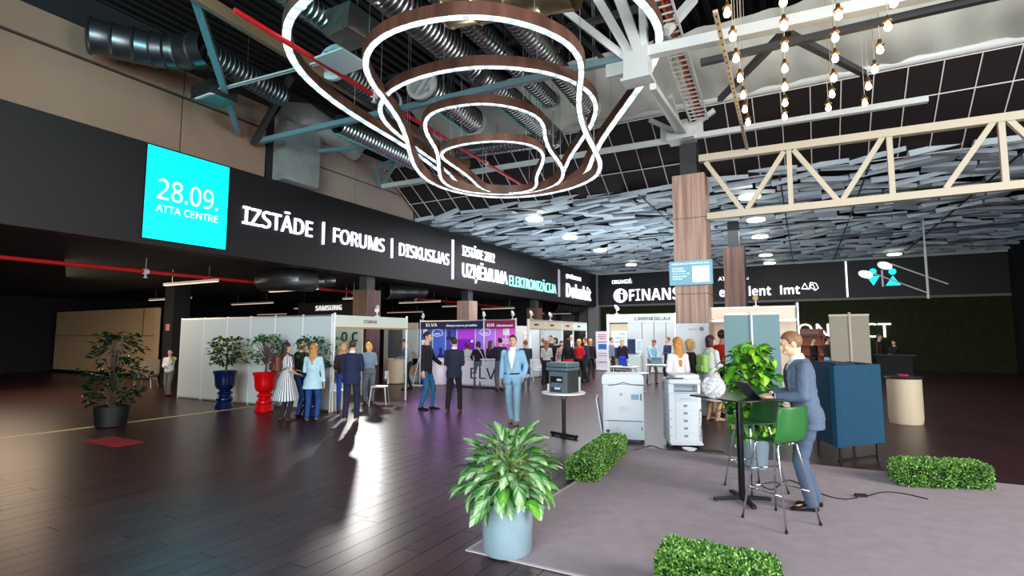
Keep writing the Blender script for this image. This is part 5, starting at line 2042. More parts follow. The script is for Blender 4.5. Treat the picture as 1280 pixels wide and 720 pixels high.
def folds(bm, amp, s):
    from mathutils import noise
    bm.normal_update()
    for v in bm.verts:
        p = v.co
        a = noise.noise(Vector((p.x * 7, p.y * 7, p.z * 17))) + 0.6 * noise.noise(Vector((p.x * 15 + p.z * 12, p.y * 15, p.z * 26)))
        v.co = p + v.normal * (amp * a * s)


def person(label, px, foot=None, k=None, h=1.72, face=0, lean=0, head=(0, 0), arms=('down', 'down'), feet=((0.1, 0.03), (-0.1, -0.03)), fem=False,
           top='sweater', topc=(30, 30, 36), hem=None, sleeve='long', bot='trousers', botc=(30, 32, 40), wide=0.0, shoes=(24, 20, 20), heel=False,
           hair='short', hairc=(52, 36, 26), skin=(214, 168, 142), shirt=(232, 236, 240), tie=None, belt=None, vox=0.016, looks=True, pattern=None, bag=None, seat=False, z0=0.0, group=None, pos=None, hairlen=1.32, cardigan=None):
    if pos is None:
        kk = k or FOC * EYE / (foot - 421)
        g = gk(px, kk)
    else:
        g = Vector(pos)
    c = Vector((-g.x, -g.y, 0)).normalized()
    v = -c
    r = Vector((v.y, -v.x, 0))
    f = c * math.cos(R(face)) + r * math.sin(R(face))
    rz = math.atan2(f.x, -f.y)
    root = thing('person', label, 'person', (g.x, g.y, z0), rz, group)
    s = h / 1.78
    P0 = V3((0, 0, 0.95))
    RL = Matrix.Rotation(R(lean), 3, 'X')
    T = lambda p: (P0 + RL @ (V3(p) - P0)) * s
    hp = V3((0, 0.012, 1.54))
    RH = Matrix.Rotation(R(head[0]), 3, 'Z') @ Matrix.Rotation(R(head[1]), 3, 'X')
    HT = lambda p: T(hp + RH @ (V3(p) - hp))
    sk = skin_mat(skin)
    n = 16 if vox < 0.012 else 12
    # ---------- skeleton
    shw = 0.158 if fem else 0.182
    sh = {1: T((shw, 0.006, 1.42)), -1: T((-shw, 0.006, 1.42))}
    el, wr = {}, {}
    for sd, a in ((1, arms[0]), (-1, arms[1])):
        tx, ty, tz = ARMS[a] if isinstance(a, str) else a
        tgt = V3((tx * sd, ty, tz)) * s
        if a in ('down', 'behind', 'hip', 'pocket') and lean:
            tgt = T(V3((tx * sd, ty, tz)))
        pole = V3((0.5 * sd, 0.7, -0.3)) if a not in ('hip', 'pocket') else V3((0.9 * sd, 0.7, 0))
        el[sd], wr[sd] = IK(sh[sd], tgt, 0.285 * s, 0.255 * s, pole)
    hip, kn, an = {}, {}, {}
    for sd, ft in ((1, feet[0]), (-1, feet[1])):
        hip[sd] = V3((0.088 * sd, 0, 0.90)) * s
        if seat:
            kn[sd] = V3((0.1 * sd, -0.42, 0.88)) * s
            an[sd] = V3((0.1 * sd, -0.40, 0.45)) * s
        else:
            kn[sd], an[sd] = IK(hip[sd], V3((ft[0], ft[1], 0.085)) * s, 0.425 * s, 0.415 * s, V3((0.12 * sd, -1, 0)))
    # ---------- body
    b = MB()
    b.rings([[T((tors(fem, z)[0] * 0.97 * math.cos(2 * PI * i / 20), tors(fem, z)[1] * 0.97 * math.sin(2 * PI * i / 20) + tors(fem, z)[2], z)) for i in range(20)] for z in (0.86, .93, 1.02, 1.12, 1.25, 1.36, 1.43, 1.475, 1.51)])
    capsule(b, T((0, 0.02, 1.44)), HT((0, 0.0, 1.60)), (0.05 if fem else 0.06) * s, (0.048 if fem else 0.055) * s)
    ex = lambda cc, rr, nu=16, nv=10: b.ell(HT(cc), tuple(q * s for q in rr), nu, nv, RL @ RH)
    ex((0, 0.014, 1.685), (.077, .097, .095), 20, 14)
    ex((0, -0.022, 1.618), (.056, .070, .074))
    ex((0, -0.082, 1.590), (.030, .022, .022))
    ex((0, -0.100, 1.650), (.012, .018, .024))
    ex((0, -0.106, 1.638), (.016, .014, .011))
    ex((0, -0.074, 1.694), (.052, .020, .014))
    ex((0.045, -0.062, 1.640), (.022, .022, .022))
    ex((-0.045, -0.062, 1.640), (.022, .022, .022))
    for sd in (1, -1):
        ex((0.079 * sd, 0.012, 1.655), (.012, .022, .032), 10, 8)
    fingers = MB()
    for sd in (1, -1):
        k_ = 0.86 if fem else 1.0
        b.ell(sh[sd], (0.056 * s * k_,) * 3, 12, 8)
        capsule(b, sh[sd], el[sd], .048 * s * k_, .040 * s * k_)
        capsule(b, el[sd], wr[sd], .039 * s * k_, .027 * s * k_)
        d = (wr[sd] - el[sd]).normalized()
        a = arms[0] if sd == 1 else arms[1]
        inward = V3((-sd, 0, 0))
        nrm = inward if (isinstance(a, str) and a in ('down', 'pocket', 'hip')) else V3((-0.3 * sd, 0, -1))
        if a == 'face':
            d = (HT((0, -0.05, 1.62)) - wr[sd]).normalized()
            nrm = V3((0, 1, 0))
        if a in ('desk',) or (not isinstance(a, str) and len(a) > 2):
            d = V3((d.x * 0.5, d.y, d.z * 0.3)).normalized()
        nrm = (nrm - d * nrm.dot(d)).normalized()
        side = d.cross(nrm).normalized()
        if side.dot(V3((0, -1, 0)) if nrm is inward else V3((-sd, 0, 0))) < 0:
            side = -side            # thumb side
        q = wr[sd]
        Mh = Matrix((side, nrm, d)).transposed()
        b.ell(q + d * 0.05 * s, (.040 * s * k_, max(.016, vox * 1.15) * s, .056 * s), 12, 8, Mh)
        if a == 'pocket':
            continue
        for i, ln in enumerate((0.070, 0.080, 0.074, 0.058)):
            o = (0.028 - 0.019 * i) * k_
            base = q + (d * 0.092 + side * o) * s
            d1 = (d * 0.95 + nrm * 0.3 + side * o * 1.5).normalized()
            d2 = (d * 0.75 + nrm * 0.7).normalized()
            m1 = base + d1 * ln * 0.52 * s
            m2 = m1 + d2 * ln * 0.48 * s
            fingers.tube([base - d * 0.02 * s, base, m1, m2, m2 + d2 * 0.006 * s], [.0095 * s, .0095 * s, .0088 * s, .0075 * s, .003 * s], 7)
        tb = q + (d * 0.03 + side * 0.034) * s
        t1 = tb + (d * 0.7 + side * 0.6 + nrm * 0.3).normalized() * 0.036 * s
        t2 = t1 + (d * 0.95 + side * 0.1 + nrm * 0.3).normalized() * 0.03 * s
        fingers.tube([tb - (d * 0.01 + side * 0.012) * s, tb, t1, t2, t2 + d * 0.005 * s], [.012 * s, .012 * s, .0105 * s, .009 * s, .003 * s], 7)
    for sd in (1, -1):
        lk = 0.95
        capsule(b, hip[sd], kn[sd], .080 * s * lk, .054 * s * lk)
        capsule(b, kn[sd], an[sd], .052 * s * lk, .034 * s * lk)
        b.ell(an[sd] + V3((0, -0.06, -0.045)) * s, (.036 * s, .10 * s, .03 * s), 10, 8)

    def addf(bm, F=fingers):
        vs = [bm.verts.new(p) for p in F.v]
        for fc in F.f:
            try:
                bm.faces.new([vs[i] for i in fc])
            except ValueError:
                pass
    blob('body', b, sk, root, vox * s, 2, addf)
    # ---------- face
    if looks:
        for sd in (1, -1):
            e = MB()
            e.ell(HT((0.030 * sd, -0.0765, 1.668)), (.0125 * s, .009 * s, .0070 * s), 10, 6, RL @ RH)
            ey = e.build('eye', mat('eye_white', (226, 222, 216), 0.3), root, True)
            e = MB()
            e.ell(HT((0.030 * sd, -0.0832, 1.668)), (.0058 * s, .004 * s, .0065 * s), 8, 6, RL @ RH)
            e.build('iris', mat('iris_dark', (40, 34, 30), 0.3), ey, True)
        e = MB()
        e.ell(HT((0, -0.0925, 1.607)), (.024 * s, .008 * s, .0065 * s), 10, 6, RL @ RH)
        e.build('mouth', mat('lips', (172, 100, 92), 0.5), root, True)
        e = MB()
        for sd in (1, -1):
            e.tube([HT((0.014 * sd, -0.0965, 1.687)), HT((0.032 * sd, -0.094, 1.692)), HT((0.05 * sd, -0.078, 1.686))], [.0028 * s, .0034 * s, .0015 * s], 6)
        e.build('eyebrows', mat('hair_%d_%d_%d' % hairc, hairc, 0.55, var=0.3, scale=40), root, True)
    # ---------- hair
    mh = mat('hair_%d_%d_%d' % hairc, hairc, 0.5, var=0.35, scale=30, bump=0.6, bscale=80)
    if hair != 'bald':
        e = MB()
        nu, nv = (44, 28) if vox < 0.012 else (28, 18)
        fr = {'short': 0.0, 'long': -0.01, 'bob': -0.012, 'bun': -0.005, 'pony': -0.005}[hair]
        tmp = MB()
        tmp.ell((0, 0.016, 1.692), (.0808 if hair == 'short' else .0855, .1045, .0995), nu, nv)

        def keep(p):
            z = p.z - 1.692
            y = p.y
            if hair == 'short':
                tab = ((-0.2, 0.04), (-0.031, 0.035), (-0.03, -0.016), (0.02, -0.032), (0.042, -0.038), (0.060, -0.072), (0.072, -0.085), (0.08, -0.2), (0.2, -0.2))
                for (z0_, y0_), (z1_, y1_) in zip(tab[:-1], tab[1:]):
                    if z0_ <= z <= z1_:
                        lim = y0_ + (y1_ - y0_) * (z - z0_) / (z1_ - z0_)
            elif z > 0.052:
                return True
            elif z > 0.0:
                lim = -0.02 - 0.085 * (z / 0.052) ** 0.7
            elif z > -0.03:
                lim = -0.012
            else:
                lim = 0.03 + fr
            low = -0.088 if hair == 'short' else -0.095
            return y > lim and z > low
        vs = [V3(p) for p in tmp.v]
        fs = [fc for fc in tmp.f if keep(sum((vs[i] for i in fc), V3()) / len(fc))]
        rr = random.Random(int(px * 7 + h * 100))
        out = []
        for p in vs:
            o = p - V3((0, 0.016, 1.692))
            bulge = 1.0 + rr.uniform(-0.012, 0.03)
            if o.z > 0.03 and o.y < -0.02:
                bulge += 0.015
            out.append(HT(V3((0, 0.016, 1.692)) + o * bulge))
        # thickness: inner copy so that the rim is closed
        inner = [HT(V3((0, 0.014, 1.688)) + (p - V3((0, 0.016, 1.692))) * 0.9) for p in vs]
        m_ = len(out)
        edges = {}
        for fc in fs:
            for i in range(len(fc)):
                a_, b_ = fc[i], fc[(i + 1) % len(fc)]
                edges[(a_, b_)] = edges.get((a_, b_), 0) + 1
        rim = [(a_, b_) for (a_, b_) in edges if (b_, a_) not in edges]
        e.add(out + inner, fs + [tuple(i + m_ for i in reversed(fc)) for fc in fs] + [(b_, a_, a_ + m_, b_ + m_) for a_, b_ in rim])
        hp_ = e.build('hair', mh, root, True)
        if hair in ('long', 'bob', 'pony', 'bun'):
            e = MB()
            L = hairlen if hair == 'long' else 1.53
            if hair in ('long', 'bob'):
                zs = [1.74, 1.70, 1.64, 1.57] + ([1.50, 1.42, 1.36, L + 0.03, L] if hair == 'long' else [L])
                rr_ = []
                for z in zs:
                    f_ = (1.74 - z) / (1.74 - L)
                    rx = .070 + .022 * math.sin(PI * min(1, f_ * 1.1)) - (0.035 * max(0, f_ - 0.75) / 0.25 if hair == 'long' else -0.008)
                    ry = .060 - .026 * f_
                    yc = .040 + .05 * f_ if hair == 'long' else .035
                    if hair == 'bob':
                        ry = .068
                    fn = HT if z > 1.5 else T
                    rr_.append([fn((rx * math.cos(2 * PI * i / 16) * (1 + 0.05 * math.sin(5 * i)), yc + ry * math.sin(2 * PI * i / 16), z)) for i in range(16)])
                e.rings(rr_)
            elif hair == 'pony':
                e.tube([HT((0, 0.11, 1.72)), HT((0, 0.15, 1.69)), HT((0, 0.15, 1.6)), T((0, 0.14, 1.48)), T((0, 0.13, 1.38))], [.025 * s, .035 * s, .035 * s, .028 * s, .01 * s], 10)
            else:
                e.ell(HT((0, 0.085, 1.775)), (.05 * s, .05 * s, .042 * s), 12, 8)
            e.build('hair_length', mh, hp_, True)
    # ---------- clothes
    def body_rings(mb, zs, inf, flare=0.0, zf=0.95, nn=24):
        rg = []
        for z in zs:
            rx, ry, yc = tors(fem, max(z, 0.84))
            fl = max(0, zf - z) * flare
            rg.append([(T if z >= 0.84 else (lambda p: V3(p) * s))((math.cos(2 * PI * i / nn) * (rx + inf + fl), math.sin(2 * PI * i / nn) * (ry + inf + fl) + yc, z)) for i in range(nn)])
        mb.rings(rg if zs[0] < zs[-1] else list(reversed(rg)))
    mt = cloth(topc, pattern)
    thick = 0.024 if top in ('jacket', 'coat') else 0.014
    tp_ = MB()
    zt = {'jacket': 0.80, 'coat': 0.55, 'dress': 0.50, 'sweater': 0.90, 'blouse': 0.80}[top] if hem is None else hem
    zs = [z for z in (0.5, 0.6, 0.7, 0.8, 0.88, .93, 1.02, 1.12, 1.25, 1.36, 1.43, 1.478) if z > zt + 0.03] + ([1.497] if top in ('jacket', 'coat') else [])
    fl = {'jacket': 0.10, 'coat': 0.16, 'dress': 0.28, 'sweater': 0.0, 'blouse': 0.22}[top]
    body_rings(tp_, [zt] + zs, thick, fl, 1.0)
    for sd in (1, -1):
        e_ = el[sd]
        w_ = wr[sd] - (wr[sd] - el[sd]).normalized() * 0.012 * s
        k_ = 0.88 if fem else 1.0
        ts = min(thick, 0.017)
        tp_.ell(sh[sd] - V3((0.006 * sd, 0, 0.006)) * s, ((0.054 * k_ + ts * 0.9) * s,) * 3, 12, 8)
        if sleeve == 'long':
            capsule(tp_, sh[sd], e_, (.049 * k_ + ts) * s, (.041 * k_ + ts) * s)
            dd = (w_ - e_).normalized()
            tp_.tube([e_ - dd * 0.03 * s, e_, w_, w_ + dd * 0.004], [(.036 * k_ + ts * .8) * s, (.041 * k_ + ts) * s, (.028 * k_ + ts * 1.15) * s, (.026 * k_ + ts) * s], n)
        elif sleeve == 'short':
            m_ = sh[sd].lerp(e_, 0.75)
            dd = (m_ - sh[sd]).normalized()
            tp_.tube([sh[sd] - dd * 0.03 * s, sh[sd], m_], [(.03) * s, (.049 * k_ + thick) * s, (.05 * k_ + thick) * s], n)
    vz = 1.04

    def vcut(bm):
        kill = []
        iT = RL.inverted()
        for fc in bm.faces:
            p = fc.calc_center_median() / s
            p = P0 + iT @ (p - P0)
            if p.y > -0.03 or p.z > 1.52:
                continue
            wv_ = (p.z - vz) / (1.47 - vz) * 0.075 + 0.004 if p.z > vz else (max(0, 0.96 - p.z) * 0.2 + 0.002 if p.z < 0.96 else 0)
            if abs(p.x) < wv_ and abs(p.x) < 0.13:
                kill.append(fc)
        bmesh.ops.delete(bm, geom=kill, context='FACES')
    names = {'jacket': 'suit_jacket', 'coat': 'coat', 'dress': 'dress', 'sweater': 'sweater', 'blouse': 'blouse'}
    def top_post(bm):
        if top == 'jacket':
            vcut(bm)
        if vox < 0.0145:
            folds(bm, 0.0065, s)
    blob(names[top], tp_, mt, root, vox * s, 3 if vox > 0.01 else 4, top_post)
    if top == 'jacket':
        e = MB()
        body_rings(e, [0.92, 1.02, 1.12, 1.25, 1.36, 1.43, 1.478], 0.013)
        e.tube([T((0, 0.016, 1.455)), T((0, 0.012, 1.50)), HT((0, 0.004, 1.545))], [.078 * s, .072 * s, .066 * s], 16)
        blob('shirt', e, cloth(shirt), root, vox * s, 2)
        e = MB()
        for sd in (1, -1):
            inner, outer = [], []
            for i in range(8):
                z = 1.455 + (vz - 1.455) * i / 7
                w0 = (z - vz) / (1.47 - vz) * 0.075 + 0.004
                w1 = w0 + 0.052 * math.sin(PI * (0.25 + 0.75 * i / 7)) + 0.004
                rx, ry, yc = tors(fem, z)

                def surf(x_, o=0.008):
                    q_ = max(0.0, 1 - (x_ / (rx + thick)) ** 2)
                    return T((x_ * sd, yc - (ry + thick) * math.sqrt(q_) - o, z))
                inner.append(surf(w0))
                outer.append(surf(w1, 0.004))
            nn_ = len(inner)
            e.add(inner + outer, [(i, i + 1, nn_ + i + 1, nn_ + i) if sd == 1 else (i + 1, i, nn_ + i, nn_ + i + 1) for i in range(nn_ - 1)])
        lp = e.build('lapels', mt, root, True)
        md = lp.modifiers.new('thickness', 'SOLIDIFY')
        md.thickness = 0.006 * s
        if tie:
            e = MB()
            pts, rs = [], []
            for z, w_ in ((1.468, .016), (1.455, .02), (1.435, .013), (1.30, .026), (1.10, .036), (1.02, .03), (1.0, .004)):
                rx, ry, yc = tors(fem, z)
                pts.append(T((0, yc - ry - 0.022, z)))
                rs.append(w_ * s)
            e.tube(pts, rs, 8, flat=0.22)
            e.build('tie', cloth(tie), root, True)
    mb_ = cloth(botc)
    if bot == 'trousers':
        e = MB()
        body_rings(e, [0.84, 0.88, .93, 1.0, 1.03], 0.012)
        for sd in (1, -1):
            dd = (an[sd] - kn[sd]).normalized()
            capsule(e, hip[sd], kn[sd], (.084 + wide * 0.5) * s, (.062 + wide) * s, n)
            end = an[sd] + dd * 0.035 * s
            e.tube([kn[sd] - dd * 0.04 * s, kn[sd], kn[sd].lerp(an[sd], 0.5), end], [(.05 + wide) * s, (.062 + wide) * s, (.056 + wide) * s, (.047 + wide * 1.2) * s], n)
        blob('trousers', e, mb_, root, vox * s, 3, (lambda bm: folds(bm, 0.006, s)) if vox < 0.0145 else None)
        if belt:
            e = MB()
            rg = []
            for z, o in ((0.985, 0.026), (1.02, 0.026)):
                rx, ry, yc = tors(fem, z)
                rg.append([T(((rx + o) * math.cos(2 * PI * i / 24), (ry + o) * math.sin(2 * PI * i / 24) + yc, z)) for i in range(24)])
            e.rings(rg)
            e.build('belt', cloth(belt), root)
    elif bot == 'skirt':
        e = MB()
        body_rings(e, [0.48, 0.6, 0.7, 0.8, 0.88, .93, 1.02], 0.016, 0.12, 0.9)
        blob('skirt', e, mb_, root, vox * s, 3)
    # ---------- shoes
    for sd in (1, -1):
        a_ = an[sd]
        e = MB()
        zf = 0.03 if heel else 0.0
        prof = [(0.055, .026, .06), (0.04, .036, .085), (0.0, .040, .095), (-0.06, .043, .075), (-0.12, .046, .055), (-0.17, .038, .045), (-0.195, .018, .03)]
        rg = []
        for y, wx, hz in prof:
            lift = zf * max(0, min(1, (y + 0.1) / 0.12))
            base = a_.z / s - 0.085
            rg.append([V3((a_.x / s + wx * math.cos(2 * PI * i / 12), a_.y / s + y, base + lift + 0.002 + hz * max(0.0, 0.5 + 0.5 * math.sin(2 * PI * i / 12)) ** 0.8)) * s for i in range(12)])
        e.rings(rg)
        so = e.build('shoe', cloth(shoes) if shoes[0] > 60 else mat('shoe_leather_%d' % shoes[0], shoes, 0.35), root, 'auto')
        if heel:
            e = MB()
            e.tube([V3((a_.x / s, a_.y / s + 0.04, base + 0.05)) * s, V3((a_.x / s, a_.y / s + 0.045, base + 0.003)) * s], [.02 * s, .012 * s], 8)
            e.build('heel', mat('shoe_leather_20', (20, 16, 16), 0.35), so)
    info = dict(root=root, s=s, T=T, HT=HT, wr=wr, el=el, sh=sh)
    return info


def worn(name, label, cat, info):
    """a bag or the like, its own thing, placed in its wearer's frame"""
    r = info['root']
    return thing(name, label, cat, tuple(r.location), r.rotation_euler.z)


FWD2, FWD3 = ((0.11, 0.0), (-0.11, 0.0)), ((0.1, -0.12), (-0.1, 0.12))
# ---- left group
i = person('woman in a striped summer dress with long dark hair and a brown backpack', 359, 524, h=1.63, face=118, fem=True, top='dress', topc=(200, 204, 208), pattern='stripes', sleeve='short', hem=0.46, bot='trousers', botc=(34, 28, 34), shoes=(84, 40, 30), hair='long', hairc=(40, 22, 20), arms=('fold', (0.16, -0.2, 1.05)), vox=0.013, hairlen=1.36)
bp = worn('backpack', 'dark brown leather backpack on the striped-dress woman', 'backpack', i)
MBP = mat('brown_leather', (92, 40, 30), 0.5)
b = MB()
b.rbox((-0.13, 0.15, 1.02), (0.13, 0.29, 1.36), 0.06, 4)
b.build('bag', MBP, bp, 'auto')
b = MB()
b.rbox((-0.1, 0.28, 1.06), (0.1, 0.33, 1.2), 0.02)
b.build('pocket', MBP, bp, 'auto')
for sx in (-1, 1):
    b = MB()
    b.tube([(0.09 * sx, 0.16, 1.34), (0.1 * sx, 0.06, 1.42), (0.1 * sx, -0.09, 1.36), (0.12 * sx, -0.1, 1.2), (0.11 * sx, 0.12, 1.06)], 0.014, 6, flat=1)
    b.build('strap', MBP, bp, True)
person('dark-topped person in jeans between the striped dress and pale blue blouse', 377, 519, h=1.7, face=62, top='sweater', topc=(24, 26, 36), botc=(34, 64, 118), hair='short', hairc=(60, 36, 26), arms=('face', 'fold'), vox=0.016, skin=(222, 172, 150))
person('woman in a pale blue blouse and blue jeans with long fair hair seen from behind', 393, 525, h=1.62, face=165, fem=True, top='blouse', topc=(172, 208, 220), hem=0.74, botc=(30, 66, 122), hair='long', hairc=(176, 126, 66), arms=('fold', 'down'), heel=True, shoes=(24, 22, 24), vox=0.013, hairlen=1.3, looks=False)
person('man in a navy suit seen from behind at the cream stand', 441, 524, h=1.68, face=172, top='jacket', topc=(24, 36, 70), botc=(26, 34, 58), hair='short', hairc=(66, 48, 40), arms=('fold', 'fold'), shoes=(176, 150, 110), head=(0, 14), vox=0.013, looks=False, wide=0.012, feet=((0.12, 0), (-0.13, 0.02)))
person('woman with long blonde hair in a dark brown top facing the navy-suited man', 430, 513, h=1.6, face=8, fem=True, topc=(62, 36, 30), botc=(36, 74, 160), hair='long', hairc=(204, 150, 84), arms=('fold', 'fold'), looks=True)
person('woman with short blonde hair in a grey outfit stooping beside the dark column', 463, 503, h=1.62, face=195, fem=True, topc=(132, 150, 172), botc=(104, 112, 122), hair='bob', hairc=(226, 178, 96), arms=('reach', 'fold'), lean=10, head=(0, 20), wide=0.02, looks=False)
i = person('person in a white top with a mustard scarf walking by the black column far left', 214, 494, h=1.38, face=-28, topc=(224, 222, 218), botc=(112, 104, 94), hair='short', hairc=(44, 30, 26), arms=('face', 'fold'), feet=FWD3, wide=0.01)
b = MB()
T_, s_ = i['T'], i['s']
b.tube([T_((0.1, -0.1, 1.2)), T_((0.15, -0.06, 1.4)), T_((0.1, 0.09, 1.46)), T_((-0.08, 0.09, 1.46)), T_((-0.14, -0.05, 1.4))], [0.05 * s_, 0.06 * s_, 0.05 * s_, 0.05 * s_, 0.03 * s_], 10)
b.build('scarf', cloth((196, 150, 40)), i['root'], True)
# ---- stand two
person('man in a grey shirt and dark waistcoat leaning over the rounded oak counter', 512, 486, h=1.68, face=-72, lean=14, topc=(120, 130, 146), botc=(24, 24, 30), hair='short', hairc=(60, 40, 30), arms=('reach', 'reach'), feet=FWD3)
person('woman with brown hair behind the rounded oak counter', 502, 473, h=1.5, face=60, fem=True, topc=(70, 60, 58), botc=(30, 30, 34), hair='long', hairc=(60, 40, 30), vox=0.02)
person('person all in black behind the rounded oak counter, beside its dark screen', 490, 472, h=1.6, face=30, topc=(16, 16, 18), botc=(18, 18, 20), hair='short', hairc=(20, 18, 18), vox=0.02)
# ---- middle
person('tall man in a black jacket and blue jeans standing in profile', 534, 510.5, h=1.87, face=72, top='sweater', hem=0.82, topc=(22, 20, 24), botc=(34, 96, 140), shoes=(26, 26, 32), hair='short', hairc=(44, 32, 28), arms=((0.2, -0.3, 1.02), 'down'), vox=0.012, head=(0, 8), feet=((0.1, -0.1), (-0.1, 0.1)))
person('man in a dark navy jacket and black trousers seen from behind beside the tall man', 568, 513, h=1.74, face=172, top='jacket', topc=(34, 42, 62), botc=(30, 28, 32), shoes=(90, 66, 56), hair='short', hairc=(56, 40, 34), arms=('fold', 'fold'), head=(18, 16), vox=0.012, looks=False, wide=0.008, feet=((0.15, 0), (-0.15, 0.02)))
person('woman in a long pale green dress with auburn hair at the white counter', 584, 482, h=1.56, face=176, fem=True, top='dress', hem=0.25, topc=(196, 204, 190), botc=(190, 196, 180), hair='bob', hairc=(96, 34, 34), looks=False)
i = person('woman in a black top and grey jeans with a white shoulder bag seen from behind', 598, 484, h=1.6, face=176, fem=True, topc=(20, 18, 24), botc=(84, 92, 104), hair='bob', hairc=(52, 18, 30), arms=((0.2, -0.15, 1.05), 'down'), feet=((0.14, -0.05), (-0.08, 0.05)), looks=False)
bg = worn('shoulder_bag', 'small white bag on a strap over the black top of the woman in grey jeans', 'bag', i)
b = MB()
b.rbox((-0.2, -0.05, 0.84), (-0.14, 0.13, 1.02), 0.02)
b.build('pouch', M_WHITE, bg, 'auto')
b = MB()
b.tube([(-0.18, 0.04, 1.02), (-0.08, 0.17, 1.25), (0.03, 0.13, 1.38), (0.06, 0.02, 1.42), (0.0, -0.14, 1.3), (-0.17, -0.02, 1.02)], 0.012, 6)
b.build('strap', M_WHITE, bg, True)
person('woman with long brown hair and pale jeans partly hidden by the navy sweater', 613.5, 483, h=1.62, face=140, fem=True, topc=(26, 24, 34), botc=(140, 178, 200), hair='long', hairc=(86, 50, 40), arms=('fold', 'fold'), vox=0.017)
person('broad man in a navy sweater and grey trousers seen from behind', 625, 487, h=1.72, face=196, topc=(22, 28, 50), botc=(84, 88, 96), hair='short', hairc=(40, 28, 26), arms=('fold', 'fold'), wide=0.012, looks=False)
person('man in a light blue suit and white shirt strolling toward the camera', 641, 527, h=1.78, face=-8, top='jacket', topc=(142, 186, 216), botc=(142, 182, 204), shirt=(244, 246, 248), shoes=(150, 120, 90), hair='short', hairc=(44, 30, 26), arms=('pocket', 'down'), belt=(46, 40, 44), feet=((0.1, -0.12), (-0.06, 0.16)), vox=0.010, wide=0.008)
person('man in a denim jacket and jeans with reddish hair seen from behind', 657, 485, h=1.64, face=176, topc=(44, 50, 74), botc=(52, 84, 120), hair='short', hairc=(150, 96, 56), arms=('fold', 'fold'), looks=False)
# ---- visitors before the white stand
person('woman in a pale grey blouse and wide dark trousers with fair straight hair', 683, 482, h=1.64, face=178, fem=True, topc=(206, 202, 196), botc=(36, 26, 30), hair='long', hairc=(156, 112, 76), arms=('fold', 'fold'), wide=0.03, looks=False, vox=0.017)
person('man with ginger hair and a dark coat behind the pale grey blouse', 680, 478, h=1.7, face=120, topc=(40, 26, 30), botc=(28, 24, 28), hair='short', hairc=(170, 104, 50), vox=0.018)
person('tall dark-haired man in a brown jacket in the middle of the visitors', 688, 474, h=1.8, face=-30, topc=(52, 34, 36), botc=(28, 26, 30), hair='short', hairc=(40, 32, 32), vox=0.018)
person('person in a black jacket with a white bag facing the visitors', 694, 477, h=1.72, face=-50, topc=(22, 22, 30), botc=(22, 22, 28), hair='bob', hairc=(20, 16, 20), vox=0.018)
person('woman with long dark hair in a patterned beige dress', 702, 478, h=1.6, face=10, fem=True, top='dress', topc=(176, 150, 136), pattern='spots', botc=(30, 26, 30), hair='long', hairc=(32, 22, 24), vox=0.017)
person('woman with long dark hair in a black top and red skirt seen from behind', 710, 482, h=1.68, face=184, fem=True, topc=(16, 14, 18), bot='skirt', botc=(214, 16, 52), hair='long', hairc=(28, 12, 16), looks=False, vox=0.017)
person('bald man in a dark suit at the back of the visitors', 714.5, 472, h=1.84, face=-12, top='jacket', topc=(40, 36, 40), botc=(36, 34, 40), hair='bald', skin=(232, 186, 150), vox=0.018)
person('blonde woman in a red top and black trousers', 724, 478, h=1.66, face=150, fem=True, topc=(212, 28, 26), botc=(18, 16, 20), hair='bob', hairc=(222, 170, 100), arms=('phone', 'fold'), vox=0.017)
person('man in a navy shirt and dark trousers facing the red top', 733, 476.5, h=1.72, face=-80, topc=(42, 44, 74), botc=(44, 52, 62), hair='short', hairc=(110, 66, 36), arms=('fold', 'fold'), lean=4, vox=0.016)
person('fair-haired person in black at the edge of the visitors', 738, 472, h=1.66, face=160, topc=(22, 20, 24), botc=(26, 22, 24), hair='bob', hairc=(200, 150, 90), looks=False, vox=0.02)
# ---- E-INVENTARIZACIJA stand
person('man in a grey shirt beside the corner post of the E-INVENTARIZACIJA stand', 764.5, 471, h=1.72, face=70, topc=(124, 132, 150), botc=(30, 28, 34), hair='short', hairc=(60, 44, 40), vox=0.018)
person('blonde woman in a black top and bright blue skirt', 778, 474, h=1.68, face=150, fem=True, topc=(28, 20, 28), bot='skirt', botc=(24, 60, 190), hair='long', hairc=(206, 172, 130), vox=0.018, hairlen=1.4)
person('man in a light blue shirt and dark tie bending over the small laptop', 814, 479, h=1.7, face=22, lean=16, head=(10, 24), topc=(150, 192, 212), botc=(104, 96, 92), hair='short', hairc=(120, 76, 56), arms=((0.1, -0.42, 0.92), (0.12, -0.42, 0.92)), feet=((0.16, 0), (-0.16, 0.1)), vox=0.015, skin=(214, 156, 130))
person('man in a dark blue shirt behind the long-haired blonde', 834, 478, h=1.74, face=-60, topc=(40, 42, 84), botc=(40, 38, 44), hair='short', hairc=(120, 76, 56), arms=('fold', 'fold'), vox=0.017)
# ---- behind the right copier
person('woman in a white blouse with long golden hair leaning behind the right copier', 847, 537, h=1.74, face=205, fem=True, topc=(232, 230, 230), botc=(60, 60, 70), hair='long', hairc=(190, 124, 52), hairlen=1.22, arms=('fold', 'fold'), looks=False, vox=0.013, lean=3)
person('person with short blonde hair and a dark olive top beside the golden-haired woman', 863, 519, h=1.70, face=110, topc=(44, 42, 34), botc=(50, 50, 56), hair='bob', hairc=(214, 168, 92), fem=True, vox=0.016)
i = person('woman in a long pale grey coat with dark hair and a green rucksack', 888, 524, h=1.78, face=130, fem=True, top='coat', hem=0.42, topc=(204, 206, 206), botc=(206, 150, 120), hair='bob', hairc=(54, 30, 32), arms=('reach', 'fold'), vox=0.013, shoes=(196, 170, 150))
bp = worn('backpack', 'pale green rucksack on the back of the grey coat', 'backpack', i)
MGR = mat('green_bag', (140, 186, 96), 0.6)
b = MB()
b.rbox((-0.14, 0.15, 1.0), (0.14, 0.30, 1.38), 0.06, 4)
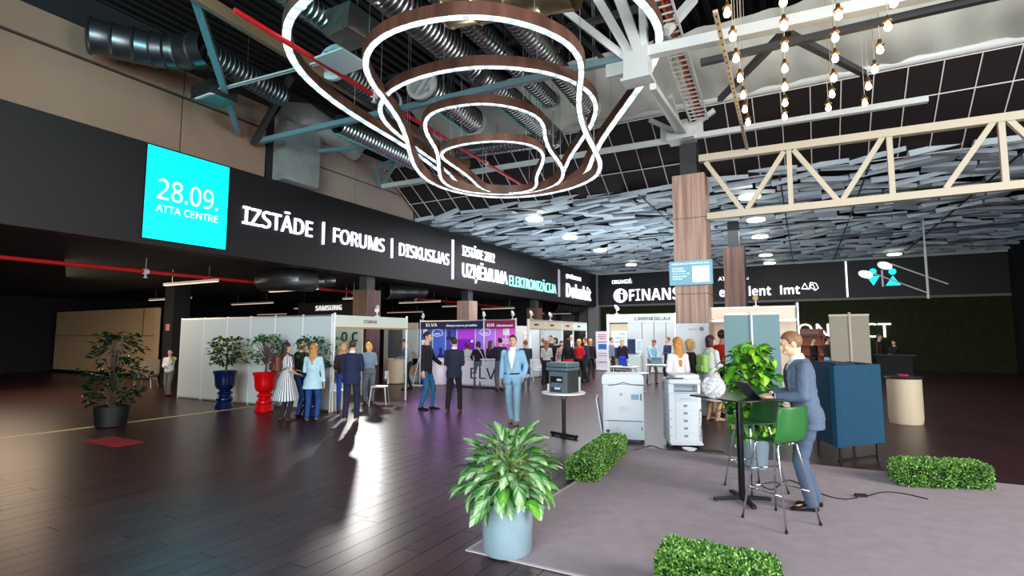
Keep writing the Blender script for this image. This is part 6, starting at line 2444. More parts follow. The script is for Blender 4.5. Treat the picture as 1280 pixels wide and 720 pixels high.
b.build('bag', MGR, bp, 'auto')
b = MB()
b.rbox((-0.1, 0.29, 1.03), (0.1, 0.33, 1.16), 0.02)
b.build('pocket', MGR, bp, 'auto')
for sx in (-1, 1):
    b = MB()
    b.tube([(0.09 * sx, 0.16, 1.36), (0.1 * sx, 0.06, 1.47), (0.1 * sx, -0.1, 1.4), (0.12 * sx, -0.12, 1.2), (0.11 * sx, 0.13, 1.06)], 0.014, 6)
    b.build('strap', MGR, bp, True)
person('man in a bright red sweater in front of the cream stand', 903, 519, h=1.9, face=150, topc=(214, 34, 26), botc=(40, 44, 60), hair='short', hairc=(64, 32, 28), arms=('down', 'fold'), looks=False, vox=0.015)
# ---- dim corner on the right
person('man in a dark jacket before the orange wooden cabinet', 1016, 478, h=1.72, face=60, topc=(34, 28, 30), botc=(30, 26, 28), hair='short', hairc=(40, 28, 24), arms=('fold', 'fold'), vox=0.018)
person('man in a black jacket and pale jeans left of the grey-brown panels', 1034, 480, h=1.78, face=120, topc=(20, 18, 22), botc=(140, 170, 196), hair='short', hairc=(50, 34, 30), arms=('fold', 'down'), vox=0.017)
person('man in a dark brown jacket standing at the black high table', 1099, 471, h=1.86, face=70, topc=(50, 36, 34), botc=(80, 62, 58), hair='short', hairc=(90, 54, 40), arms=((0.12, -0.3, 1.1), 'down'), vox=0.017)
person('person in black seated low behind the black high table', 1117, 473, h=1.62, face=-40, topc=(20, 18, 22), botc=(20, 20, 24), hair='bob', hairc=(40, 26, 24), arms=('reach', 'fold'), vox=0.018)
# ================================================================== BAR TABLE, CHAIRS, MAN IN BLUE
ZC = 0.009
M_CHROME = mat('chrome', (214, 218, 222), 0.15, 1.0)
g = onz(928, 627)
ZT = 1.107
t = thing('bar_table', 'tall black square bar table on a cross foot standing on the grey carpet', 'table', (g.x, g.y, ZC), R(52))
M_TOP = mat('table_top_dark', (36, 38, 40), 0.22)
b = MB()
b.rbox((-0.36, -0.36, ZT - ZC - 0.018), (0.36, 0.36, ZT - ZC), 0.015)
b.build('top', M_TOP, t, 'auto')
b = MB()
b.cyl((0, 0, 0.05), (0, 0, ZT - ZC - 0.03), 0.034, n=20)
b.build('column', mat('black_gloss', (12, 12, 14), 0.18), t, 'auto')
b = MB()
b.box((-0.12, -0.12, ZT - ZC - 0.034), (0.12, 0.12, ZT - ZC - 0.018))
b.build('top_plate', M_BLACK, t)
for a in (0, 90, 180, 270):
    b = MB()
    Mr = Matrix.Rotation(R(a - 24), 3, 'Z')
    pts = [(0, -0.03, 0.055), (0, 0.03, 0.055), (0, 0.03, 0.022), (0, -0.03, 0.022), (0.3, -0.022, 0.034), (0.3, 0.022, 0.034), (0.3, 0.022, 0.01), (0.3, -0.022, 0.01)]
    b.hexa([Mr @ Vector(p) for p in pts])
    o = b.build('foot_bar', M_BLACK, t)
    b = MB()
    c = Mr @ Vector((0.28, 0, 0))
    b.cyl(c, c + Vector((0, 0, 0.012)), 0.02, n=10)
    b.build('glide', M_BLACK, o)


def face_rz(p, face):
    c = Vector((-p.x, -p.y, 0)).normalized()
    v = -c
    r = Vector((v.y, -v.x, 0))
    f = c * math.cos(R(face)) + r * math.sin(R(face))
    return math.atan2(f.x, -f.y)


def bar_chair(label, c, rz):
    t = thing('bar_chair', label, 'chair', (c.x, c.y, ZC), rz, 'green shell bar chairs')
    zs = 0.755
    prof = [(-0.215, zs - 0.025), (-0.19, zs - 0.004), (-0.12, zs + 0.004), (-0.02, zs - 0.004), (0.08, zs - 0.008), (0.14, zs + 0.004), (0.178, zs + 0.04), (0.198, zs + 0.1), (0.212, zs + 0.2), (0.226, zs + 0.3), (0.234, zs + 0.345)]
    b = MB()
    NX = 10
    vs = []
    for j, (y, z) in enumerate(prof):
        wd = 0.215 if j < 5 else 0.222 - 0.004 * (j - 5)
        if j == len(prof) - 1:
            wd *= 0.93
        if j == 0:
            wd *= 0.9
        for i in range(NX + 1):
            u = -1 + 2 * i / NX
            e = abs(u) ** 3
            vs.append((u * wd, y - (0.05 * e if j > 5 else 0), z + (0.028 * e if j <= 5 else 0)))
    b.add(vs, [(j * (NX + 1) + i, j * (NX + 1) + i + 1, (j + 1) * (NX + 1) + i + 1, (j + 1) * (NX + 1) + i) for j in range(len(prof) - 1) for i in range(NX)])
    o = b.build('shell', mat('green_shell', (36, 100, 44), 0.38), t, True)
    md = o.modifiers.new('thickness', 'SOLIDIFY')
    md.thickness = 0.01
    m2 = o.modifiers.new('round', 'SUBSURF')
    m2.levels = m2.render_levels = 1
    tops, feet_ = [], []
    for sx, sy in ((-1, -1), (1, -1), (1, 1), (-1, 1)):
        p, q = Vector((0.13 * sx, 0.12 * sy - 0.02, zs - 0.03)), Vector((0.235 * sx, 0.235 * sy, 0.012))
        b = MB()
        b.tube([Vector((0.02 * sx, 0.12 * sy - 0.02, zs - 0.022)), Vector((0.10 * sx, 0.12 * sy - 0.02, zs - 0.02)), p, p.lerp(q, 0.04), q], 0.0095, 10)
        lg = b.build('leg', M_CHROME, t, True)
        b = MB()
        b.cyl(q - Vector((0, 0, 0.012)), q + Vector((0, 0, 0.008)), 0.014, n=10)
        b.build('foot_cap', M_BLACK, lg)
        feet_.append(p.lerp(q, 0.6))
    for a_, b_ in ((0, 1), (1, 2), (3, 0)):
        b = MB()
        b.cyl(feet_[a_], feet_[b_], 0.008, n=8)
        b.build('foot_rest', M_CHROME, t, True)
    return t


ff = [onz(929, 648), onz(973, 664), onz(1024, 660), onz(981, 642)]
cA = sum(ff, Vector()) / 4
d = ff[2] - ff[1]
bar_chair('green shell bar chair in front, its back turned toward the camera', cA, face_rz(cA, -128))
cB = gk(937, 6.25)
bar_chair('green shell bar chair half hidden behind the black bar table', cB, face_rz(cB, -52))

man = person('man in a blue-grey suit typing on a black laptop at the bar table', 1004, k=5.55, h=1.80, face=-76, lean=8, head=(-4, 10), top='jacket', topc=(82, 98, 120), botc=(70, 86, 108), shirt=(236, 238, 244), tie=(70, 26, 46),
             shoes=(30, 16, 20), hair='short', hairc=(128, 92, 68), skin=(232, 186, 168), arms=((0.10, -0.30, 1.115), (0.12, -0.30, 1.115)), feet=((0.09, -0.02), (-0.1, 0.07)), vox=0.0075, wide=0.01, z0=ZC)
s, wr, el = man['s'], man['wr'], man['el']
b = MB()
dd = (wr[1] - el[1]).normalized()
b.tube([wr[1] + dd * 0.004, wr[1] + dd * 0.03], 0.034, 16)
wt = b.build('wristwatch', mat('watch_strap', (40, 30, 28), 0.5), man['root'], True)
b = MB()
c = wr[1] + dd * 0.017 + Vector((0, 0, 0.031))
b.cyl(c, c + Vector((0, 0, 0.008)), 0.017, n=14)
b.build('dial', M_CHROME, wt, 'auto')
for sd in (1, -1):
    dd = (wr[sd] - el[sd]).normalized()
    b = MB()
    b.tube([wr[sd] - dd * 0.03, wr[sd] + dd * 0.004], [0.037, 0.036], 14)
    b.build('shirt_cuff', cloth((236, 238, 244)), man['root'], True)

# laptop
lp = gk(953, 5.58)
t = thing('laptop', 'open black laptop under the typing hands on the bar table', 'laptop', (lp.x, lp.y, ZT), face_rz(lp, 118))
M_LAP = mat('laptop_black', (22, 22, 25), 0.35)
b = MB()
b.rbox((-0.165, -0.115, 0.0), (0.165, 0.115, 0.014), 0.012)
b.build('base', M_LAP, t, 'auto')
b = MB()
a = R(42)
y0, z0 = 0.112, 0.014
yv, zv = math.sin(a), math.cos(a)
b.hexa([(-0.165, y0, z0), (0.165, y0, z0), (0.165, y0 + 0.008, z0 - 0.004), (-0.165, y0 + 0.008, z0 - 0.004),
        (-0.165, y0 + 0.225 * yv, z0 + 0.225 * zv), (0.165, y0 + 0.225 * yv, z0 + 0.225 * zv), (0.165, y0 + 0.225 * yv + 0.006, z0 + 0.225 * zv - 0.004), (-0.165, y0 + 0.225 * yv + 0.006, z0 + 0.225 * zv - 0.004)])
ld = b.build('lid', M_LAP, t)
b = MB()
o = Vector((0, -0.0012 * zv, 0.0012 * yv))
P = lambda x_, f: Vector((x_, y0 + f * yv, z0 + f * zv)) + o
b.quad(P(-0.153, 0.015), P(0.153, 0.015), P(0.153, 0.212), P(-0.153, 0.212))
b.build('display', mat('laptop_display', (30, 36, 44), 0.15, emit=0.06), ld)
km = None
for r_ in range(5):
    for c_ in range(13):
        if km is None:
            q = MB()
            q.box((-0.0095, -0.007, 0), (0.0095, 0.007, 0.0025))
            km = q.mesh('key', mat('key_black', (34, 34, 38), 0.5))
        o = put('key', km, t)
        o.location = (-0.138 + c_ * 0.023, 0.085 - r_ * 0.019, 0.014)
b = MB()
b.box((-0.05, -0.1, 0.014), (0.05, -0.035, 0.0148))
b.build('touchpad', mat('touchpad', (44, 44, 48), 0.3), t)

# glass bowl with paper slips
bp = gk(889.5, 5.62)
t = thing('glass_bowl', 'round glass fishbowl standing on the left corner of the bar table', 'bowl', (bp.x, bp.y, ZT))
rb = 0.128
prof = []
for k in range(15):
    a = -PI / 2 + (PI * 0.80) * k / 14
    prof.append((max(0.05 if k == 0 else 0, rb * math.cos(a)), rb * 0.93 + rb * 0.93 * math.sin(a)))
inner = [(max(r - 0.004, 0.001), max(z, 0.005)) for r, z in reversed(prof)]
b = MB()
b.lathe(prof + inner, n=36)
b.build('glass', mat('clear_glass', (236, 244, 248), 0.03, alpha=0.16), t, True)
slips = MB()
rq = random.Random(5)
for k in range(420):
    while True:
        p = Vector((rq.uniform(-1, 1), rq.uniform(-1, 1), rq.uniform(-1, 0.72)))
        if 0.72 < p.length < 0.95:
            break
    p = Vector((p.x * rb, p.y * rb, rb * 0.93 + p.z * rb * 0.92))
    M = (Matrix.Rotation(rq.uniform(0, 6), 3, 'Z') @ Matrix.Rotation(rq.uniform(-1.2, 1.2), 3, 'X'))
    w1, h1 = rq.uniform(0.010, 0.018), rq.uniform(0.009, 0.014)
    q = [Vector((-w1, -h1, 0)), Vector((0, -h1, 0.005)), Vector((w1, -h1, 0)), Vector((w1, h1, 0)), Vector((0, h1, 0.005)), Vector((-w1, h1, 0))]
    q = [p + M @ v for v in q]
    q = [v if (v - Vector((0, 0, rb * 0.93))).length < rb * 0.93 else Vector((0, 0, rb * 0.93)) + (v - Vector((0, 0, rb * 0.93))).normalized() * rb * 0.92 for v in q]
    slips.cur = k % 5 == 0
    slips.add(q, [(0, 1, 4, 5), (1, 2, 3, 4)])
o = slips.build('paper_slips', [mat('slip_white', (244, 246, 248), 0.7), mat('slip_blue', (190, 206, 220), 0.7)], None)
o.location = t.location
tag(o, 'heap of folded white paper slips filling the glass fishbowl', 'paper', kind='stuff')

# cables and adapters
def cable(label, pts, r=0.006, z=0.014):
    P = [onz(a, b_, z) if len(q_) == 2 else Vector(q_) for q_ in pts for a, b_ in [q_[:2]]]
    C = []
    for i in range(len(P) - 1):
        p0, p1, p2, p3 = P[max(i - 1, 0)], P[i], P[i + 1], P[min(i + 2, len(P) - 1)]
        for k in range(6):
            t_ = k / 6
            C.append(0.5 * ((2 * p1) + (p2 - p0) * t_ + (2 * p0 - 5 * p1 + 4 * p2 - p3) * t_ * t_ + (3 * p1 - p0 - 3 * p2 + p3) * t_ ** 3))
    C.append(P[-1])
    b = MB()
    b.tube(C, r, 6)
    return tag(b.build('cable', mat('black_cable', (18, 16, 18), 0.5), None, True), label, 'cable')


cable('black laptop cable running over the carpet from the bar chairs to the adapter', [(946, 602), (965, 612), (985, 600), (1010, 610), (1035, 620), (1056, 624), (1072, 622)])
cable('black mains cable leaving the adapter toward the right edge of the carpet', [(1082, 621), (1095, 617), (1110, 615), (1135, 618), (1160, 624)])
a = onz(1076, 622)
b = MB()
b.rbox((-0.06, -0.025, 0), (0.06, 0.025, 0.03), 0.008)
o = b.build('power_adapter', mat('adapter_black', (20, 18, 20), 0.4), None, 'auto')
o.location = (a.x, a.y, ZC)
o.rotation_euler = (0, 0, 0.3)
tag(o, 'black power adapter lying on the grey carpet right of the man', 'adapter')
cable('black cable snaking on the floor from the left copier past the right copier', [(793, 563), (806, 559), (815, 557), (830, 562), (846, 564), (868, 563), (890, 563), (905, 565)], 0.007, 0.009)
b = MB()
c = onz(862, 564)
for k in range(5):
    r_ = 0.05 + 0.008 * k
    b.tube([(r_ * 1.3 * math.cos(2 * PI * i / 20), r_ * 0.7 * math.sin(2 * PI * i / 20), 0.01 + 0.008 * k) for i in range(21)], 0.006, 6)
o = b.build('coiled_cord', M_WHITE, None, True)
o.location = (c.x, c.y, 0.002)
tag(o, 'coiled white cord lying in front of the right copier', 'cord', kind='thing')

# ================================================================== PLANTS
def leaf_mat(name, dark, mid, pale, amount):
    m = mat(name, mid, 0.42, spec=0.4)
    nt = m.node_tree
    bs = nt.nodes['Principled BSDF']
    tc = nt.nodes.new('ShaderNodeTexCoord')
    sep = nt.nodes.new('ShaderNodeSeparateXYZ')
    nt.links.new(tc.outputs['Generated'], sep.inputs[0])
    ab = nt.nodes.new('ShaderNodeMath')
    ab.operation = 'SUBTRACT'
    nt.links.new(sep.outputs[0], ab.inputs[0])
    ab.inputs[1].default_value = 0.5
    a2 = nt.nodes.new('ShaderNodeMath')
    a2.operation = 'ABSOLUTE'
    nt.links.new(ab.outputs[0], a2.inputs[0])
    # feathered stripes slanting from the mid rib
    mul = nt.nodes.new('ShaderNodeMath')
    mul.operation = 'MULTIPLY_ADD'
    nt.links.new(a2.outputs[0], mul.inputs[0])
    mul.inputs[1].default_value = -1.1
    nt.links.new(sep.outputs[1], mul.inputs[2])
    cmb = nt.nodes.new('ShaderNodeCombineXYZ')
    nt.links.new(mul.outputs[0], cmb.inputs[1])
    oi = nt.nodes.new('ShaderNodeObjectInfo')
    nt.links.new(oi.outputs['Random'], cmb.inputs[2])
    ns = nt.nodes.new('ShaderNodeTexNoise')
    ns.inputs['Scale'].default_value = 11
    ns.inputs['Detail'].default_value = 3
    nt.links.new(cmb.outputs[0], ns.inputs['Vector'])
    edge = nt.nodes.new('ShaderNodeMath')
    edge.operation = 'MULTIPLY_ADD'
    nt.links.new(a2.outputs[0], edge.inputs[0])
    edge.inputs[1].default_value = -0.75
    nt.links.new(ns.outputs[0], edge.inputs[2])
    rp = nt.nodes.new('ShaderNodeValToRGB')
    rp.color_ramp.elements[0].position = 0.18
    rp.color_ramp.elements[0].color = (*lin(dark), 1)
    rp.color_ramp.elements[1].position = amount
    rp.color_ramp.elements[1].color = (*lin(pale), 1)
    e = rp.color_ramp.elements.new((0.18 + amount) / 2)
    e.color = (*lin(mid), 1)
    nt.links.new(edge.outputs[0], rp.inputs[0])
    nt.links.new(rp.outputs[0], bs.inputs['Base Color'])
    return m


def leaf_mesh(name, L, W, bend, m, heart=False, nl=8, fold=0.25):
    b = MB()
    vs = []
    for j in range(nl + 1):
        t = j / nl
        if heart:
            wv = W * (math.sin(PI * min(1, t * 1.02 + 0.0)) ** 0.6) * (1.15 - 0.75 * t) if 0 < t < 1 else 0.0
        else:
            wv = W * math.sin(PI * t ** 0.85) ** 0.9 if 0 < t < 1 else 0.0
        wv = max(wv, 0.0012)
        a = bend * t
        y = L * (math.sin(a) / max(bend, 1e-3)) if bend else L * t
        z = -L * ((1 - math.cos(a)) / max(bend, 1e-3)) if bend else 0
        for u in (-1, -0.5, 0, 0.5, 1):
            vs.append((u * wv / 2, y, z + abs(u) * wv / 2 * fold + 0.004 * math.sin(9 * t + u * 2)))
    b.add(vs, [(j * 5 + i, j * 5 + i + 1, (j + 1) * 5 + i + 1, (j + 1) * 5 + i) for j in range(nl) for i in range(4)])
    return b.mesh(name, m, True)


def orient(p, out, tilt, roll=0.0):
    """leaf frame: +Y along OUT (horizontal unit vector) raised by TILT"""
    yv_ = Vector((out.x * math.cos(tilt), out.y * math.cos(tilt), math.sin(tilt)))
    xv_ = Vector((out.y, -out.x, 0))
    zv_ = xv_.cross(yv_)
    M = Matrix((xv_, yv_, zv_)).transposed().to_4x4()
    return Matrix.Translation(p) @ M @ Matrix.Rotation(roll, 4, 'Y')


# front plant
ML = leaf_mat('variegated_leaf', (34, 92, 38), (104, 158, 88), (196, 218, 182), 0.56)
ML2 = leaf_mat('fresh_leaf', (60, 130, 36), (104, 170, 54), (176, 210, 130), 0.75)
g = gk(634.5, 4.50)
t = thing('potted_plant', 'variegated leafy plant in a round blue-grey pot at the carpet corner', 'plant', (g.x, g.y, ZC))
M_POT = mat('blue_grey_glaze', (132, 156, 166), 0.32, var=0.06, scale=6)
b = MB()
b.lathe([(0.165, 0.0), (0.19, 0.004), (0.2, 0.03), (0.205, 0.2), (0.207, 0.385), (0.205, 0.405), (0.198, 0.41), (0.186, 0.405), (0.182, 0.37), (0.18, 0.30)], n=48)
b.build('pot', M_POT, t, 'auto')
b = MB()
b.lathe([(0.01, 0.33), (0.181, 0.335)], n=32)
b.build('soil', mat('dark_soil', (30, 22, 20), 0.95, var=0.4, scale=40, bump=0.8), t)
lv = [leaf_mesh('leaf', 0.23, 0.115, 0.8, ML), leaf_mesh('leaf', 0.25, 0.125, 1.1, ML), leaf_mesh('leaf', 0.22, 0.105, 0.5, ML), leaf_mesh('leaf', 0.23, 0.115, 1.3, ML), leaf_mesh('leaf', 0.24, 0.11, 0.9, ML2)]
M_STEM = mat('pale_stem', (120, 146, 74), 0.5)
M_CANE = mat('cane', (170, 160, 96), 0.6, var=0.3, scale=40)
rq = random.Random(21)
canes = []
for k in range(7):
    a = 2 * PI * k / 7 + rq.uniform(-.3, .3)
    r_ = rq.uniform(0.03, 0.11)
    base = Vector((r_ * math.cos(a), r_ * math.sin(a), 0.335))
    tip = base + Vector((0.07 * math.cos(a), 0.07 * math.sin(a), rq.uniform(0.12, 0.26)))
    b = MB()
    pts = [base.lerp(tip, q_ / 6) for q_ in range(7)]
    b.tube(pts, [0.013 + 0.002 * (q_ % 2) for q_ in range(7)], 8)
    b.build('cane', M_CANE, t, True)
    canes.append((base, tip))
for k in range(146):
    base, tip = canes[k % 7]
    o = base.lerp(tip, rq.uniform(0.35, 1.0))
    a = 2 * PI * (k * 0.381966) + rq.uniform(-.2, .2)
    out = Vector((math.cos(a), math.sin(a), 0))
    lay = (k / 95.0) if k < 96 else (k - 96) / 62.0
    inner_ = 1.0 if k < 96 else 0.6
    rad = (0.255 * (1 - 0.62 * lay ** 2.6) + rq.uniform(-.04, .05)) * inner_
    zz = 0.47 + 0.40 * lay + rq.uniform(-.05, .05)
    p = Vector((out.x * rad, out.y * rad, zz))
    b = MB()
    mid = o.lerp(p, 0.55) + Vector((0, 0, 0.07))
    b.tube([o, o.lerp(mid, .5) + Vector((0, 0, .015)), mid, p], [0.006, 0.0055, 0.005, 0.004], 6)
    st = b.build('stem', M_STEM, t, True)
    tilt = -0.35 + 1.25 * lay + rq.uniform(-.3, .3)
    me = lv[4] if rq.random() < 0.13 else lv[(1, 3, 0, 2)[min(3, int((1 - max(0, min(0.99, (tilt + 0.9) / 1.9))) * 4))] if False else rq.choice([0, 1, 3] if lay < 0.6 else [0, 2, 0])]
    lf = put('leaf', me, t)
    sc_ = rq.uniform(0.8, 1.1)
    lf.matrix_basis = orient(p, out, tilt, rq.uniform(-.5, .5)) @ Matrix.Scale(sc_, 4)

def foliage(parent, pts, L, W, mats, seed, name='foliage', bend=True):
    """many small folded leaves joined in one part"""
    rq = random.Random(seed)
    b = MB()
    for p, out in pts:
        M = orient(Vector(p), out, rq.uniform(-0.7, 0.7), rq.uniform(-.7, .7))
        s_ = rq.uniform(0.7, 1.2)
        l_, w_ = L * s_, W * s_
        vs = [(0, 0, 0), (w_ / 2, l_ * 0.45, 0.12 * w_), (0, l_ * 0.5, -0.05 * l_), (-w_ / 2, l_ * 0.45, 0.12 * w_), (0, l_, -0.22 * l_)]
        b.cur = rq.randrange(len(mats))
        b.add([M @ Vector(v) for v in vs], [(0, 1, 2), (0, 2, 3), (2, 1, 4), (3, 2, 4)])
    o = b.build(name, mats, parent)
    return tag(o, kind='stuff')


# climbing plant on a moss pole
g = gk(935, 7.25)
t = thing('potted_plant', 'tall climbing plant with glossy green leaves on a moss pole behind the bar table', 'plant', (g.x, g.y, ZC))
b = MB()
b.lathe([(0.15, 0.0), (0.17, 0.01), (0.21, 0.36), (0.214, 0.4), (0.2, 0.4), (0.195, 0.34)], n=36)
b.build('pot', mat('slate_glaze', (112, 132, 146), 0.4), t, 'auto')
b = MB()
b.lathe([(0.01, 0.34), (0.196, 0.345)], n=28)
b.build('soil', mat('dark_soil', (30, 22, 20)), t)
b = MB()
b.cyl((0, 0, 0.3), (0, 0, 1.52), 0.045, 0.04, 14)
b.build('moss_pole', mat('coir', (150, 108, 56), 0.95, var=0.4, scale=30, bump=1.0, bscale=60), t, True)
MP = leaf_mat('climber_leaf', (56, 128, 22), (98, 170, 34), (150, 206, 62), 0.9)
MP2 = leaf_mat('climber_leaf_pale', (96, 160, 30), (150, 200, 54), (206, 226, 110), 0.8)
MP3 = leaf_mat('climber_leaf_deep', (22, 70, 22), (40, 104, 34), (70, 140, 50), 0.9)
lv = [leaf_mesh('leaf', 0.17, 0.13, 0.7, MP, True), leaf_mesh('leaf', 0.15, 0.115, 1.0, MP2, True), leaf_mesh('leaf', 0.18, 0.13, 0.9, MP3, True), leaf_mesh('leaf', 0.16, 0.125, 0.4, MP, True)]
rq = random.Random(8)
vine = MB()
for k in range(285):
    zf_ = rq.random()
    zz = 0.46 + 1.2 * zf_
    a = 2 * PI * k * 0.381966
    R0 = (0.20 + 0.16 * math.sin(PI * min(1, zf_ * 0.9 + 0.05))) * (0.3 + 0.75 * rq.random() ** 0.7)
    if zf_ > 0.88:
        R0 *= 0.75
    out = Vector((math.cos(a), math.sin(a), 0))
    p = out * R0 + Vector((0, 0, zz))
    vine.tube([out * 0.04 + Vector((0, 0, zz - 0.06)), out * R0 * 0.6 + Vector((0, 0, zz + 0.03)), p], 0.004, 5)
    lf = put('leaf', lv[rq.choice((0, 0, 1, 1, 2, 3))], t)
    lf.matrix_basis = orient(p, (out + Vector((rq.uniform(-.5, .5), rq.uniform(-.5, .5), 0))).normalized(), rq.uniform(-1.2, 0.25), rq.uniform(-.5, .5)) @ Matrix.Scale(rq.uniform(0.8, 1.15), 4)
pts = []
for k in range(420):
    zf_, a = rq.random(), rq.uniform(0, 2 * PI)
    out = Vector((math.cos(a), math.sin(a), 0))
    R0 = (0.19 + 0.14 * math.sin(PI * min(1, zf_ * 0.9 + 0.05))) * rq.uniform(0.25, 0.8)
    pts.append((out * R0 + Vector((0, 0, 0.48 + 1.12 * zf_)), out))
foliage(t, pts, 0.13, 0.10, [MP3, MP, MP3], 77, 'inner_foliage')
tag(vine.build('vine_stems', mat('vine_stem', (120, 140, 50), 0.6), t, True), kind='stuff')


M_GLB, M_GLR = mat('navy_glaze', (10, 26, 66), 0.12), mat('red_glaze', (214, 8, 16), 0.12)
FIC = [mat('ficus_a', (44, 84, 36), 0.4), mat('ficus_b', (26, 56, 26), 0.4), mat('ficus_c', (84, 128, 52), 0.4)]
DRK = [mat('ficus_d', (36, 50, 26), 0.4), mat('ficus_e', (22, 32, 18), 0.4), mat('ficus_f', (112, 140, 44), 0.4)]
URN = [(0.2, 0.0), (0.215, 0.02), (0.2, 0.07), (0.165, 0.15), (0.16, 0.17), (0.185, 0.2), (0.19, 0.24), (0.165, 0.285), (0.13, 0.31), (0.13, 0.325), (0.17, 0.345), (0.18, 0.375), (0.165, 0.41), (0.12, 0.43), (0.13, 0.45), (0.2, 0.5), (0.23, 0.58), (0.235, 0.68), (0.25, 0.8), (0.285, 0.9), (0.29, 0.915), (0.27, 0.915), (0.24, 0.86)]


def urn_plant(label, p, m, kind, seed, hh=1.0):
    t = thing('potted_plant', label, 'plant', tuple(p))
    b = MB()
    b.lathe([(r, z * hh) for r, z in URN], n=40)
    b.build('urn', m, t, 'auto')
    b = MB()
    b.lathe([(0.01, 0.86 * hh), (0.243, 0.865 * hh)], n=24)
    b.build('soil', mat('dark_soil', (30, 22, 20)), t)
    rq = random.Random(seed)
    b = MB()
    z0 = 0.86 * hh
    b.tube([(0, 0, z0), (0.02, 0, z0 + 0.2), (0.0, 0.02, z0 + 0.45), (0.01, 0, z0 + 0.75)], [.03, .026, .02, .01], 8)
    pts = []
    if kind == 'flat':
        for lay in range(6):
            zz = z0 + 0.26 + lay * 0.115
            R_ = (0.36, 0.34, 0.4, 0.36, 0.38, 0.24)[lay]
            nb = 7
            for q_ in range(nb):
                a = 2 * PI * (q_ + 0.5 * (lay % 2)) / nb + rq.uniform(-.2, .2)
                out = Vector((math.cos(a), math.sin(a), 0))
                b.tube([(0, 0, zz - 0.08), out * R_ * 0.6 + Vector((0, 0, zz)), out * R_ * 0.9 + Vector((0, 0, zz - 0.02))], [.009, .006, .004], 5)
                for _ in range(9):
                    pts.append((out * R_ * rq.uniform(0.3, 1.0) + Vector((rq.uniform(-.07, .07), rq.uniform(-.07, .07), zz + rq.uniform(-.035, .035))), (out + Vector((rq.uniform(-.8, .8), rq.uniform(-.8, .8), 0))).normalized()))
        foliage(t, pts, 0.13, 0.075, DRK, seed)
    else:
        for q_ in range(46):
            th, ph = rq.uniform(0, 2 * PI), rq.uniform(-0.5, 1.3)
            R_ = rq.uniform(0.26, 0.40) * (1 if ph < 0.9 else 0.9)
            out = Vector((math.cos(th), math.sin(th), 0))
            e_ = Vector((out.x * R_ * math.cos(ph), out.y * R_ * math.cos(ph), z0 + 0.48 + 0.42 * math.sin(ph)))
            b.tube([(0, 0, z0 + 0.2 + 0.2 * rq.random()), e_ * 0.55 + Vector((0, 0, (z0 + 0.4) * 0.45)), e_], [.01, .007, .004], 5)
            for _ in range(9):
                pts.append((e_ + Vector((rq.uniform(-.1, .1), rq.uniform(-.1, .1), rq.uniform(-.08, .08))), (out + Vector((rq.uniform(-.9, .9), rq.uniform(-.9, .9), 0))).normalized()))
        foliage(t, pts, 0.1, 0.055, FIC, seed)
    b.build('trunk', mat('grey_bark', (96, 84, 70), 0.8), t, True)
    return t


urn_plant('dark leafy tree in a tall glossy navy urn before the white panels', onz(280, 510.5), M_GLB, 'flat', 3)
urn_plant('small-leaved tree in a tall glossy red urn before the white panels', onz(330, 514.5), M_GLR, 'round', 4)
urn_plant('leafy tree in a navy urn mostly hidden behind the pale blue blouse', onz(388, 520), M_GLB, 'round', 5, 0.95)
# plant in the ECOMHUB stand
p = gk(421, 13.4)
t = thing('potted_plant', 'small green plant in a white tub inside the ECOMHUB stand', 'plant', tuple(p))
b = MB()
b.lathe([(0.16, 0), (0.2, 0.6), (0.18, 0.6), (0.17, 0.55)], n=24)
b.build('tub', M_WHITE, t, 'auto')
rq = random.Random(2)
foliage(t, [(Vector((rq.uniform(-.28, .28), rq.uniform(-.28, .28), rq.uniform(0.75, 1.75))), Vector((rq.uniform(-1, 1), rq.uniform(-1, 1), 0)).normalized()) for _ in range(160)], 0.14, 0.07, [FIC[0], FIC[2]], 6)
b = MB()
b.tube([(0, 0, .5), (0.02, 0, 1.0), (0, 0.02, 1.6)], [.02, .016, .008], 6)
b.build('trunk', mat('grey_bark', (96, 84, 70)), t, True)
# big shrub at the left edge
p = gk(146, 10.6)
t = thing('potted_plant', 'big dark glossy shrub cut by the left edge of the photo', 'plant', tuple(p))
b = MB()
b.lathe([(0.22, 0), (0.26, 0.02), (0.3, 0.4), (0.27, 0.4), (0.26, 0.35)], n=28)
b.build('tub', M_BLACK, t, 'auto')
rq = random.Random(12)
pts = []
b = MB()
for k in range(60):
    a = 2 * PI * k * 0.381966
    zz = 0.5 + 1.25 * rq.random()
    R_ = 0.52 * math.sin(PI * min(1, (zz - 0.25) / 1.7)) * rq.uniform(0.5, 1)
    out = Vector((math.cos(a), math.sin(a), 0))
    e_ = out * R_ + Vector((0, 0, zz))
    b.tube([(0, 0, zz * 0.6), e_ * 0.5 + Vector((0, 0, zz * 0.45)), e_], [.012, .008, .004], 5)
    for _ in range(8):
        pts.append((e_ + Vector((rq.uniform(-.12, .12), rq.uniform(-.12, .12), rq.uniform(-.1, .1))), (out + Vector((rq.uniform(-.8, .8), rq.uniform(-.8, .8), 0))).normalized()))
b.build('branches', mat('grey_bark', (96, 84, 70)), t, True)
foliage(t, pts, 0.15, 0.08, [mat('shrub_a', (18, 40, 22), 0.3), mat('shrub_b', (12, 26, 16), 0.3), mat('shrub_c', (30, 58, 30), 0.3)], 9)

# box hedges
HED = [mat('box_a', (84, 138, 52), 0.5), mat('box_b', (56, 104, 38), 0.5), mat('box_c', (128, 178, 80), 0.5), mat('box_d', (166, 204, 116), 0.5), mat('box_e', (30, 62, 24), 0.5)]


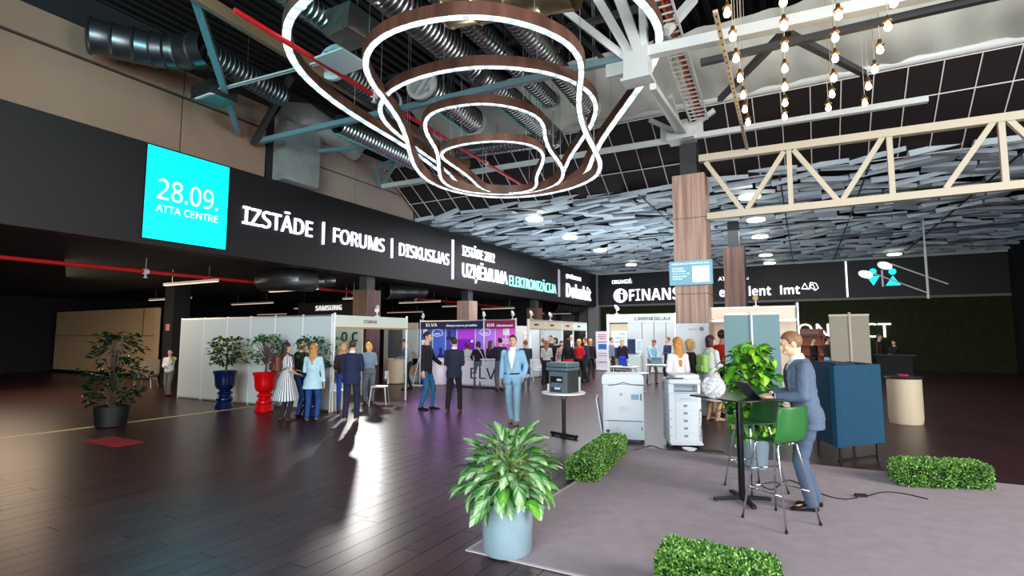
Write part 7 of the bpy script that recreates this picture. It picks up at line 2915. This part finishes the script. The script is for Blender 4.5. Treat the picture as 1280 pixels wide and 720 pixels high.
def hedge(label, A, B, C, h, nleaf, lsz, seed, z=0.0):
    """A-B the near end, B-C the long side, on the floor"""
    A, B, C = (Vector((v.x, v.y, z)) for v in (A, B, C))
    ux_, uy_ = A - B, C - B
    uy_ = uy_ - ux_.normalized() * uy_.dot(ux_.normalized())
    W_, L_ = ux_.length, uy_.length
    t = thing('hedge', label, 'hedge', tuple(B + ux_ / 2 + uy_ / 2), math.atan2(uy_.y, uy_.x) - PI / 2)
    rr = 0.06
    b = MB()
    b.rbox((-W_ / 2 + 0.03, -L_ / 2 + 0.03, 0.005), (W_ / 2 - 0.03, L_ / 2 - 0.03, h - 0.03), 0.06, 4)
    b.build('core', mat('hedge_core', (20, 38, 16), 0.95), t, 'auto')
    rq = random.Random(seed)
    b = MB()
    hx, hy, hz = W_ / 2, L_ / 2, h
    areas = [L_ * W_, L_ * h, L_ * h, W_ * h, W_ * h]
    for k in range(nleaf):
        f = rq.choices(range(5), areas)[0]
        u, v = rq.uniform(-1, 1), rq.uniform(-1, 1)
        if f == 0:
            p, n_ = Vector((u * hx, v * hy, hz)), Vector((0, 0, 1))
        elif f < 3:
            sx = 1 if f == 1 else -1
            p, n_ = Vector((sx * hx, u * hy, (v + 1) / 2 * hz)), Vector((sx, 0, 0))
        else:
            sy = 1 if f == 3 else -1
            p, n_ = Vector((u * hx, sy * hy, (v + 1) / 2 * hz)), Vector((0, sy, 0))
        # round the edges
        q = Vector((max(-hx + rr, min(hx - rr, p.x)), max(-hy + rr, min(hy - rr, p.y)), min(hz - rr, p.z)))
        e_ = p - q
        if e_.length > 1e-4:
            p = q + e_.normalized() * rr
            n_ = e_.normalized()
        p = p + n_ * (rq.uniform(-0.022, 0.014) + 0.008 * math.sin(p.y * 23) * math.sin(p.x * 19))
        d_ = (n_ + Vector((rq.uniform(-1, 1), rq.uniform(-1, 1), rq.uniform(-.6, 1)))).normalized()
        s_ = d_.orthogonal().normalized()
        s_ = Matrix.Rotation(rq.uniform(0, 6.3), 3, d_) @ s_
        l_ = lsz * rq.uniform(0.7, 1.3)
        if p.z < 0.012:
            continue
        up_ = d_.cross(s_) * l_ * 0.15
        b.cur = rq.choices(range(5), (4, 3, 3, 2, 2))[0]
        b.add([p, p + d_ * l_ * 0.5 + s_ * l_ * 0.36 + up_, p + d_ * l_, p + d_ * l_ * 0.5 - s_ * l_ * 0.36 + up_], [(0, 1, 2), (0, 2, 3)])
    o = b.build('foliage', HED, t)
    lo = min(v.co.z for v in o.data.vertices)
    if lo < 0.002:
        for v in o.data.vertices:
            v.co.z = max(v.co.z, 0.002)
    tag(o, kind='stuff')
    return t


hedge('long clipped box hedge on the carpet edge in front of the left copier', onz(708, 601), onz(744, 605), onz(791, 566), 0.25, 15000, 0.026, 31, ZC)
a, b_ = onz(835, 671, 0.29), onz(974, 697, 0.29)
d = (b_ - a).normalized()
pn = Vector((d.y, -d.x, 0))
if pn.y > 0:
    pn = -pn
hedge('clipped box hedge cut by the bottom edge of the photo', a + pn * 0.36, a, b_, 0.29, 15000, 0.023, 32, ZC)
a = onz(1111, 600)
hedge('clipped box hedge cut by the right edge of the photo beyond the adapter cable', a, a + Vector((0.12, -0.34, 0)), a + Vector((1.0, -0.05, 0)), 0.27, 9000, 0.026, 33, ZC)
fuse_blobs()
fit_texts()
